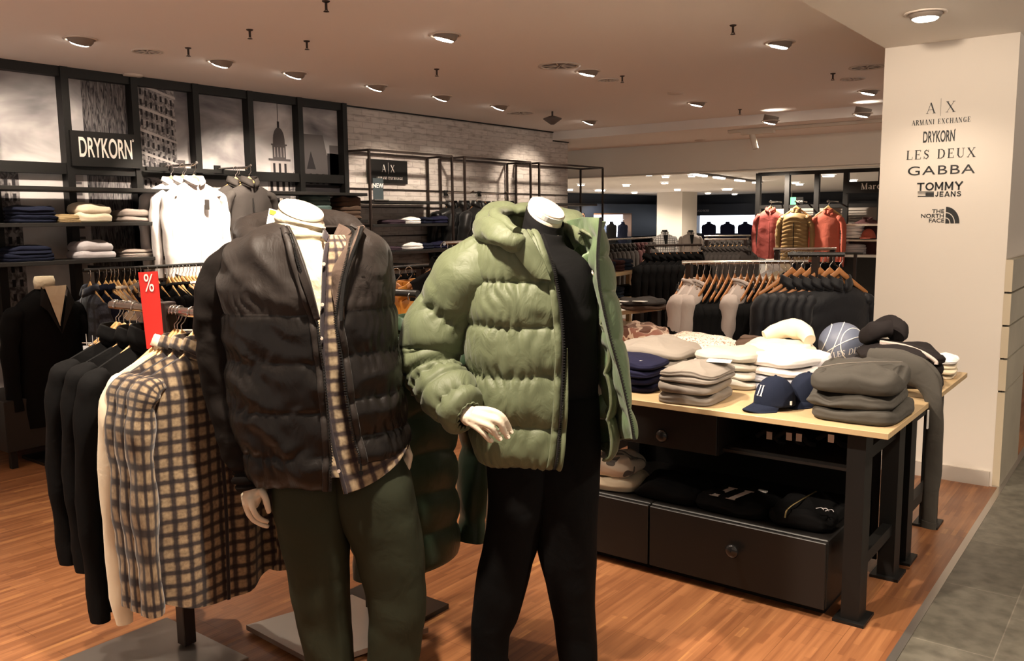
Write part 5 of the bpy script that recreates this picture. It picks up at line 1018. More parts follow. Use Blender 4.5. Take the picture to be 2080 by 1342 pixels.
# ---- B: green puffer mannequin
DB = 2.95; oB = at(1100, 1350, 2.95); oB[2] = 0
tB = thing('mannequin', 'headless mannequin in an open sage green puffer, black turtleneck and black trousers, hand on hip', 'mannequin', (oB[0], oB[1], 0))
nB = RT*.44+np.array([0, 0, .80])-FH*.42; nB /= np.linalg.norm(nB)
neck = [tilted(1108, 431, DB, nB, .066), tilted(1106, 440, DB, nB, .066), tilted(1104, 452, DB, nB, .062), ellrow((478, 1060, 1140, .062), DB, 40), ellrow((510, 1050, 1145, .06), DB, 40), ellrow((560, 1010, 1185, .08), DB, 40), ellrow((700, 1010, 1195, .09), DB, 40), ellrow((900, 1000, 1200, .1), DB, 40)]
neck = cr(np.array(neck), 60)
hb = [neck, tb([(985, 545, DB, .05), (880, 700, 3.0, .04), (945, 835, 2.76, .030), (955, 845, 2.735, .028)], 30), tb([(1205, 540, DB, .05), (1225, 680, 3.05, .04), (1215, 850, 3.02, .03)], 24),
      tb([(945, 836, 2.75, .026), (962, 845, 2.725, .032), (985, 850, 2.70, .030), (1000, 852, 2.695, .018)], 12, ell=.55),
      tb([(965, 832, 2.72, .014), (998, 834, 2.69, .0120), (1020, 845, 2.68, .0105), (1032, 864, 2.69, .0098), (1040, 880, 2.70, .0078)], 24),
      tb([(960, 840, 2.71, .014), (988, 848, 2.68, .0118), (1012, 856, 2.665, .0108), (1024, 876, 2.675, .0100), (1033, 890, 2.685, .0078)], 24),
      tb([(955, 848, 2.71, .014), (977, 858, 2.68, .0112), (998, 868, 2.665, .0102), (1009, 885, 2.675, .0095), (1018, 894, 2.68, .0075)], 24),
      tb([(950, 855, 2.72, .013), (967, 867, 2.69, .0108), (982, 880, 2.68, .0096), (992, 892, 2.685, .009), (1000, 898, 2.69, .0070)], 24),
      tb([(958, 850, 2.75, .015), (985, 866, 2.76, .0115), (1005, 882, 2.765, .009)], 14),
      tb([(1045, 950, DB, .09), (1020, 1150, DB, .07), (1000, 1310, DB, .045), (998, 1342, DB, .04)], 30), tb([(1150, 950, DB, .09), (1160, 1150, DB, .07), (1170, 1310, DB, .045), (1172, 1342, DB, .04)], 30)]
body(tB, hb)
b = MB()
for (x, y, d, ux) in ((1039.5, 875, 2.692, 1), (1033, 885, 2.676, 1), (1017, 889, 2.672, .8), (999, 893, 2.683, .8)):
    c = at(x, y, d)-FH*.0065; a = np.linspace(0, 2*PI, 12, endpoint=False); dd = np.array([0, 0, -1])*.85+RT*.5; dd /= np.linalg.norm(dd); ss = np.cross(dd, FH); b.poly([c+dd*.0075*math.cos(q)+ss*.0052*math.sin(q)-FH*.0015*math.cos(q)**2 for q in a], FH*.003)
b.build('fingernail', mat('mannequin_nail', (.80, .70, .56), .25), tB, org=tB.location)
b = MB(); b.grid(np.array([tilted(1108, 431, DB, nB, .0662), tilted(1108, 431, DB, nB, .0662, off=.016)]), cu=True); b.cap(tilted(1108, 431, DB, nB, .0662, off=.016)); b.build('neck_rim', m_white, tB, org=tB.location)
b = MB(); b.grid(np.array([tilted(1108, 431, DB, nB, .0625, off=.016), tilted(1108, 431, DB, nB, .0615, off=.021)]), cu=True); b.cap(tilted(1108, 431, DB, nB, .0615, off=.021)); b.build('neck_cap', m_cap, tB, org=tB.location)
f_btn = fabric('black_turtleneck_jersey', (0.0075, 0.0072, 0.0075)); f_bpant = fabric('black_trouser_cloth', (0.0025, 0.0025, 0.0027), sheen=.05)
tr = [tilted(1107, 438, DB, nB, .070, 60), tilted(1105, 452, DB, nB, .072, 60), tilted(1103, 466, DB, nB*.6+np.array([0, 0, .4]), .071, 60)]+[ellrow(r, DB, 60, .9) for r in ((500, 1052, 1148, .078), (515, 1025, 1172, .085), (540, 1000, 1196, .10), (580, 985, 1210, .115), (640, 985, 1213, .12), (720, 990, 1212, .115), (790, 995, 1212, .11), (815, 998, 1213, .11))]
G = surf(np.array(tr), 90, 110, cu=True); s = outward(G, True, G.reshape(-1, 3).mean(0)); G = displace(G, True, lambda v, u, P: .006*nz(P, 6, 3)+.010*max(0, nz((P[0]*.5, P[1]*.5, P[2]*2.5), 6, 7))*(v > .6), s); mk(G, 'turtleneck', f_btn, tB, cu=True, th=.004)
leg(tB, 'trouser_leg', f_bpant, [(800, 985, 1135, .11, 2.95), (900, 984, 1140, .12, 2.95), (1000, 990, 1125, .12, 2.95), (1060, 989, 1104, .115, 2.95), (1120, 980, 1090, .105, 2.95), (1180, 966, 1072, .095, 2.95), (1250, 960, 1052, .085, 2.95), (1290, 959, 1035, .08, 2.95), (1342, 958, 1032, .08, 2.95), (1344, 958, 1032, .08, 2.95)], DB, 13, wr=.006)
leg(tB, 'trouser_leg', f_bpant, [(800, 1060, 1212, .11, 2.95), (900, 1070, 1218, .12, 2.95), (1000, 1080, 1216, .12, 2.95), (1060, 1086, 1213, .115, 2.95), (1120, 1094, 1210, .105, 2.95), (1180, 1109, 1207, .095, 2.95), (1250, 1122, 1207, .085, 2.95), (1300, 1130, 1210, .08, 2.95), (1342, 1137, 1212, .08, 2.95), (1344, 1137, 1212, .08, 2.95)], DB, 14, wr=.006)
JB = [(470, 1010, 1180, .11, 1085, 1178), (488, 990, 1200, .135, 1095, 1196), (510, 975, 1212, .15, 1104, 1206), (545, 966, 1220, .16, 1116, 1214), (600, 962, 1226, .165, 1126, 1220), (660, 962, 1230, .165, 1132, 1224), (730, 963, 1232, .165, 1133, 1226), (800, 964, 1235, .165, 1130, 1229), (860, 966, 1238, .16, 1126, 1232), (905, 976, 1238, .155, 1120, 1232), (922, 992, 1232, .14, 1114, 1226)]
o, GB = torso(tB, 'jacket_body', p_green, JB, DB, 170, 130, seams=[470, 566, 652, 748, 843, 935], puff=.026, wr=.008, seed=21, th=.010, gather=.009, diag=.007)
zb = GB[:, 0]-FH*.012
b = MB(); b.tube(cr(zb[4:]-RT*.004, 70), .012, 8, ell=.5); b.build('zip_guard', p_green, tB, org=tB.location, smooth=True)
zipper(tB, zb[10::6]+RT*.010-FH*.006); b = MB(); Pz = cr(zb[70::6]+RT*.024-FH*.002, 40); b.tube(Pz, np.interp(np.linspace(0, 1, 40), [0, .4, 1], [.002, .012, .014]), 8, ell=.4); b.build('wind_flap', p_green, tB, org=tB.location, smooth=True)
# pocket seam
b = MB(); b.tube(cr(np.array([GB[k, 38+int((128-k)*-.12)]-FH*.002 for k in range(74, 122, 4)]), 30), .004, 6); b.build('pocket_seam', p_green, tB, org=tB.location, smooth=True)
limb(tB, 'sleeve', p_green, [(1000, 512, 2.93, 48), (955, 560, 2.93, 60), (915, 620, 2.96, 60), (882, 680, 2.98, 60), (872, 728, 2.97, 56), (893, 775, 2.90, 54), (918, 812, 2.82, 50), (940, 836, 2.765, 42), (951, 845, 2.745, 30)], n=150, nr=56, seams=[0.02, .27, .46, .62, .80, .97], puff=.026, wr=.009, seed=25, gather=.010, ell=.92, folds=[(.56, .012, .014, 1.), (.60, .010, .012, 2.5), (.67, .012, .012, .3), (.52, .012, .010, 2.)])
limb(tB, 'sleeve', p_greenin, [(1185, 505, 2.98, 26), (1212, 545, 3.02, 26), (1222, 620, 3.06, 25), (1228, 700, 3.08, 26), (1232, 790, 3.05, 25), (1222, 850, 3.02, 22)], n=90, nr=36, seams=[0, .3, .55, .8, 1], puff=.018, wr=.007, seed=27)
roll(tB, 'hood', p_green, [(1058, 500, 2.74, .024), (1028, 482, 2.78, .040), (1003, 470, 2.86, .048), (994, 460, 2.98, .055), (1020, 448, 3.10, .058), (1075, 444, 3.15, .055), (1130, 448, 3.14, .050), (1170, 462, 3.06, .042), (1190, 482, 2.96, .025)], seed=31, wr=.016, fold=.024, quilt=9)
roll(tB, 'hood_edge', p_green, [(1050, 470, 2.74, .014), (1025, 452, 2.80, .022), (1005, 438, 2.90, .024), (1030, 426, 3.02, .026), (1066, 428, 3.05, .022)], seed=35, wr=.012, fold=.02)
C = np.array([[at(1036, 476, 2.80), at(1052, 470, 2.77), at(1068, 466, 2.76)], [at(1040, 500, 2.77), at(1062, 496, 2.75), at(1086, 494, 2.745)], [at(1056, 526, 2.76), at(1078, 528, 2.745), at(1104, 530, 2.745)], [at(1088, 560, 2.755), at(1102, 566, 2.745), at(1119, 570, 2.745)]])
G = surf(C, 34, 34, disp=lambda u, v, P: .008*nz(P, 9, 8)); mk(G, 'collar_flap', p_green, tB, th=.014)
# right front swung open: lining, zip, outer shell
lin = [(442, 1146, 1182, 1219), (465, 1152, 1186, 1217), (495, 1168, 1194, 1214), (530, 1182, 1200, 1213), (570, 1192, 1206, 1215), (620, 1198, 1213, 1224), (690, 1204, 1222, 1240), (770, 1208, 1236, 1262), (850, 1214, 1252, 1280), (892, 1220, 1262, 1287)]
C = np.array([[at(a, y+8, 3.06), at(m_, y, 2.93), at(z_, y, 2.76)] for y, a, m_, z_ in lin]); G = surf(C, 50, 130, disp=lambda u, v, P: (.012*nz(P, 9, 41)+.012*(rid((P[0], P[1], P[2]*1.3), 10, 43)-.4))*math.sin(PI*min(1, max(0, u)))**.5); mk(G, 'front_lining', p_greenin, tB, th=.006)
outr = [(450, 1219, 1222, 1200), (490, 1214, 1226, 1212), (515, 1213, 1232, 1222), (560, 1214, 1240, 1230), (600, 1220, 1248, 1236), (650, 1231, 1254, 1240), (700, 1243, 1264, 1244), (770, 1262, 1270, 1246), (850, 1280, 1280, 1246), (892, 1287, 1284, 1246)]
C = np.array([[at(z_, y, 2.76), at(o_, y, 2.84), at(b_, y, 3.06)] for y, z_, o_, b_ in outr])
def fo(u, v, P):
    py = 450+v*442; q, ds = seamfun(py, [470, 556, 640, 735, 830, 900]); return -.016*q*math.sin(PI*u)**.5+.004*nz(P, 10, 5)
G = surf(C, 34, 120, disp=fo); mk(G, 'front_panel', p_greenin, tB, th=.004)
zipper(tB, [at(z_, y, 2.752) for y, a, m_, z_ in lin], side=1)
b = MB()
for (x, y) in ((1232, 572), (1234, 577)): b.box(at(x, y, 2.79)-.003, at(x, y, 2.79)+.003)
b.build('chest_mark', m_white, tB, org=tB.location)
# ------------------------------------------------------------------ front clothes rack with checked shirts
RKY, RKZ = 1.69, 1.29
def rx(px): return float(onY(px, 625, RKY)[0])
xa, xb = rx(230), rx(440); xp = rx(338)
t = thing('garment_rack', 'chrome T-shaped garment rack at left front with black, cream and checked shirts', 'clothes rack', (xp, RKY, 0))
b = MB(); b.tube([(xa-.01, RKY, RKZ), (xp-.02, RKY, RKZ)], .016, 16); b.tube([(xp+.02, RKY, RKZ), (xb, RKY, RKZ)], .016, 16); b.build('rail_bar', m_chrome, t, org=t.location, smooth=True, flat_ang=50)
b = MB(); b.box((xp-.025, RKY-.025, .03), (xp+.025, RKY+.025, RKZ+.03), bev=.003); b.build('post', m_bronze, t, org=t.location)
b = MB(); b.box((xp-.27, RKY-.44, 0), (xp+.27, RKY+.08, .025), bev=.003); b.build('base_plate', m_alu, t, org=t.location)
# red sale card on the post
c = np.array([xp+.015, RKY-.07, RKZ+.005]); t = thing('sale_card', 'tall red card with a white percent sign standing on the front rack', 'sign', c)
ry = -PI*.5+YAW+PI*.5-.18; uu = np.array([math.cos(ry), math.sin(ry), 0]); nn = np.array([math.sin(ry), -math.cos(ry), 0])
b = MB(); b.poly([c+uu*a+np.array([0, 0, z]) for a, z in ((-.036, .135), (.038, .139), (.046, -.13), (-.022, -.135))], nn*.003); b.build('card', mat('sale_red', (0.62, 0.022, 0.014), .5), t, org=t.location)
o = text('%', .088, c+uu*.004+np.array([0, 0, .095])+nn*.0045, (PI/2, 0, ry), m_white, parent=t, name='percent_mark', sx=.66); loc_to(t, o)
g_blk = garment('black_overshirt', f_black, W=.24, L=.86, T=.05, sl=.80, folds=4, amp=.007, seed=51, collar='stand', placket=f_black2, sr=.058, sleeve_out=.02)
g_crm = garment('cream_shirt', f_cream, W=.24, L=.86, T=.04, sl=.86, folds=4, amp=.007, seed=53, collar='shirt', placket=f_cream, sr=.05, hemcurve=.05)
g_pl = garment('checked_shirt', pl_brown, W=.24, L=.90, T=.055, sl=.78, folds=5, amp=.014, seed=55, collar='shirt', placket=pl_brown, sr=.062, hemcurve=.07, sleeve_out=.015, res=1.3)
rows = [(g_blk, 240, .03, 'long black overshirt at the far left end of the front rack', 'shirt'), (g_blk, 276, .0, 'black overshirt in the middle of the left arm of the front rack', 'shirt'), (g_blk, 302, -.02, 'black overshirt beside the red sale card', 'shirt'),
        (g_crm, 352, .02, 'cream shirt right of the red sale card', 'shirt'), (g_pl, 366, .03, 'brown and cream checked shirt next to the cream one', 'shirt'), (g_pl, 390, -.02, 'brown and cream checked shirt in the middle of its trio', 'shirt'), (g_pl, 414, -.05, 'brown and cream checked shirt nearest the brown jacket mannequin', 'shirt')]
seen = set()
for k, (g, px, dr, lab, cat) in enumerate(rows):
    o = g if id(g) not in seen else dup(g); seen.add(id(g)); p = (rx(px), RKY, RKZ+.014)
    hang(o, p, PI/2+dr, lab, cat, 'shirts on the front rack', dz=-.006)
    if k == 2: o.scale = (1, 1, 1.12)
    if k == 0: o.scale = (1, 1, .93)
    hanger(p, PI/2+dr, 'wooden hanger inside ' + ['the leftmost black overshirt', 'the middle black overshirt', 'the black overshirt by the red card', 'the cream shirt', 'the checked shirt by the cream one', 'the middle checked shirt', 'the checked shirt by the mannequin'][k], 'hangers of the front rack')
for k, px in enumerate((234, 250, 262)): hanger((rx(px), RKY, RKZ+.014), .5+.06*k, 'empty wooden clip hanger turned outward on the front rack, %s of three' % ('leftmost', 'middle', 'rightmost')[k], 'empty clip hangers on the front rack', clip=True)
for k, px in enumerate((344, 358)): hanger((rx(px), RKY, RKZ+.014), PI/2+.04*k, 'wooden hanger crowded right of the red card, %s' % ('left one', 'right one')[k], 'spare hangers on the front rack')

# deep green parka at the far end behind the mannequins
pk = garment('hanging_parka', p_dgreen, W=.19, L=.93, T=.09, sl=.80, folds=2, amp=.004, seed=61, collar='hood', quilt=6, qa=.02, res=1.5, sr=.088, sleeve_out=.10, sleeve_y=-.03)
px_, py_ = at(838, 640, 3.2)[:2]
t = rail('garment_rack', (px_-.30, py_, 1.33), (px_+.03, py_, 1.33), 'short rack holding the deep green parka behind the mannequins', posts=(.10,), m=m_blackm)
hang(pk, (px_, py_, 1.33), PI/2-.12, 'long deep green quilted parka hanging between the two mannequins', 'parka'); hanger((px_, py_, 1.33), PI/2-.12, 'wooden hanger inside the deep green parka', 'hanger of the parka')
b = MB(); q = at(839, 800, 2.98); b.box(q-[.008, .002, .006], q+[.008, .002, .006]); tag(b.build('sleeve_badge', m_white), 'tiny white woven badge on the deep green parka', 'badge')

# ------------------------------------------------------------------ display tables
TT = .80
def table(x0, x1, y0, y1, lab):
    t = thing('display_table', lab, 'table', ((x0+x1)/2, (y0+y1)/2, 0)); O = t.location
    b = MB(); b.box((x0, y0, TT-.024), (x1, y1, TT), bev=.0015); b.build('tabletop', m_oak, t, org=O)
    for x in (x0+.13, x1-.13):
        for y in (y0+.12, y1-.09):
            b = MB(); b.box((x-.035, y-.05, .012), (x+.035, y+.05, TT-.024)); b.build('leg', m_black, t, org=O)
            b = MB(); b.box((x-.06, y-.075, 0), (x+.06, y+.075, .012)); b.build('foot_plate', m_black, t, org=O)
        for z in (.20, .64): b = MB(); b.box((x-.02, y0+.17, z), (x+.02, y1-.14, z+.05)); b.build('side_rail', m_black, t, org=O)
    b = MB(); b.box((x0+.17, y1-.12, .60), (x1-.17, y1-.07, TT-.024)); b.build('apron', m_black, t, org=O)
    return t
t1 = table(-2.32, -.785, 3.31, 4.05, 'oak topped black steel display table in front, beside the pillar aisle')
t2 = table(-2.75, -.785, 4.06, 4.85, 'oak topped black steel table directly behind the front one')
bpk = MB(); bpk.box((float(onY(1306, 910, 3.98)[0]), 3.975, .05), (-.97, 3.985, TT-.03)); bpk.build('back_panel', m_black, t1, org=t1.location)
m_lam = mat('black_laminate', (0.011, 0.0098, 0.009), .40, spec=.35)
def knob(t, p, par):
    b = MB(); b.lathe([(.012, 0), (.010, .012), (.018, .018), (.026, .024), (.030, .030), (.024, .038), (.010, .043), (.001, .044)], p, 24, axis=(0, -1, 0), caps=False); b.build('knob', mat('black_gloss', (.012, .011, .011), .18), par, org=t.location, smooth=True)
t = thing('drawer_unit', 'black drawer box hung under the front tabletop', 'drawer unit', (-1.85, 3.7, .585)); b = MB(); b.box((-2.15, 3.39, .585), (-1.485, 4.0, .775)); b.build('carcass', m_lam, t, org=t.location)
b = MB(); b.box((-2.148, 3.372, .588), (-1.487, 3.39, .772), bev=.002); dr = b.build('drawer', m_lam, t, org=t.location); knob(t, (onY(1350, 882, 3.372)), dr)
t = thing('under_shelf', 'thin black shelf under the front tabletop right of the drawer', 'shelf', (-1.2, 3.7, .6)); b = MB(); b.box((-1.48, 3.42, .60), (-.96, 3.98, .612)); b.build('shelf_board', m_lam, t, org=t.location)
for k, px in enumerate((1565, 1605, 1625, 1690)):
    q = onY(px, 885+k*2, 3.46); hm = MB(); R = rnd(k); hm.tube(cr([q+[-.06, 0, -.01], q+[-.01, .01, .02], q+[.03, .0, -.015], q+[.05, .03, -.03]], 16), .010, 8); o = tag(hm.build('belt', f_black, smooth=True), 'rolled black belt on the dark under shelf, %s' % ('leftmost', 'second', 'third', 'rightmost')[k], 'belt', 'belts on the under shelf'); b2 = MB(); b2.box(q+[-.012, -.014, -.012], q+[.012, -.011, .02]); b2.build('silver_buckle', m_alu, o)
for (x0, x1, kp, lab) in ((-2.45, -1.79, None, 'long low black chest under the table, left drawer box'), (-1.785, -1.0, (1492, 1115), 'long low black chest under the table, right drawer box')):
    t = thing('low_chest', lab, 'drawer chest', ((x0+x1)/2, 3.65, 0)); b = MB(); b.box((x0+.02, 3.40, 0), (x1-.02, 3.95, .05)); b.build('plinth', m_black, t, org=t.location)
    b = MB(); b.box((x0, 3.355, .04), (x1, 3.98, .325), bev=.004); b.build('carcass', m_lam, t, org=t.location); b = MB(); b.box((x0+.002, 3.335, .042), (x1-.002, 3.355, .318), bev=.003); dr = b.build('drawer', m_lam, t, org=t.location)
    if kp: knob(t, onY(kp[0], kp[1], 3.335), dr)

# ------------------------------------------------------------------ printed cloth
def print_mat(name, a, c, scale, thr=.5, kind='camo', c3=None):
    m = fabric(name, a); t = m.node_tree; N = t.nodes; L = t.links; b = N['Principled BSDF']; tc = N.new('ShaderNodeTexCoord')
    if kind == 'camo': n = N.new('ShaderNodeTexNoise'); n.inputs['Scale'].default_value = scale; n.inputs['Detail'].default_value = 1; n.inputs['Distortion'].default_value = 1.5; out = n.outputs[0]
    else: n = N.new('ShaderNodeTexWave'); n.wave_type = 'RINGS'; n.inputs['Scale'].default_value = scale; n.inputs['Distortion'].default_value = 14; n.inputs['Detail'].default_value = 1.2; n.inputs['Detail Scale'].default_value = 2.2; out = n.outputs[0]
    L.new(tc.outputs['Object'], n.inputs[0]); r = N.new('ShaderNodeValToRGB'); r.color_ramp.interpolation = 'CONSTANT' if kind == 'camo' else 'LINEAR'; e = r.color_ramp.elements
    e[0].position = 0; e[0].color = (*c, 1); e[1].position = thr; e[1].color = (*a, 1)
    if c3: k = e.new(thr+.09); k.color = (*c3, 1)
    L.new(out, r.inputs[0]); L.new(r.outputs[0], b.inputs['Base Color']); return m
f_camo = print_mat('brown_cream_print', (0.46, 0.34, 0.26), (0.085, 0.034, 0.022), 9, .47, c3=(.20, .085, .06)); f_pais = print_mat('cream_paisley_print', (0.74, 0.62, 0.50), (0.22, 0.10, 0.07), 16, .32, 'ring'); f_crcamo = print_mat('cream_grey_print', (0.66, 0.54, 0.42), (0.12, 0.10, 0.09), 8, .42)
f_dgrey = fabric('dark_taupe_jersey', (0.062, 0.056, 0.047)); f_blkh = fabric('washed_black_fleece', (0.016, 0.013, 0.013)); f_cap = fabric('navy_twill', (0.012, 0.016, 0.032)); f_slate = fabric('slate_shirt_cloth', (0.07, 0.065, 0.065)); f_bsoft = fabric('pale_blue_grey_jersey', (0.33, 0.34, 0.38))
def pile(x, y, z, rz, specs, group=None, cat='folded garment'):
    out = []
    for k, (m, w_, d, h, ly, seed, lab) in enumerate(specs):
        R = rnd(seed*7+1); o = folded('folded_'+('shirt' if ly == 1 else 'sweatshirt'), m, w_, d, h, ly, seed, res=1.0, rag=.012, dome=.012 if k == len(specs)-1 else .004, sag=.022 if (k == len(specs)-1 and h > .05) else .004); o.location = (x+R.uniform(-.012, .012), y+R.uniform(-.012, .012), z+.001); o.rotation_euler = (0, 0, rz+R.uniform(-.08, .08)); tag(o, lab, cat, group); out.append(o); z += h+.007
    return out, z
P3, z_ = pile(-1.64, 3.50, TT, .05, [(f_taupe, .27, .37, .040, 1, 101, 'taupe sweatshirt at the bottom of the front pile, right at the table edge'), (f_taupe, .265, .36, .040, 1, 102, 'taupe sweatshirt in the middle of the front pile at the table edge'), (f_taupe, .26, .35, .055, 2, 103, 'taupe sweatshirt on top of the front pile with white tags')])
b = MB(); b.poly([(-1.60, 3.50, z_+.012), (-1.50, 3.53, z_+.010), (-1.52, 3.60, z_+.012), (-1.62, 3.57, z_+.014)], (0, 0, .002)); tag(b.build('paper_label', m_white), 'white paper label on the top taupe sweatshirt', 'label')
pile(-1.66, 3.90, TT, .1, [(f_pgrey, .33, .30, .035, 1, 111, 'pale grey tee at the bottom of the pile behind the taupe sweatshirts'), (f_pgrey, .32, .30, .035, 1, 112, 'pale grey tee second up in the pile behind the taupe sweatshirts'), (f_pgrey, .32, .29, .035, 1, 113, 'pale grey tee third up in the pile behind the taupe sweatshirts'), (f_pgrey, .31, .29, .035, 1, 114, 'pale grey tee on top of the pile behind the taupe sweatshirts')], 'pale grey tees')
P4, z_ = pile(-2.02, 3.56, TT, 0, [(f_navy, .34, .26, .028, 1, 121+k, 'navy tee in the pile beside the open green jacket, %s' % ['at its base', 'second up', 'third up', 'on top'][k]) for k in range(4)], 'navy tees')
serif('II', .014, (-1.90, 3.45, z_+.012), (1, .1, 0), (0, 1, .0), m_white, 'chest_mark', parent=P4[-1], org=P4[-1].location)
pile(-2.02, 3.86, TT, -.1, [(f_taupe, .36, .30, .05, 1, 131, 'warm grey sweatshirt under the tilted one beside the green jacket'), (f_taupe, .37, .31, .055, 1, 132, 'warm grey sweatshirt under a rumpled one behind the navy tees'), (f_taupe, .40, .33, .06, 1, 133, 'rumpled warm grey sweatshirt on top behind the navy tees')])
pile(-1.43, 4.00, TT, -.25, [(f_bsoft, .36, .38, .030, 1, 141, 'pale blue grey tee at the base of the bright white pile'), (f_bsoft, .36, .38, .030, 1, 142, 'pale blue grey tee second up in the bright white pile'), (f_white, .36, .38, .032, 1, 143, 'white tee under the top one behind the navy caps'), (f_white, .36, .37, .045, 1, 144, 'bright white tee on top of the pile behind the navy caps')])
P5, z5 = pile(-1.62, 4.42, TT, .3, [(f_cream, .36, .32, .06, 1, 151, 'cream hooded sweatshirt lower in the pile left of the ball'), (f_cream, .38, .33, .075, 1, 152, 'cream hooded sweatshirt folded left of the ball')])
C = [np.array([-1.70, 4.44, z5+.02]), np.array([-1.62, 4.50, z5+.05]), np.array([-1.52, 4.50, z5+.055]), np.array([-1.45, 4.42, z5+.02])]
b = MB(); P_ = cr(C, 30); G = tube_grid(P_, np.interp(np.linspace(0, 1, 30), [0, .5, 1], [.03, .055, .03]), 20); G = np.array([[p+np.array([0, 0, .012*nz(p, 18, 3)]) for p in r_] for r_ in G]); b.grid(G, cu=True); b.cap(G[0]); b.cap(G[-1]); o = b.build('folded_hood', f_cream, P5[1], smooth=True, org=P5[1].location); o.matrix_parent_inverse = Matrix.Rotation(-P5[1].rotation_euler[2], 4, 'Z')
pile(-1.82, 4.62, TT, .0, [(f_char, .24, .2, .04, 1, 161, 'black folded top under the brown knit cap'), (f_brown, .2, .18, .075, 1, 162, 'brown knit hat between the paisley shirt and the cream hoodie')])
P6, z6 = pile(-2.13, 4.50, TT, -.35, [(f_camo, .42, .32, .045, 1, 171, 'brown patterned shirt under the cream paisley shirt'), (f_pais, .46, .34, .065, 1, 172, 'cream shirt with brown paisley print lying tilted on the rear table')])
pile(-2.48, 4.46, TT, .2, [(f_camo, .32, .30, .07, 2, 181, 'brown and cream patterned shirt in the pile at the rear left, lower'), (f_camo, .34, .30, .085, 1, 182, 'brown and cream patterned shirt rumpled on top at the rear left')])
P7, z7 = pile(-.965, 3.59, TT, .04, [(f_dgrey, .34, .44, .045, 1, 191, 'dark taupe sweatshirt at the base of the pile at the right table corner'), (f_dgrey, .34, .43, .05, 1, 192, 'dark taupe sweatshirt in the middle of the right corner pile'), (f_dgrey, .35, .44, .085, 1, 193, 'bulky dark taupe sweatshirt on top at the right table corner')])
b = MB(); b.tube(cr([(-1.10, 3.42, z7+.004), (-1.02, 3.48, z7+.018), (-.92, 3.56, z7+.020), (-.83, 3.70, z7+.006)], 24), .0022, 6); b.build('piped_seam', f_taupe, P7[-1], org=P7[-1].location)
# slate shirt with white cuffs
o, z8 = pile(-1.10, 4.00, TT, .25, [(f_slate, .30, .34, .10, 3, 201, 'slate grey button shirt with pale cuffs beside the ball')])
b = MB(); b.tube([(-1.30, 3.98, .90), (-1.24, 4.04, .93)], .028, 14); o2 = b.build('pale_cuff', f_lgrey, o[0], smooth=True, org=o[0].location, flat_ang=50); o2.matrix_parent_inverse = Matrix.Rotation(-o[0].rotation_euler[2], 4, 'Z')
b = MB(); C = np.array([[(-1.22, 3.90, .915), (-1.10, 3.88, .93), (-1.0, 3.92, .925)], [(-1.22, 4.02, .945), (-1.1, 4.02, .955), (-1.0, 4.04, .94)], [(-1.20, 4.14, .915), (-1.1, 4.14, .93), (-1.0, 4.14, .925)]]); b.grid(surf(C, 20, 20, disp=lambda u, v, P: .012*nz(P, 14, 2))); o2 = b.build('collar', f_slate, o[0], smooth=True, org=o[0].location); thick(o2, .006); o2.matrix_parent_inverse = Matrix.Rotation(-o[0].rotation_euler[2], 4, 'Z')
# black hoodies with cream stripe
P8, z9 = pile(-1.02, 4.42, TT, .35, [(f_blkh, .38, .42, .05, 1, 211, 'black hooded sweatshirt at the base of the pile by the pillar'), (f_blkh, .38, .42, .05, 1, 212, 'black hooded sweatshirt with cream stripe, second up by the pillar'), (f_blkh, .37, .41, .055, 1, 213, 'black hooded sweatshirt with cream stripe and bunched hood on top by the pillar')])
def onp(parent, o): o.matrix_parent_inverse = Matrix.Rotation(-parent.rotation_euler[2], 4, 'Z'); return o
for dz, pr in ((0, P8[2]), (-.06, P8[1])):
    b = MB(); b.tube(cr([(-1.10, 4.40, z9+.012+dz*.1), (-.98, 4.34, z9+.010+dz*.3), (-.88, 4.27, z9-.006+dz*.7), (-.82, 4.24, z9-.035+dz), (-.815, 4.235, z9-.05+dz)], 26), .006, 6, ell=1.6); onp(pr, b.build('cream_stripe', f_pinkg, pr, smooth=True, org=pr.location))
b = MB(); a = np.linspace(-.4, 2*PI-.9, 30); P_ = np.array([[-1.12+.07*math.cos(q), 4.53+.08*math.sin(q), z9+.045+.025*math.sin(q*1.5)] for q in a]); G = tube_grid(P_, .045, 20, up=[0, 0, 1]); G = np.array([[p+np.array([0, 0, 1])*.022*nz(p, 16, 4) for p in r_] for r_ in G]); b.grid(G, cu=True); b.cap(G[0]); b.cap(G[-1]); onp(P8[2], b.build('hood', f_blkh, P8[2], smooth=True, org=P8[2].location))
pile(-.90, 4.68, TT, .1, [(f_cream if k < 3 else f_white, .2, .22, .018, 1, 221+k, 'thin white tee in the pile at the rear right table corner, %s' % ['at its base', 'second up', 'third up', 'on top'][k]) for k in range(4)], 'thin white tees')
# dark trousers draped over the table end
t = thing('draped_trousers', 'dark grey trousers draped over the table end and hanging nearly to the floor', 'trousers', (-.76, 4.0, .8))
for k in range(2):
    C = cr([(-1.06+.02*k, 4.08+.03*k, .93), (-.92, 4.03+.05*k, .935), (-.81, 4.01+.06*k, .885), (-.762-.01*k, 3.98+.04*k, .76), (-.757-.012*k, 3.985+.04*k, .5), (-.760-.01*k, 3.975+.04*k, .26+.02*k)], 60); rr = np.interp(np.linspace(0, 1, 60), [0, .3, .5, 1], [.07, .065, .037, .030])
    G = tube_grid(C, rr, 26, ell=.42, up=[0, 1, 0]); G = np.array([[p+np.array([1, .5, .3])*.007*nz((p[0], p[1]*2, p[2]*.5), 12, k) for p in r_] for r_ in G]); b = MB(); b.grid(G, cu=True); b.cap(G[0]); b.cap(G[-1]); b.build('trouser_leg', f_dgrey, t, smooth=True, org=t.location)
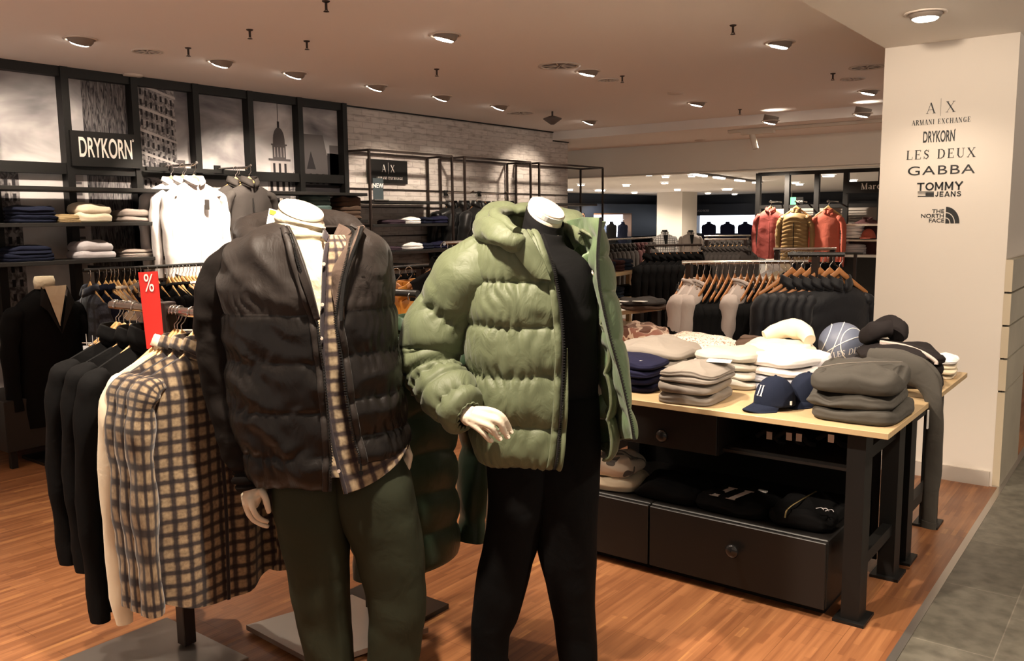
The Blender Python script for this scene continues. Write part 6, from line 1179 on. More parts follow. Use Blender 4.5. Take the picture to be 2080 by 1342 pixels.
b = MB(); b.tube([(-.760, 3.975, .275), (-.762, 3.975, .245)], .032, 20, ell=.5, up=[0, 1, 0]); b.build('turned_cuff', f_dgrey, t, smooth=True, org=t.location, flat_ang=50)
b = MB(); b.box((-.775, 3.90, .70), (-.77, 3.915, .78)); b.build('hang_tag', m_white, t, org=t.location)
# basketball
bc = np.array([-1.36, 4.66, TT+.123]); Rb = .118; t = thing('basketball', 'slate blue ball with white seams and lettering among the folded clothes', 'ball', (bc[0], bc[1], TT))
b = MB(); b.lathe([(Rb*math.sin(q), -Rb*math.cos(q)) for q in np.linspace(.02, PI-.02, 40)], bc, 56); b.build('shell', mat('ball_rubber', (0.125, 0.145, 0.205), .45, bump=.15, bscale=400), t, org=t.location, smooth=True)
vd = CAMO-bc; vd /= np.linalg.norm(vd); rr_ = np.cross([0, 0, 1], vd); rr_ /= np.linalg.norm(rr_); uu_ = np.cross(vd, rr_)
def sph(a, e): return bc+Rb*1.002*(math.cos(e)*math.sin(a)*rr_+math.sin(e)*uu_+math.cos(e)*math.cos(a)*vd)
b = MB()
def seam(ax, off):
    ax = np.array(ax, float); ax /= np.linalg.norm(ax); u = np.cross(ax, [.2, .5, .9]); u /= np.linalg.norm(u); w_ = np.cross(ax, u); r_ = math.sqrt(max(0, 1-off*off)); P_ = [bc+Rb*(ax*off+r_*(u*math.cos(q)+w_*math.sin(q))) for q in np.linspace(0, 2*PI, 72)]; b.tube(P_, .0026, 6, caps=False)
seam(rr_*.94-uu_*.33, -.25); seam(rr_*.55-uu_*.95+vd*.25, .18); seam(rr_*.94-uu_*.33-vd*.1, -.72); seam(rr_*.7+vd*.7, .68); b.build('seam', m_white, t, org=t.location, smooth=True)
q = serif('LES DEUX', .024, (0, 0, 0), (1, 0, 0), (0, 1, 0), m_white, 'lettering', build=False); vs = []
for (x, y, z) in q.v: y2 = y+.25*x; vs.append(bc+(sph(.42+x/Rb*1.2, -.30+y2/Rb*1.3)-bc)*(1.004+z*3))
q.v = [tuple(v) for v in vs]; q.build('lettering', m_white, t, org=t.location); 
# navy caps
def cap(x, y, yaw, lab, mark=True):
    t = thing('baseball_cap', lab, 'cap', (x, y, TT), 'navy caps'); f = np.array([math.cos(yaw), math.sin(yaw), 0]); s_ = np.array([-f[1], f[0], 0]); b = MB(); rows = []
    for e in np.linspace(0, PI/2-.03, 22):
        rw = []
        for a in np.linspace(0, 2*PI, 48, endpoint=False):
            ca, sa = math.cos(a), math.sin(a); fr = .092*(1+.05*ca); r_ = math.cos(e)**.85; z = .018+.118*math.sin(e)**(.95)*(1+.05*ca*(1-e/1.6)); pan = 1+.010*abs(math.cos(3*a))*math.cos(e)
            rw.append(np.array([x, y, TT+z])+f*(fr*r_*ca*pan)+s_*(.078*r_*sa*pan))
        rows.append(rw)
    G = np.array(rows); b.grid(G, cu=True); b.cap(G[-1]); o = b.build('crown', f_cap, t, smooth=True, org=t.location); thick(o, .003)
    C = []
    for u in np.linspace(-1, 1, 9):
        a = u*1.05; base = np.array([x, y, TT+.022])+f*.092*math.cos(a)*1.02+s_*.079*math.sin(a); tip = base+f*(.075*(1-.75*abs(u)**2.4)); dz = -.030*u*u; base = base+[0, 0, dz*.3+.006]; tip = tip+[0, 0, dz-.010]; C.append([base, (base+tip)/2+[0, 0, dz*.1+.002], tip])
    G = surf(np.swapaxes(np.array(C), 0, 1), 36, 12); G[..., 2] = np.maximum(G[..., 2], TT+.004); b = MB(); b.grid(G); o = b.build('brim', f_cap, t, smooth=True, org=t.location); thick(o, .004)
    b = MB(); b.lathe([(.007, 0), (.006, .005), (.001, .007)], (x, y, TT+.135), 12, caps=False); b.build('button', f_cap, t, smooth=True, org=t.location)
    if mark:
        q = serif('II', .044, (0, 0, 0), (1, 0, 0), (0, 1, 0), m_white, build=False, track=.12, wt=1.1); vs = []
        for (u, v, w__) in q.v:
            a = -u/.088; e = .55+v/.11; r_ = math.cos(e)**.85; vs.append(np.array([x, y, TT+.018+.121*math.sin(e)**.95*(1+.05*math.cos(a)*(1-e/1.6))])+f*(.0995*r_*math.cos(a))+s_*(.082*r_*-math.sin(-a)))
        q.v = [tuple(v) for v in vs]; q.build('front_mark', m_white, t, org=t.location)
    b = MB(); p = np.array([x, y, TT+.03])+s_*.079-f*.01; b.box(p-.004, p+[.004, .004, .012]); b.build('side_flag', m_white, t, org=t.location)
    return t
yaw0 = math.atan2(-.95, -.42); cap(-1.285, 3.50, yaw0, 'navy baseball cap with two white bars, front one on the table'); cap(-1.20, 3.66, yaw0+.1, 'navy baseball cap tucked behind the front cap', mark=False)
# stock on the low chest
CH = .325
pile(-2.10, 3.52, CH, .1, [(f_cream, .34, .30, .055, 1, 231, 'beige sweatshirt folded at the left end of the low chest'), (f_crcamo, .32, .28, .075, 1, 232, 'cream and grey patterned shirt rolled on the beige sweatshirt')])
pile(-1.76, 3.54, CH, -.05, [(f_black, .34, .30, .07, 1, 241, 'plain black sweatshirt folded beside the beige one on the low chest')])
P9, zz9 = pile(-1.44, 3.53, CH, .0, [(f_black, .34, .30, .05, 1, 251, 'black sweatshirt with large cream letter bars on the low chest')])
q = serif('II', .13, (-1.45, 3.47, zz9+.021), (1, -.02, 0), (.25, .97, .05), f_pinkg, 'chest_lettering', parent=P9[0], org=P9[0].location, track=.25, wt=1.4)
b = MB(); b.box((-1.39, 3.60, zz9+.008), (-1.35, 3.62, zz9+.014)); b.build('neck_label', m_white, P9[0], org=P9[0].location)
P9, zz9 = pile(-1.15, 3.54, CH, .0, [(f_black, .27, .32, .075, 1, 261, 'black zip sweatshirt with pale embroidery on the low chest beside the table leg')])
b = MB(); b.tube(cr([(-1.15, 3.66, zz9+.012), (-1.16, 3.52, zz9+.016), (-1.18, 3.40, zz9+.004), (-1.185, 3.375, zz9-.03)], 20), .0035, 6); b.build('brass_zip', mat('brass', (.55, .42, .2), .3, metal=1), P9[0], org=P9[0].location)
b = MB(); [b.tube(cr([(-1.08+.02*k, 3.44+.012*math.sin(k*2), zz9+.012), (-1.065+.02*k, 3.46, zz9+.013), (-1.05+.02*k, 3.44, zz9+.012)], 8), .002, 5) for k in range(3)]; b.build('embroidery', f_lgrey, P9[0], org=P9[0].location)
# ------------------------------------------------------------------ dense racks behind the tables
def rack2(pa, pb, z, lab, name='garment_rack', posts=(.06, .94), m=None):
    return rail(name, (pa[0], pa[1], z), (pb[0], pb[1], z), lab, posts=posts, m=m or m_chrome)
g_long = garment('hanging_coat', f_black, W=.23, L=.95, T=.05, sl=.66, folds=4, amp=.008, seed=71, collar='coat', res=.6)
g_pg = garment('hanging_sweatshirt', f_pinkg, W=.23, L=.66, T=.06, sl=.66, folds=4, amp=.008, seed=72, collar='crew', res=.8, sr=.058, sleeve_out=.0)
g_pn = garment('hanging_puffer', p_navy, W=.225, L=.8, T=.06, sl=.64, folds=3, amp=.004, seed=73, collar='stand', quilt=6, qa=.012, res=.7, sr=.058, sleeve_out=.01)
used = set()
def put(g, p, rz, lab, cat, group):
    o = g if id(g) not in used else dup(g); used.add(id(g)); return hang(o, p, rz, lab, cat, group)
A0, A1 = onZ(1385, 533, 1.29), onZ(1640, 531, 1.29); dA = math.atan2(*(A1-A0)[1::-1])
rack2(A0, A1, 1.29, 'chrome rack behind the tables with pale sleeves and black clothes')
n = 20
for i in range(n):
    f = (i+.5)/n; p = A0+(A1-A0)*f; rz = PI/2+dA-.5+rnd(i).uniform(-.06, .06)
    if i in (1, 2): put(g_pg, p, rz, 'pale mauve grey sweatshirt at the left end of the rack behind the tables, %s' % ('left one' if i == 1 else 'right one'), 'sweatshirt', 'pale sweatshirts on the rack behind the tables')
    elif i == 9: put(g_pg, p, rz, 'pale mauve grey sweatshirt alone among black clothes mid rack', 'sweatshirt', None)
    else: put(g_long, p-[0, 0, .07], rz, 'black garment in the dense rack right behind the tables', 'coat', 'black garments on the rack behind the tables')
    if i in (1, 2, 9): [x for x in COL.objects if x.name.startswith('hanging_sweatshirt')][-1].scale = (1.16, 1.05, 1.04)
    hanger(p, rz, 'dark wooden hanger on the rack right behind the tables', 'hangers on the rack behind the tables', dark=True, clip=(i % 3 == 0))
B0, B1 = onZ(1600, 517, 1.36), onZ(1775, 517, 1.36); B0 = B0+(B1-B0)*.0; dB = math.atan2(*(B1-B0)[1::-1]); B1 = np.array([min(B1[0], -1.62), B0[1]+(B1[1]-B0[1])*((min(B1[0], -1.62)-B0[0])/(B1[0]-B0[0])), B1[2]])
rack2(B0, B1, 1.36, 'black rack with midnight quilted coats beside the pillar', m=m_blackm, posts=(.5,))
for i in range(6):
    p = B0+(B1-B0)*((i+.5)/6); rz = PI/2+dB-1.1+rnd(i+9).uniform(-.05, .05)
    put(g_pn, p-[0, 0, .05], rz, 'midnight quilted coat on the black rack beside the pillar', 'coat', 'midnight quilted coats'); hanger(p, rz, 'dark wooden hanger on the black rack beside the pillar', 'hangers on the black rack', dark=True)
C0, C1 = onZ(1310, 499, 1.30), onZ(1425, 497, 1.30)
rack2(C0, C1, 1.30, 'dark rack of long black garments left of the pale sleeves', m=m_bronze, posts=(.05,)); dC = math.atan2(*(C1-C0)[1::-1])
for i in range(8):
    p = C0+(C1-C0)*((i+.5)/8); rz = PI/2+dC-.9
    put(g_long, p, rz, 'long black garment on the dark rack left of the pale sleeves', 'coat', 'long black garments'); hanger(p, rz, 'hanger on the dark rack left of the pale sleeves', 'hangers on the dark rack', dark=True)
# mixed colour shirts rack further back
gs = garment('hanging_shirt', f_olive, W=.22, L=.7, T=.035, sl=.55, folds=3, amp=.006, seed=75, collar='shirt', res=.4, sr=.05)
D0, D1 = onZ(1430, 486, 1.30), onZ(1520, 485, 1.30); rack2(D0, D1, 1.30, 'far rack of olive, blue and tan shirts under the navy blazers'); dD = math.atan2(*(D1-D0)[1::-1])
cols = [f_char, f_green, f_denim, f_dnavy, f_blue, f_blue, f_khaki, f_khaki, f_taupe, f_cream]; words = ['charcoal', 'moss green', 'dark denim', 'navy', 'faded blue', 'pale blue', 'khaki', 'tan', 'taupe', 'cream']
for i, (m, wd) in enumerate(zip(cols, words)):
    p = D0+(D1-D0)*((i+.5)/10); o = gs if i == 0 else dup(gs); remat(o, f_olive, m); hang(o, p, PI/2+dD-.9, wd+' shirt on the far mixed colour rack', 'shirt', None)
    hanger(p, PI/2+dD-.9, 'hanger on the far mixed colour rack', 'hangers on the mixed colour rack')
E0, E1 = onZ(1612, 523, 1.28)+[-.5, .9, 0], onZ(1760, 523, 1.28)+[-.5, .9, 0]; rack2(E0, E1, 1.31, 'rear rack of white, cream and dark shirts near the pillar'); dE = math.atan2(*(E1-E0)[1::-1])
for i in range(12):
    p = E0+(E1-E0)*((i+.5)/12); m, wd = [(f_white, 'white'), (f_white, 'white'), (f_cream, 'cream'), (f_cream, 'cream'), (f_dnavy, 'navy')][min(i, 4)] if i < 5 else (f_black, 'black')
    o = dup(gs); remat(o, cols[0], m); hang(o, p, PI/2+dE-.9, '%s shirt on the rear rack near the pillar' % wd, 'shirt', '%s shirts on the rear rack' % wd); hanger(p, PI/2+dE-.9, 'hanger on the rear rack near the pillar', 'hangers on the rear rack', dark=i > 4)
# small oak table with dark knitwear, and the shelf gondola beyond it
fa, fb_, fc = onZ(1240, 634, .80), onZ(1300, 629, .80), onZ(1345, 623, .80)
t = thing('side_table', 'small pale oak table with folded dark knitwear beyond the green jacket', 'table', (fb_[0], fb_[1], 0)); e1 = fa-fb_; e2 = (fc-fb_); d_ = fa+e2
b = MB(); b.poly([fb_-[0, 0, .03], fc-[0, 0, .03], d_-[0, 0, .03], fa-[0, 0, .03]], (0, 0, .03)); b.build('tabletop', m_oak, t, org=t.location)
for q in (fb_+(d_-fb_)*.12, fc+(fa-fc)*.12, fa+(fc-fa)*.12): b = MB(); b.box((q[0]-.03, q[1]-.03, 0), (q[0]+.03, q[1]+.03, .77)); b.build('leg', m_black, t, org=t.location)
cc = (fa+fc)/2*.62+fb_*.38
pile(cc[0], cc[1]+.08, .80, .9, [(f_brown, .40, .34, .035, 1, 301, 'dark brown folded knit at the base of the small oak table pile'), (f_char, .38, .32, .04, 1, 302, 'dark grey folded knit on top of the small oak table pile')])
for k, px in enumerate((1262, 1300)): q = onZ(px, 612, .885); b = MB(); b.box(q-[.06, .03, 0], q+[.06, .03, .004]); tag(b.build('paper_label', m_white), 'white paper label on the dark knitwear of the small oak table, %s' % ('left', 'right')[k], 'label')
gA, gB = onZ(1225, 566, .98), onZ(1312, 551, .98)
t = thing('shelf_gondola', 'pale wooden shelving unit with folded jeans and knits beyond the green jacket', 'shelving unit', (*((gA+gB)/2)[:2], 0)); d1 = (gB-gA); L_ = np.linalg.norm(d1); d1 /= L_; d2 = np.array([-d1[1], d1[0], 0])
for z in (.98, .68, .36): b = MB(); b.poly([(*(gA+d1*a+d2*c)[:2], z) for a, c in ((-.6, 0), (L_, 0), (L_, .45), (-.6, .45))], (0, 0, .03)); b.build('shelf_board', m_oak, t, org=t.location)
for a in (-.58, L_-.03): b = MB(); q = gA+d1*a+d2*.2; b.box((q[0]-.025, q[1]-.025, 0), (q[0]+.025, q[1]+.025, 1.12)); b.build('upright', m_oak, t, org=t.location)
cs = [(f_denim, 'dark denim'), (f_black, 'black'), (f_cream, 'cream'), (f_dnavy, 'navy'), (f_burg, 'burgundy'), (f_denim, 'blue denim')]
for r_, z in enumerate((1.01, .71)):
    for i in range(6):
        m, wd = cs[(i+r_*2) % 6]; q = gA+d1*(-.35+i*(L_+.4)/6)+d2*.2
        for k in range(3): o = folded('folded_jeans', m, .2, .24, .035, 1, 320+i*3+k+r_*40, res=.4); o.location = (q[0], q[1], z+k*.038); o.rotation_euler = (0, 0, math.atan2(d1[1], d1[0])); tag(o, '%s folded stock on the gondola %s shelf, %s pile, %s' % (wd, ('top', 'second')[r_], ['first', 'second', 'third', 'fourth', 'fifth', 'sixth'][i], ('lowest', 'middle', 'topmost')[k]), 'folded garment', 'folded stock on the pale shelving unit')

# ------------------------------------------------------------------ grid display with coral shirts
GY = 14.75
def gpt(px, py): return onY(px, py, GY)
gz = float(gpt(1541, 352)[2]); gx = [float(gpt(px, 380)[0]) for px in (1541, 1600, 1660, 1719, 1790)]
t = thing('display_grid_stand', 'black steel grid frame behind the coral shirts and camel puffer jacket', 'display frame', (gx[1], GY, 0)); O = t.location
for x in gx: b = MB(); b.box((x-.04, GY-.04, 0), (x+.04, GY+.04, gz)); b.build('upright', m_black, t, org=O)
for z in (gz, float(gpt(1600, 417)[2])): b = MB(); b.box((gx[0], GY-.03, z-.05), (gx[-1], GY+.03, z+.01)); b.build('rail', m_black, t, org=O)
b = MB(); b.box((gx[3]+.0, GY-.06, gpt(1740, 392)[2]), (gx[4]+.3, GY-.04, gpt(1740, 369)[2])); sb = b.build('sign_board', m_black, t, org=O)
q = gpt(1768, 378); serif('Marco', .095, (q[0]+.06, GY-.065, q[2]), (1, 0, 0), (0, 0, 1), MATS['sign_white'], parent=sb, track=.14, org=O, wt=1.2)
b = MB()
zt, zb_ = float(gpt(1620, 423)[2]), float(gpt(1620, 505)[2])
b.box((gx[1]+.05, GY+.27, 0), (gx[-1], GY+.29, zt))
for k in range(16):
    z = zb_+(zt-zb_)*k/16; b.box((gx[1]+.05, GY+.25, z), (gx[-1], GY+.27, z+.028))
tag(b.build('slatwall', mat('slat_grey', (.28, .25, .22), .6)), 'grey horizontal slatted panel behind the coral shirts', 'wall panel')
b = MB(); b.box((gx[0]+.05, GY+.3, 0), (gx[1]+.3, GY+.34, gpt(1570, 424)[2])); tag(b.build('partition', m_farw), 'cream wall panel behind the faded red shirt', 'wall panel')
GD = 14.2
def face(px, py): return onY(px, py, GD)
gc1 = garment('display_shirt', f_red, W=.215, L=.82, T=.06, sl=.74, sleeve_out=.05, folds=4, amp=.012, seed=81, collar='shirt', placket=f_red, res=.9, hemcurve=.05)
p = face(1565, 424); hang(gc1, (p[0], p[1], p[2]+HR), .12, 'faded red button shirt hanging left on the distant grid display', 'shirt')
gc2 = garment('display_puffer', p_camel, W=.225, L=.80, T=.11, sl=.70, sleeve_out=.06, folds=3, amp=.005, seed=82, collar='stand', quilt=12, qa=.016, res=1.2, sr=.07, placket=f_black)
p = face(1617, 427); hang(gc2, (p[0], p[1], p[2]+HR), .05, 'camel quilted puffer jacket in the middle of the distant grid display', 'jacket')
gc3 = garment('display_polo', f_coral, W=.22, L=.84, T=.06, sl=.80, sleeve_out=.05, folds=3, amp=.010, seed=83, collar='shirt', res=.9)
p = face(1682, 427); hang(gc3, (p[0], p[1], p[2]+HR), -.08, 'coral long sleeved polo hanging right on the distant grid display', 'polo shirt')
for px, wd in ((1565, 'faded red shirt'), (1617, 'camel puffer'), (1682, 'coral polo')):
    p = face(px, 424); hanger((p[0], p[1], p[2]+HR+.02), 0, 'wooden hanger of the '+wd, None); ar = thing('face_out_arm', 'short chrome arm above the '+wd, 'display arm', (p[0], GD, p[2]+.1)); b = MB(); b.tube([(p[0], GY-.04, p[2]+HR-.0), (p[0], GD-.05, p[2]+HR-.0)], .012, 8); b.build('arm', m_chrome, ar, org=ar.location)
p = face(1624, 409); b = MB(); b.box((p[0]-.06, GD, p[2]-.06), (p[0]+.06, GD+.01, p[2]+.07)); o = tag(b.build('new_card', m_black), 'small black NEW card above the camel puffer', 'sign card'); text('NEW', .05, (p[0], GD-.003, p[2]), R90, m_white).parent = o
# shelves with white tees and coral cap at the right end of the grid
for k, y in enumerate((455, 486)):
    a, c_ = face(1712, y), face(1775, y); b = MB(); b.box((a[0], GD, a[2]-.03), (c_[0]+.5, GD+.45, a[2])); tag(b.build('wall_shelf', mat('cream_laminate', (.7, .6, .5), .5)), 'pale shelf at the right of the coral polo, %s' % ('upper', 'lower')[k], 'shelf')
for k in range(4): p = face(1725, 484); o = folded('folded_tee', f_white, .34, .3, .05, 1, 340+k, res=.4); o.location = (p[0], GD+.18, p[2]+k*.053); tag(o, 'white folded tee on the pale shelf beside the coral polo, %s' % ['lowest', 'second', 'third', 'top'][k], 'folded garment', 'white tees beside the coral polo')
p = face(1725, 517); t = thing('side_table', 'low table with striped tees under the pale shelves', 'table', (p[0], GD+.2, 0)); b = MB(); b.box((p[0]-.3, GD, p[2]-.04), (p[0]+.6, GD+.5, p[2])); b.build('tabletop', m_white, t, org=t.location); b = MB(); b.box((p[0]-.28, GD+.02, 0), (p[0]+.58, GD+.48, p[2]-.04)); b.build('base', m_black, t, org=t.location)
for k in range(4): o = folded('folded_tee', f_lgrey, .38, .3, .035, 1, 350+k, res=.4); o.location = (p[0], GD+.2, p[2]+k*.038); tag(o, 'pale striped folded tee on the low table by the coral polo, %s' % ['lowest', 'second', 'third', 'top'][k], 'folded garment', 'striped tees')
p = face(1758, 484); b = MB(); G = np.array([[p+np.array([.11*math.cos(e)*math.cos(a), .13*math.cos(e)*math.sin(a)+.15, .15*math.sin(e)]) for a in np.linspace(0, 2*PI, 24, endpoint=False)] for e in np.linspace(0, 1.5, 9)]); b.grid(G, cu=True); b.cap(G[-1]); b.cap(G[0], 0, True)
G = np.array([[p+np.array([.1*math.sin(a), -.0-.12*f*math.cos(a)+.03, .02-.02*f]) for a in np.linspace(-1.2, 1.2, 12)] for f in (0, .5, 1)]); b.grid(G); tag(b.build('baseball_cap', f_coral, smooth=True), 'coral cap on the pale shelf next to the pillar', 'cap')
p = face(1752, 440); gq = garment('hanging_shirt', f_burg, W=.24, L=.7, T=.07, sl=.5, folds=3, amp=.01, seed=85, collar='crew', res=.5); hang(gq, (p[0], p[1]+.3, p[2]+.1), 0, 'mauve tee hung behind the coral cap next to the pillar', 'tee shirt')
p = face(1720, 520); rail('garment_rack', (face(1650, 516)[0], GD-1, 1.05), (face(1790, 514)[0], GD-1, 1.05), 'black rail in front of the distant grid display', posts=(.02, .9), m=m_blackm)

# ------------------------------------------------------------------ far hall: white column, navy shop walls with lit niches
cx0, cx1 = onY(1334, 450, 28.0), onY(1385, 450, 28.0)
b = MB(); b.box((cx0[0], 28.0, 0), (cx1[0], 29.2, 2.5)); struct(b.build('wall_column', mat('column_white', (.76, .70, .62), .8)))
FY = 33.0
def niche(pl, pr, pt, pb, X=None, name='lit niche'): pass
m_glow = mat('backlit_white', (.9, .9, .95), .5, emit=((.82, .88, 1.0), 1.5)); m_woodw = mat('walnut_reveal', (.16, .08, .035), .5)
b = MB(); zf = float(onY(1470, 414, FY)[2]); xr = 6
nl, nr_ = onY(1414, 450, FY)[0], onY(1560, 450, FY)[0]; nb, ntp = 0.95, float(onY(1470, 437, FY)[2])
b.box((-30, FY, ntp), (xr, FY+.4, zf)); b.box((-30, FY, 0), (nl, FY+.4, ntp)); b.box((nr_, FY, 0), (xr, FY+.4, ntp)); b.box((nl, FY, 0), (nr_, FY+.4, nb)); b.box((-30, FY+.4, 0), (xr, FY+.5, 2.5)); struct(b.build('wall_far', m_navywall))
b = MB(); b.box((nl, FY+.36, nb), (nr_, FY+.38, ntp)); tag(b.build('backlit_panel', m_glow), 'glowing white panel behind the three blazers at the far right shop', 'lit panel')
text('HUGO BOSS', .11, (onY(1426, 428, FY-.01)[0], FY-.012, onY(1426, 428, FY)[2]), R90, m_offw).name = 'fascia_lettering'
tag(bpy.data.objects['fascia_lettering'], 'small pale fascia lettering over the far right navy shop front', 'lettering')
bz = garment('blazer', f_navy, W=.26, L=.74, T=.07, sl=.6, folds=2, amp=.004, seed=91, collar='coat', res=.5, sr=.07, sleeve_out=.0)
for k, (px, py, m) in enumerate(((1440, 452, f_navy), (1478, 452, f_navy), (1514, 452, f_denim))):
    p = onY(px, py, FY-.3); o = bz if k == 0 else dup(bz); hang(o, (p[0], p[1], p[2]+HR), 0, 'navy blazer in the glowing far right niche, %s of three' % ('left', 'middle', 'right')[k], 'blazer')
    b = MB(); b.bar((p[0], FY+.36, p[2]+.12), (p[0], FY-.35, p[2]+.12), .02); tag(b.build('wall_hook', m_chrome), 'arm holding the %s blazer in the far right niche' % ('left', 'middle', 'right')[k], 'display arm')
# left navy wall along X
LXW = -16.5
def lp_(px, py, x=LXW): return onX(px, py, x)
zf2 = float(lp_(1260, 414)[2]); niches = [(1125, 1187), (1206, 1283)]; ys = [(float(lp_(a, 450)[1]), float(lp_(c_, 450)[1])) for a, c_ in niches]; nt_ = float(lp_(1245, 433)[2]); nb_ = .9
b = MB(); b.box((LXW-.4, 12, nt_), (LXW, FY, zf2)); b.box((LXW-.4, 12, 0), (LXW, FY, nb_)); b.box((LXW-.6, 12, 0), (LXW-.5, FY, 2.5)); b.box((LXW-.4, 12, 0), (LXW, ys[0][0], nt_)); b.box((LXW-.4, ys[0][1], 0), (LXW, ys[1][0], nt_)); b.box((LXW-.4, ys[1][1], 0), (LXW, FY, nt_)); struct(b.build('wall_far_left', m_navywall))
for k, (a, c_) in enumerate(ys):
    b = MB(); b.box((LXW-.38, a, nb_), (LXW-.36, c_, nt_)); tag(b.build('backlit_panel', m_glow), 'glowing white panel of the %s niche in the far left navy wall' % ('first', 'second')[k], 'lit panel')
    b = MB(); b.box((LXW-.36, c_-.05, nb_), (LXW+.01, c_, nt_)); b.box((LXW-.36, a, nt_-.05), (LXW+.01, c_, nt_)); struct(b.build('trim_5', m_woodw))
for k, (px, m) in enumerate(((1166, f_black), (1221, f_blue), (1242, f_black), (1265, f_dnavy))):
    p = lp_(px, 452, LXW+.15); o = dup(bz); remat(o, f_navy, m); hang(o, (p[0], p[1], p[2]+HR), PI/2, ['dark blazer in the first far niche', 'bright blue blazer in the second far niche', 'black blazer in the middle of the second far niche', 'navy blazer at the right of the second far niche'][k], 'blazer')
    b = MB(); b.bar((LXW-.36, p[1], p[2]+.12), (LXW+.2, p[1], p[2]+.12), .02); tag(b.build('wall_hook', m_chrome), 'arm holding the %s blazer of the far left niches' % ['first', 'second', 'third', 'fourth'][k], 'display arm')
# clothes rails in front of the far shop, and the two tailored busts by the column
gx_ = garment('hanging_suit', f_char, W=.22, L=.75, T=.04, sl=.55, folds=3, amp=.005, seed=95, collar='coat', res=.35)
for r_, (pa, pb, nn_, lab) in enumerate(((onZ(1226, 487, 1.25), onZ(1330, 482, 1.25), 12, 'chrome rail of grey and burgundy suits left of the white column'), (onZ(1430, 479, 1.25), onZ(1525, 478, 1.25), 8, 'chrome rail of dark suits under the far right blazers'))):
    rack2(pa, pb, 1.25, lab); 
    for i in range(nn_):
        p = pa+(pb-pa)*((i+.5)/nn_); o = gx_ if (r_ == 0 and i == 0) else dup(gx_); bur = r_ == 0 and 7 <= i <= 9
        if bur: remat(o, f_char, f_burg)
        hang(o, p, PI/2+math.atan2(*(pb-pa)[1::-1])-.8, ('burgundy' if bur else 'dark grey')+' suit jacket on the rail '+('left of the white column' if r_ == 0 else 'under the far right blazers'), 'suit jacket', ('burgundy' if bur else 'dark grey')+' suit jackets '+('left' if r_ == 0 else 'right'))
for k, (px, dep, m, lab) in enumerate(((1350, 19.0, pl_grey, 'display bust in a pale grey checked blazer before the white column'), (1403, 20.5, f_greig, 'display bust in a mauve grey coat beside the white column'))):
    p = at(px, 474, dep); t = thing('display_bust', lab, 'mannequin', (p[0], p[1], 0)); g = garment('jacket', m, W=.24, L=.72, T=.13, sl=.6, folds=2, amp=.004, seed=97+k, collar='coat', res=.6, sr=.07); g.parent = t; g.location = (0, 0, p[2]); g.rotation_euler = (0, 0, YAW)
    b = MB(); b.tube([(p[0], p[1], 0), (p[0], p[1], p[2]-.2)], .02, 8); b.build('stand_pole', m_blackm, t, org=t.location); b = MB(); b.lathe([(.05, 0), (.06, .06), (.055, .10)], (p[0], p[1], p[2]-.02), 16); b.build('neck', m_black, t, org=t.location, smooth=True)
    b = MB(); f_ = -FH; b.poly([p+f_*.14+RT*.05+[0, 0, -.03], p+f_*.14-RT*.05+[0, 0, -.03], p+f_*.16+[0, 0, -.36]], None); q = b.build('shirt_front', f_black, t, org=t.location)
# exit sign
p = at(1608, 408, 24); b = MB(); b.box(p-[.12, .02, .10], p+[.12, .02, .10]); b.box(p+[-.004, -.004, .1], [p[0]+.004, p[1]+.004, 2.5], 1); tag(b.build('exit_sign', [mat('exit_green', (.1, .5, .2), .5, emit=((.25, .9, .4), 1.2)), m_ring]), 'small glowing green exit sign far behind the camel puffer', 'exit sign')

p = at(1757, 697, 5.2); b = MB(); b.lathe([(.024, 0), (.024, .003)], p, 24, axis=-FH); b.tube([p, p+[0, .0, .05]], .001, 5); tag(b.build('swing_tag', m_farw), 'small round cream swing tag on the midnight coats beside the pillar', 'tag')
# ------------------------------------------------------------------ ceiling fittings
def gimbal(p, tilt_dir, tilt, label, group, lit=True, r=.085, lampm=None):
    """recessed swivel lamp: ring in the ceiling, tilted drum with a lit face"""
    x, y, z = p; t = thing('gimbal_downlight', label, 'ceiling lamp', (x, y, z), group); td = np.array([math.cos(tilt_dir), math.sin(tilt_dir), 0]); ax = td*math.sin(tilt)+np.array([0, 0, -math.cos(tilt)])
    b = MB(); b.lathe([(r*1.18, 0), (r*1.2, -.004), (r*1.05, -.008), (r, -.004), (r*.98, 0)], (x, y, z), 32, caps=False); b.build('ring', m_ring, t, org=t.location, smooth=True)
    c = np.array([x, y, z+.004]); b = MB(); b.lathe([(r*.95, -.05), (r*.93, .012), (r*.80, .030), (r*.72, .032)], c, 32, axis=ax, caps=False); b.build('drum', m_shade, t, org=t.location, smooth=True)
    if lit: b = MB(); b.lathe([(r*.74, .031), (r*.6, .040), (.001, .044)], c, 28, axis=ax, caps=False); b.build('lamp_face', lampm or m_lamp, t, org=t.location)
    return t
CE = 2.75
for k, (x, y) in enumerate([(-5.53, 2.81), (-5.53, 3.82), (-5.53, 4.48), (-5.53, 5.35), (-5.53, 6.19), (-5.55, 7.09), (-5.60, 8.88)]):
    gimbal((x, y, CE), PI, .42, 'swivel ceiling lamp in the row facing the left wall, %s from the left' % ['first', 'second', 'third', 'fourth', 'fifth', 'sixth', 'seventh'][k], 'lamps washing the left wall')
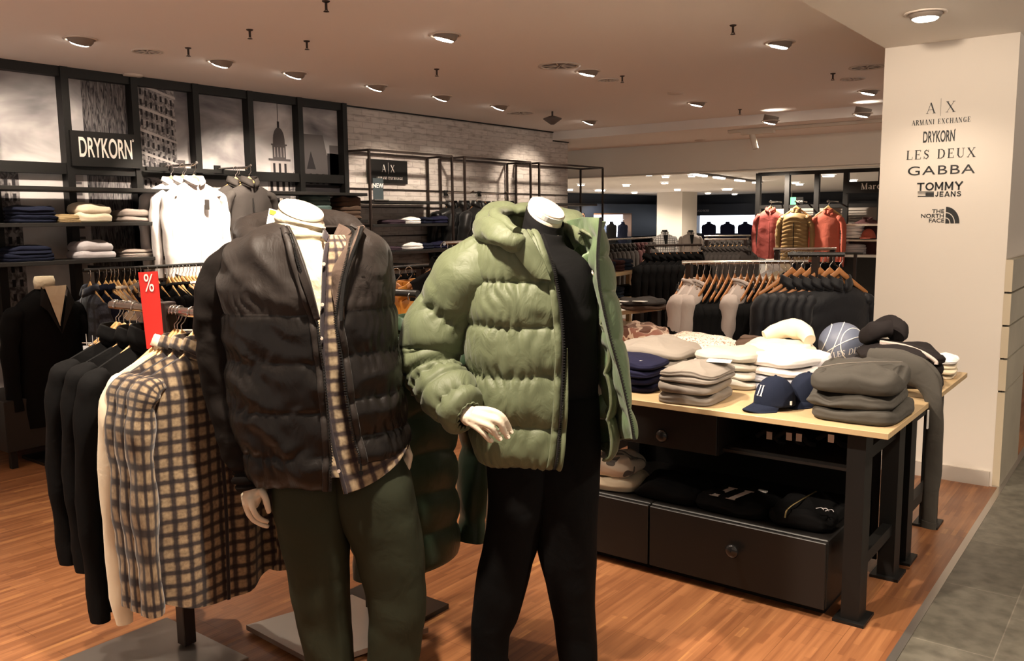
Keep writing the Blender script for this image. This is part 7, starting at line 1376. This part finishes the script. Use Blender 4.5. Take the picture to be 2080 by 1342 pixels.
for k, (px, py, d_, lab) in enumerate([(904, 71, PI+.3, 'lit swivel lamp high in the middle of the ceiling above the brown jacket'), (1194, 144, PI, 'lit swivel lamp beside the round slotted vent'), (1416, 208, PI, 'lit swivel lamp in the centre distance over the rear racks'), (1565, 245, PI, 'lit swivel lamp near the white track on the ceiling step'), (1584, 86, PI, 'lit swivel lamp left of the pale soffit'), (1765, 184, PI, 'bright lamp half hidden by the pillar edge'), (1752, 230, PI, 'small lit lamp further back beside the pillar edge')]):
    z = CE if py < 235 and px != 1752 else 2.64; p = onZ(px, py, z); 
    if px == 1752: p = onZ(px, py, 2.64)
    gimbal((p[0], p[1], z), d_, .25, lab, 'middle ceiling lamps')
p = onZ(1880, 26, 2.60); gimbal((p[0], p[1], 2.60), 0, 0, 'round downlight in the pale soffit above the pillar lettering', None)
def vent(px, py, lab, r=.12, z=CE):
    p = onZ(px, py, z); t = thing('ceiling_vent', lab, 'vent', (p[0], p[1], z)); b = MB(); b.lathe([(r, 0), (r*1.02, -.006), (r*.85, -.008), (r*.84, .0)], p, 32, caps=False); b.build('rim', m_ring, t, org=t.location, smooth=True)
    b = MB(); b.lathe([(r*.84, -.001), (.001, -.001)], p, 32, caps=False); b.build('recess', m_grey_grille, t, org=t.location)
    b = MB()
    for k in range(9): a = 2*PI*k/9; b.bar(p+[r*.15*math.cos(a), r*.15*math.sin(a), -.004], p+[r*.82*math.cos(a+.25), r*.82*math.sin(a+.25), -.004], .008, .003)
    b.build('swirl_vane', m_ring, t, org=t.location)
vent(1136, 133, 'round swirl vent beside a lit lamp in the middle of the ceiling', .16); vent(1058, 229, 'round swirl vent near the brick wall', .15); vent(299, 104, 'small round vent near the left lamps', .10); vent(1235, 162, 'small dark round vent behind the swirl vent', .09); vent(1760, 136, 'round vent at the pillar edge', .13); vent(1732, 160, 'dark round speaker grille left of the pillar edge', .10)
for k, (px, py) in enumerate(((270, 152), (1372, 188), (1422, 284))):
    z = CE if py < 250 else 2.64; p = onZ(px, py, z); b = MB(); b.lathe([(.075, 0), (.07, -.012), (.001, -.014)], p, 24, caps=False); tag(b.build('smoke_detector', m_ring, smooth=True), 'flat pale disc on the ceiling %s' % ['above the black name sign', 'in the middle distance', 'near the white lighting track'][k], 'ceiling disc')
for k, (px, py) in enumerate(((662, 8), (507, 66), (382, 103), (623, 89), (887, 146), (1489, 57), (1264, 160), (1692, 155), (1503, 228))):
    p = onZ(px, py-6, CE); t = thing('sprinkler_head', 'small dark sprinkler head hanging from the ceiling, %s' % ['at the top edge left of centre', 'above the second wall lamp', 'right of the small round vent', 'faint one left of centre', 'near the ceiling centre', 'left of the pale soffit', 'beside the swirl vent', 'near the pillar edge', 'in the right distance'][k], 'sprinkler', p, 'sprinkler heads')
    b = MB(); b.lathe([(.022, 0), (.018, -.006), (.007, -.010), (.007, -.045)], p, 12); b.build('body', m_bronze, t, org=t.location); b = MB(); b.lathe([(.014, -.052), (.016, -.055), (.001, -.056)], p, 12, caps=False); b.tube([p+[-.006, 0, -.04], p+[-.010, 0, -.048], p+[0, 0, -.056]], .002, 5); b.tube([p+[.006, 0, -.04], p+[.010, 0, -.048], p+[0, 0, -.056]], .002, 5); b.build('deflector', m_bronze, t, org=t.location)
# speaker/camera near the brick wall end
p = onZ(1122, 226, CE); t = thing('ceiling_speaker', 'small dark fitting hanging on a stub from the ceiling near the brick wall end', 'ceiling fitting', p); b = MB(); b.tube([p, p+[0, 0, -.06]], .01, 8); b.build('stub', m_bronze, t, org=t.location); b = MB(); b.lathe([(.03, -.05), (.10, -.075), (.10, -.085), (.02, -.14)], p, 20); b.build('body', m_grey_grille, t, org=t.location, smooth=True)
# white track with spot on the ceiling step
pa, pb = onZ(1480, 268, 2.62), onZ(1790, 242, 2.62); t = thing('lighting_track', 'cream lighting track on the lowered ceiling left of the pillar', 'lighting track', (*pa[:2], 2.64)); b = MB(); b.bar(pa, (pb[0], pa[1], 2.62), .05, .035); b.build('track', m_farw, t, org=t.location)
c = onZ(1540, 266, 2.62); c[1] = pa[1]; b = MB(); b.box(c+[-.15, -.03, -.05], c+[.25, .03, -.018]); b.tube([c+[-.02, 0, -.05], c+[.03, .0, -.22]], .035, 14); b.build('spot_head', m_farw, t, org=t.location, smooth=False)
# far hall lamps
far = [(1180, 375), (1219, 386), (1272, 376), (1289, 391), (1257, 410), (1215, 356), (1196, 407), (1254, 402), (1318, 354), (1352, 358), (1350, 371), (1376, 385), (1405, 356), (1407, 351), (1477, 384), (1438, 392), (1492, 394), (1518, 396), (1408, 401), (1433, 412), (1503, 416), (1323, 412), (1616, 371), (1624, 374), (1683, 356), (1684, 402), (1685, 410), (1733, 366), (1606, 340), (1710, 334), (1650, 411), (1157, 385), (1165, 397), (1456, 416), (1570, 403)]
HZ = 2.485
for k, (px, py) in enumerate(far):
    p = onZ(px, py, HZ)
    if p[1] > 39 or p[1] < 11.8: continue
    big = .055 if k not in (1, 14, 24) else .09
    sc_ = min(1.8, max(1, np.linalg.norm(p)/14)); p[1] = min(p[1], 39) if p[1] < 39 else p[1]
    b = MB(); b.lathe([(big*sc_, 0), (big*sc_*.9, -.03), (.001, -.032)], p, 14, caps=False); b.lathe([(big*sc_*1.25, .012), (big*sc_*1.25, -.006), (big*sc_, -.008)], p, 14, 1, caps=False)
    tag(b.build('round_downlight', [m_lampfar, m_ring]), 'small lit downlight in the far hall ceiling', 'ceiling lamp', 'downlights of the far hall')
# light strip running over the far hall
pa, pb = onZ(1415, 352, HZ-.01), onZ(1545, 370, HZ-.01); t = thing('light_strip', 'dark ceiling slot with a broken row of lit tubes over the far hall', 'light strip', (*pa[:2], HZ)); b = MB(); b.bar(pa, pb, .12, .03); b.build('slot', m_grey_grille, t, org=t.location)
for f in (.05, .3, .62, .93): b = MB(); q = pa+(pb-pa)*f-[0, 0, .03]; d_ = (pb-pa)/np.linalg.norm(pb-pa); b.bar(q-d_*.35, q+d_*.35, .08, .03); b.build('tube', m_lampfar, t, org=t.location)
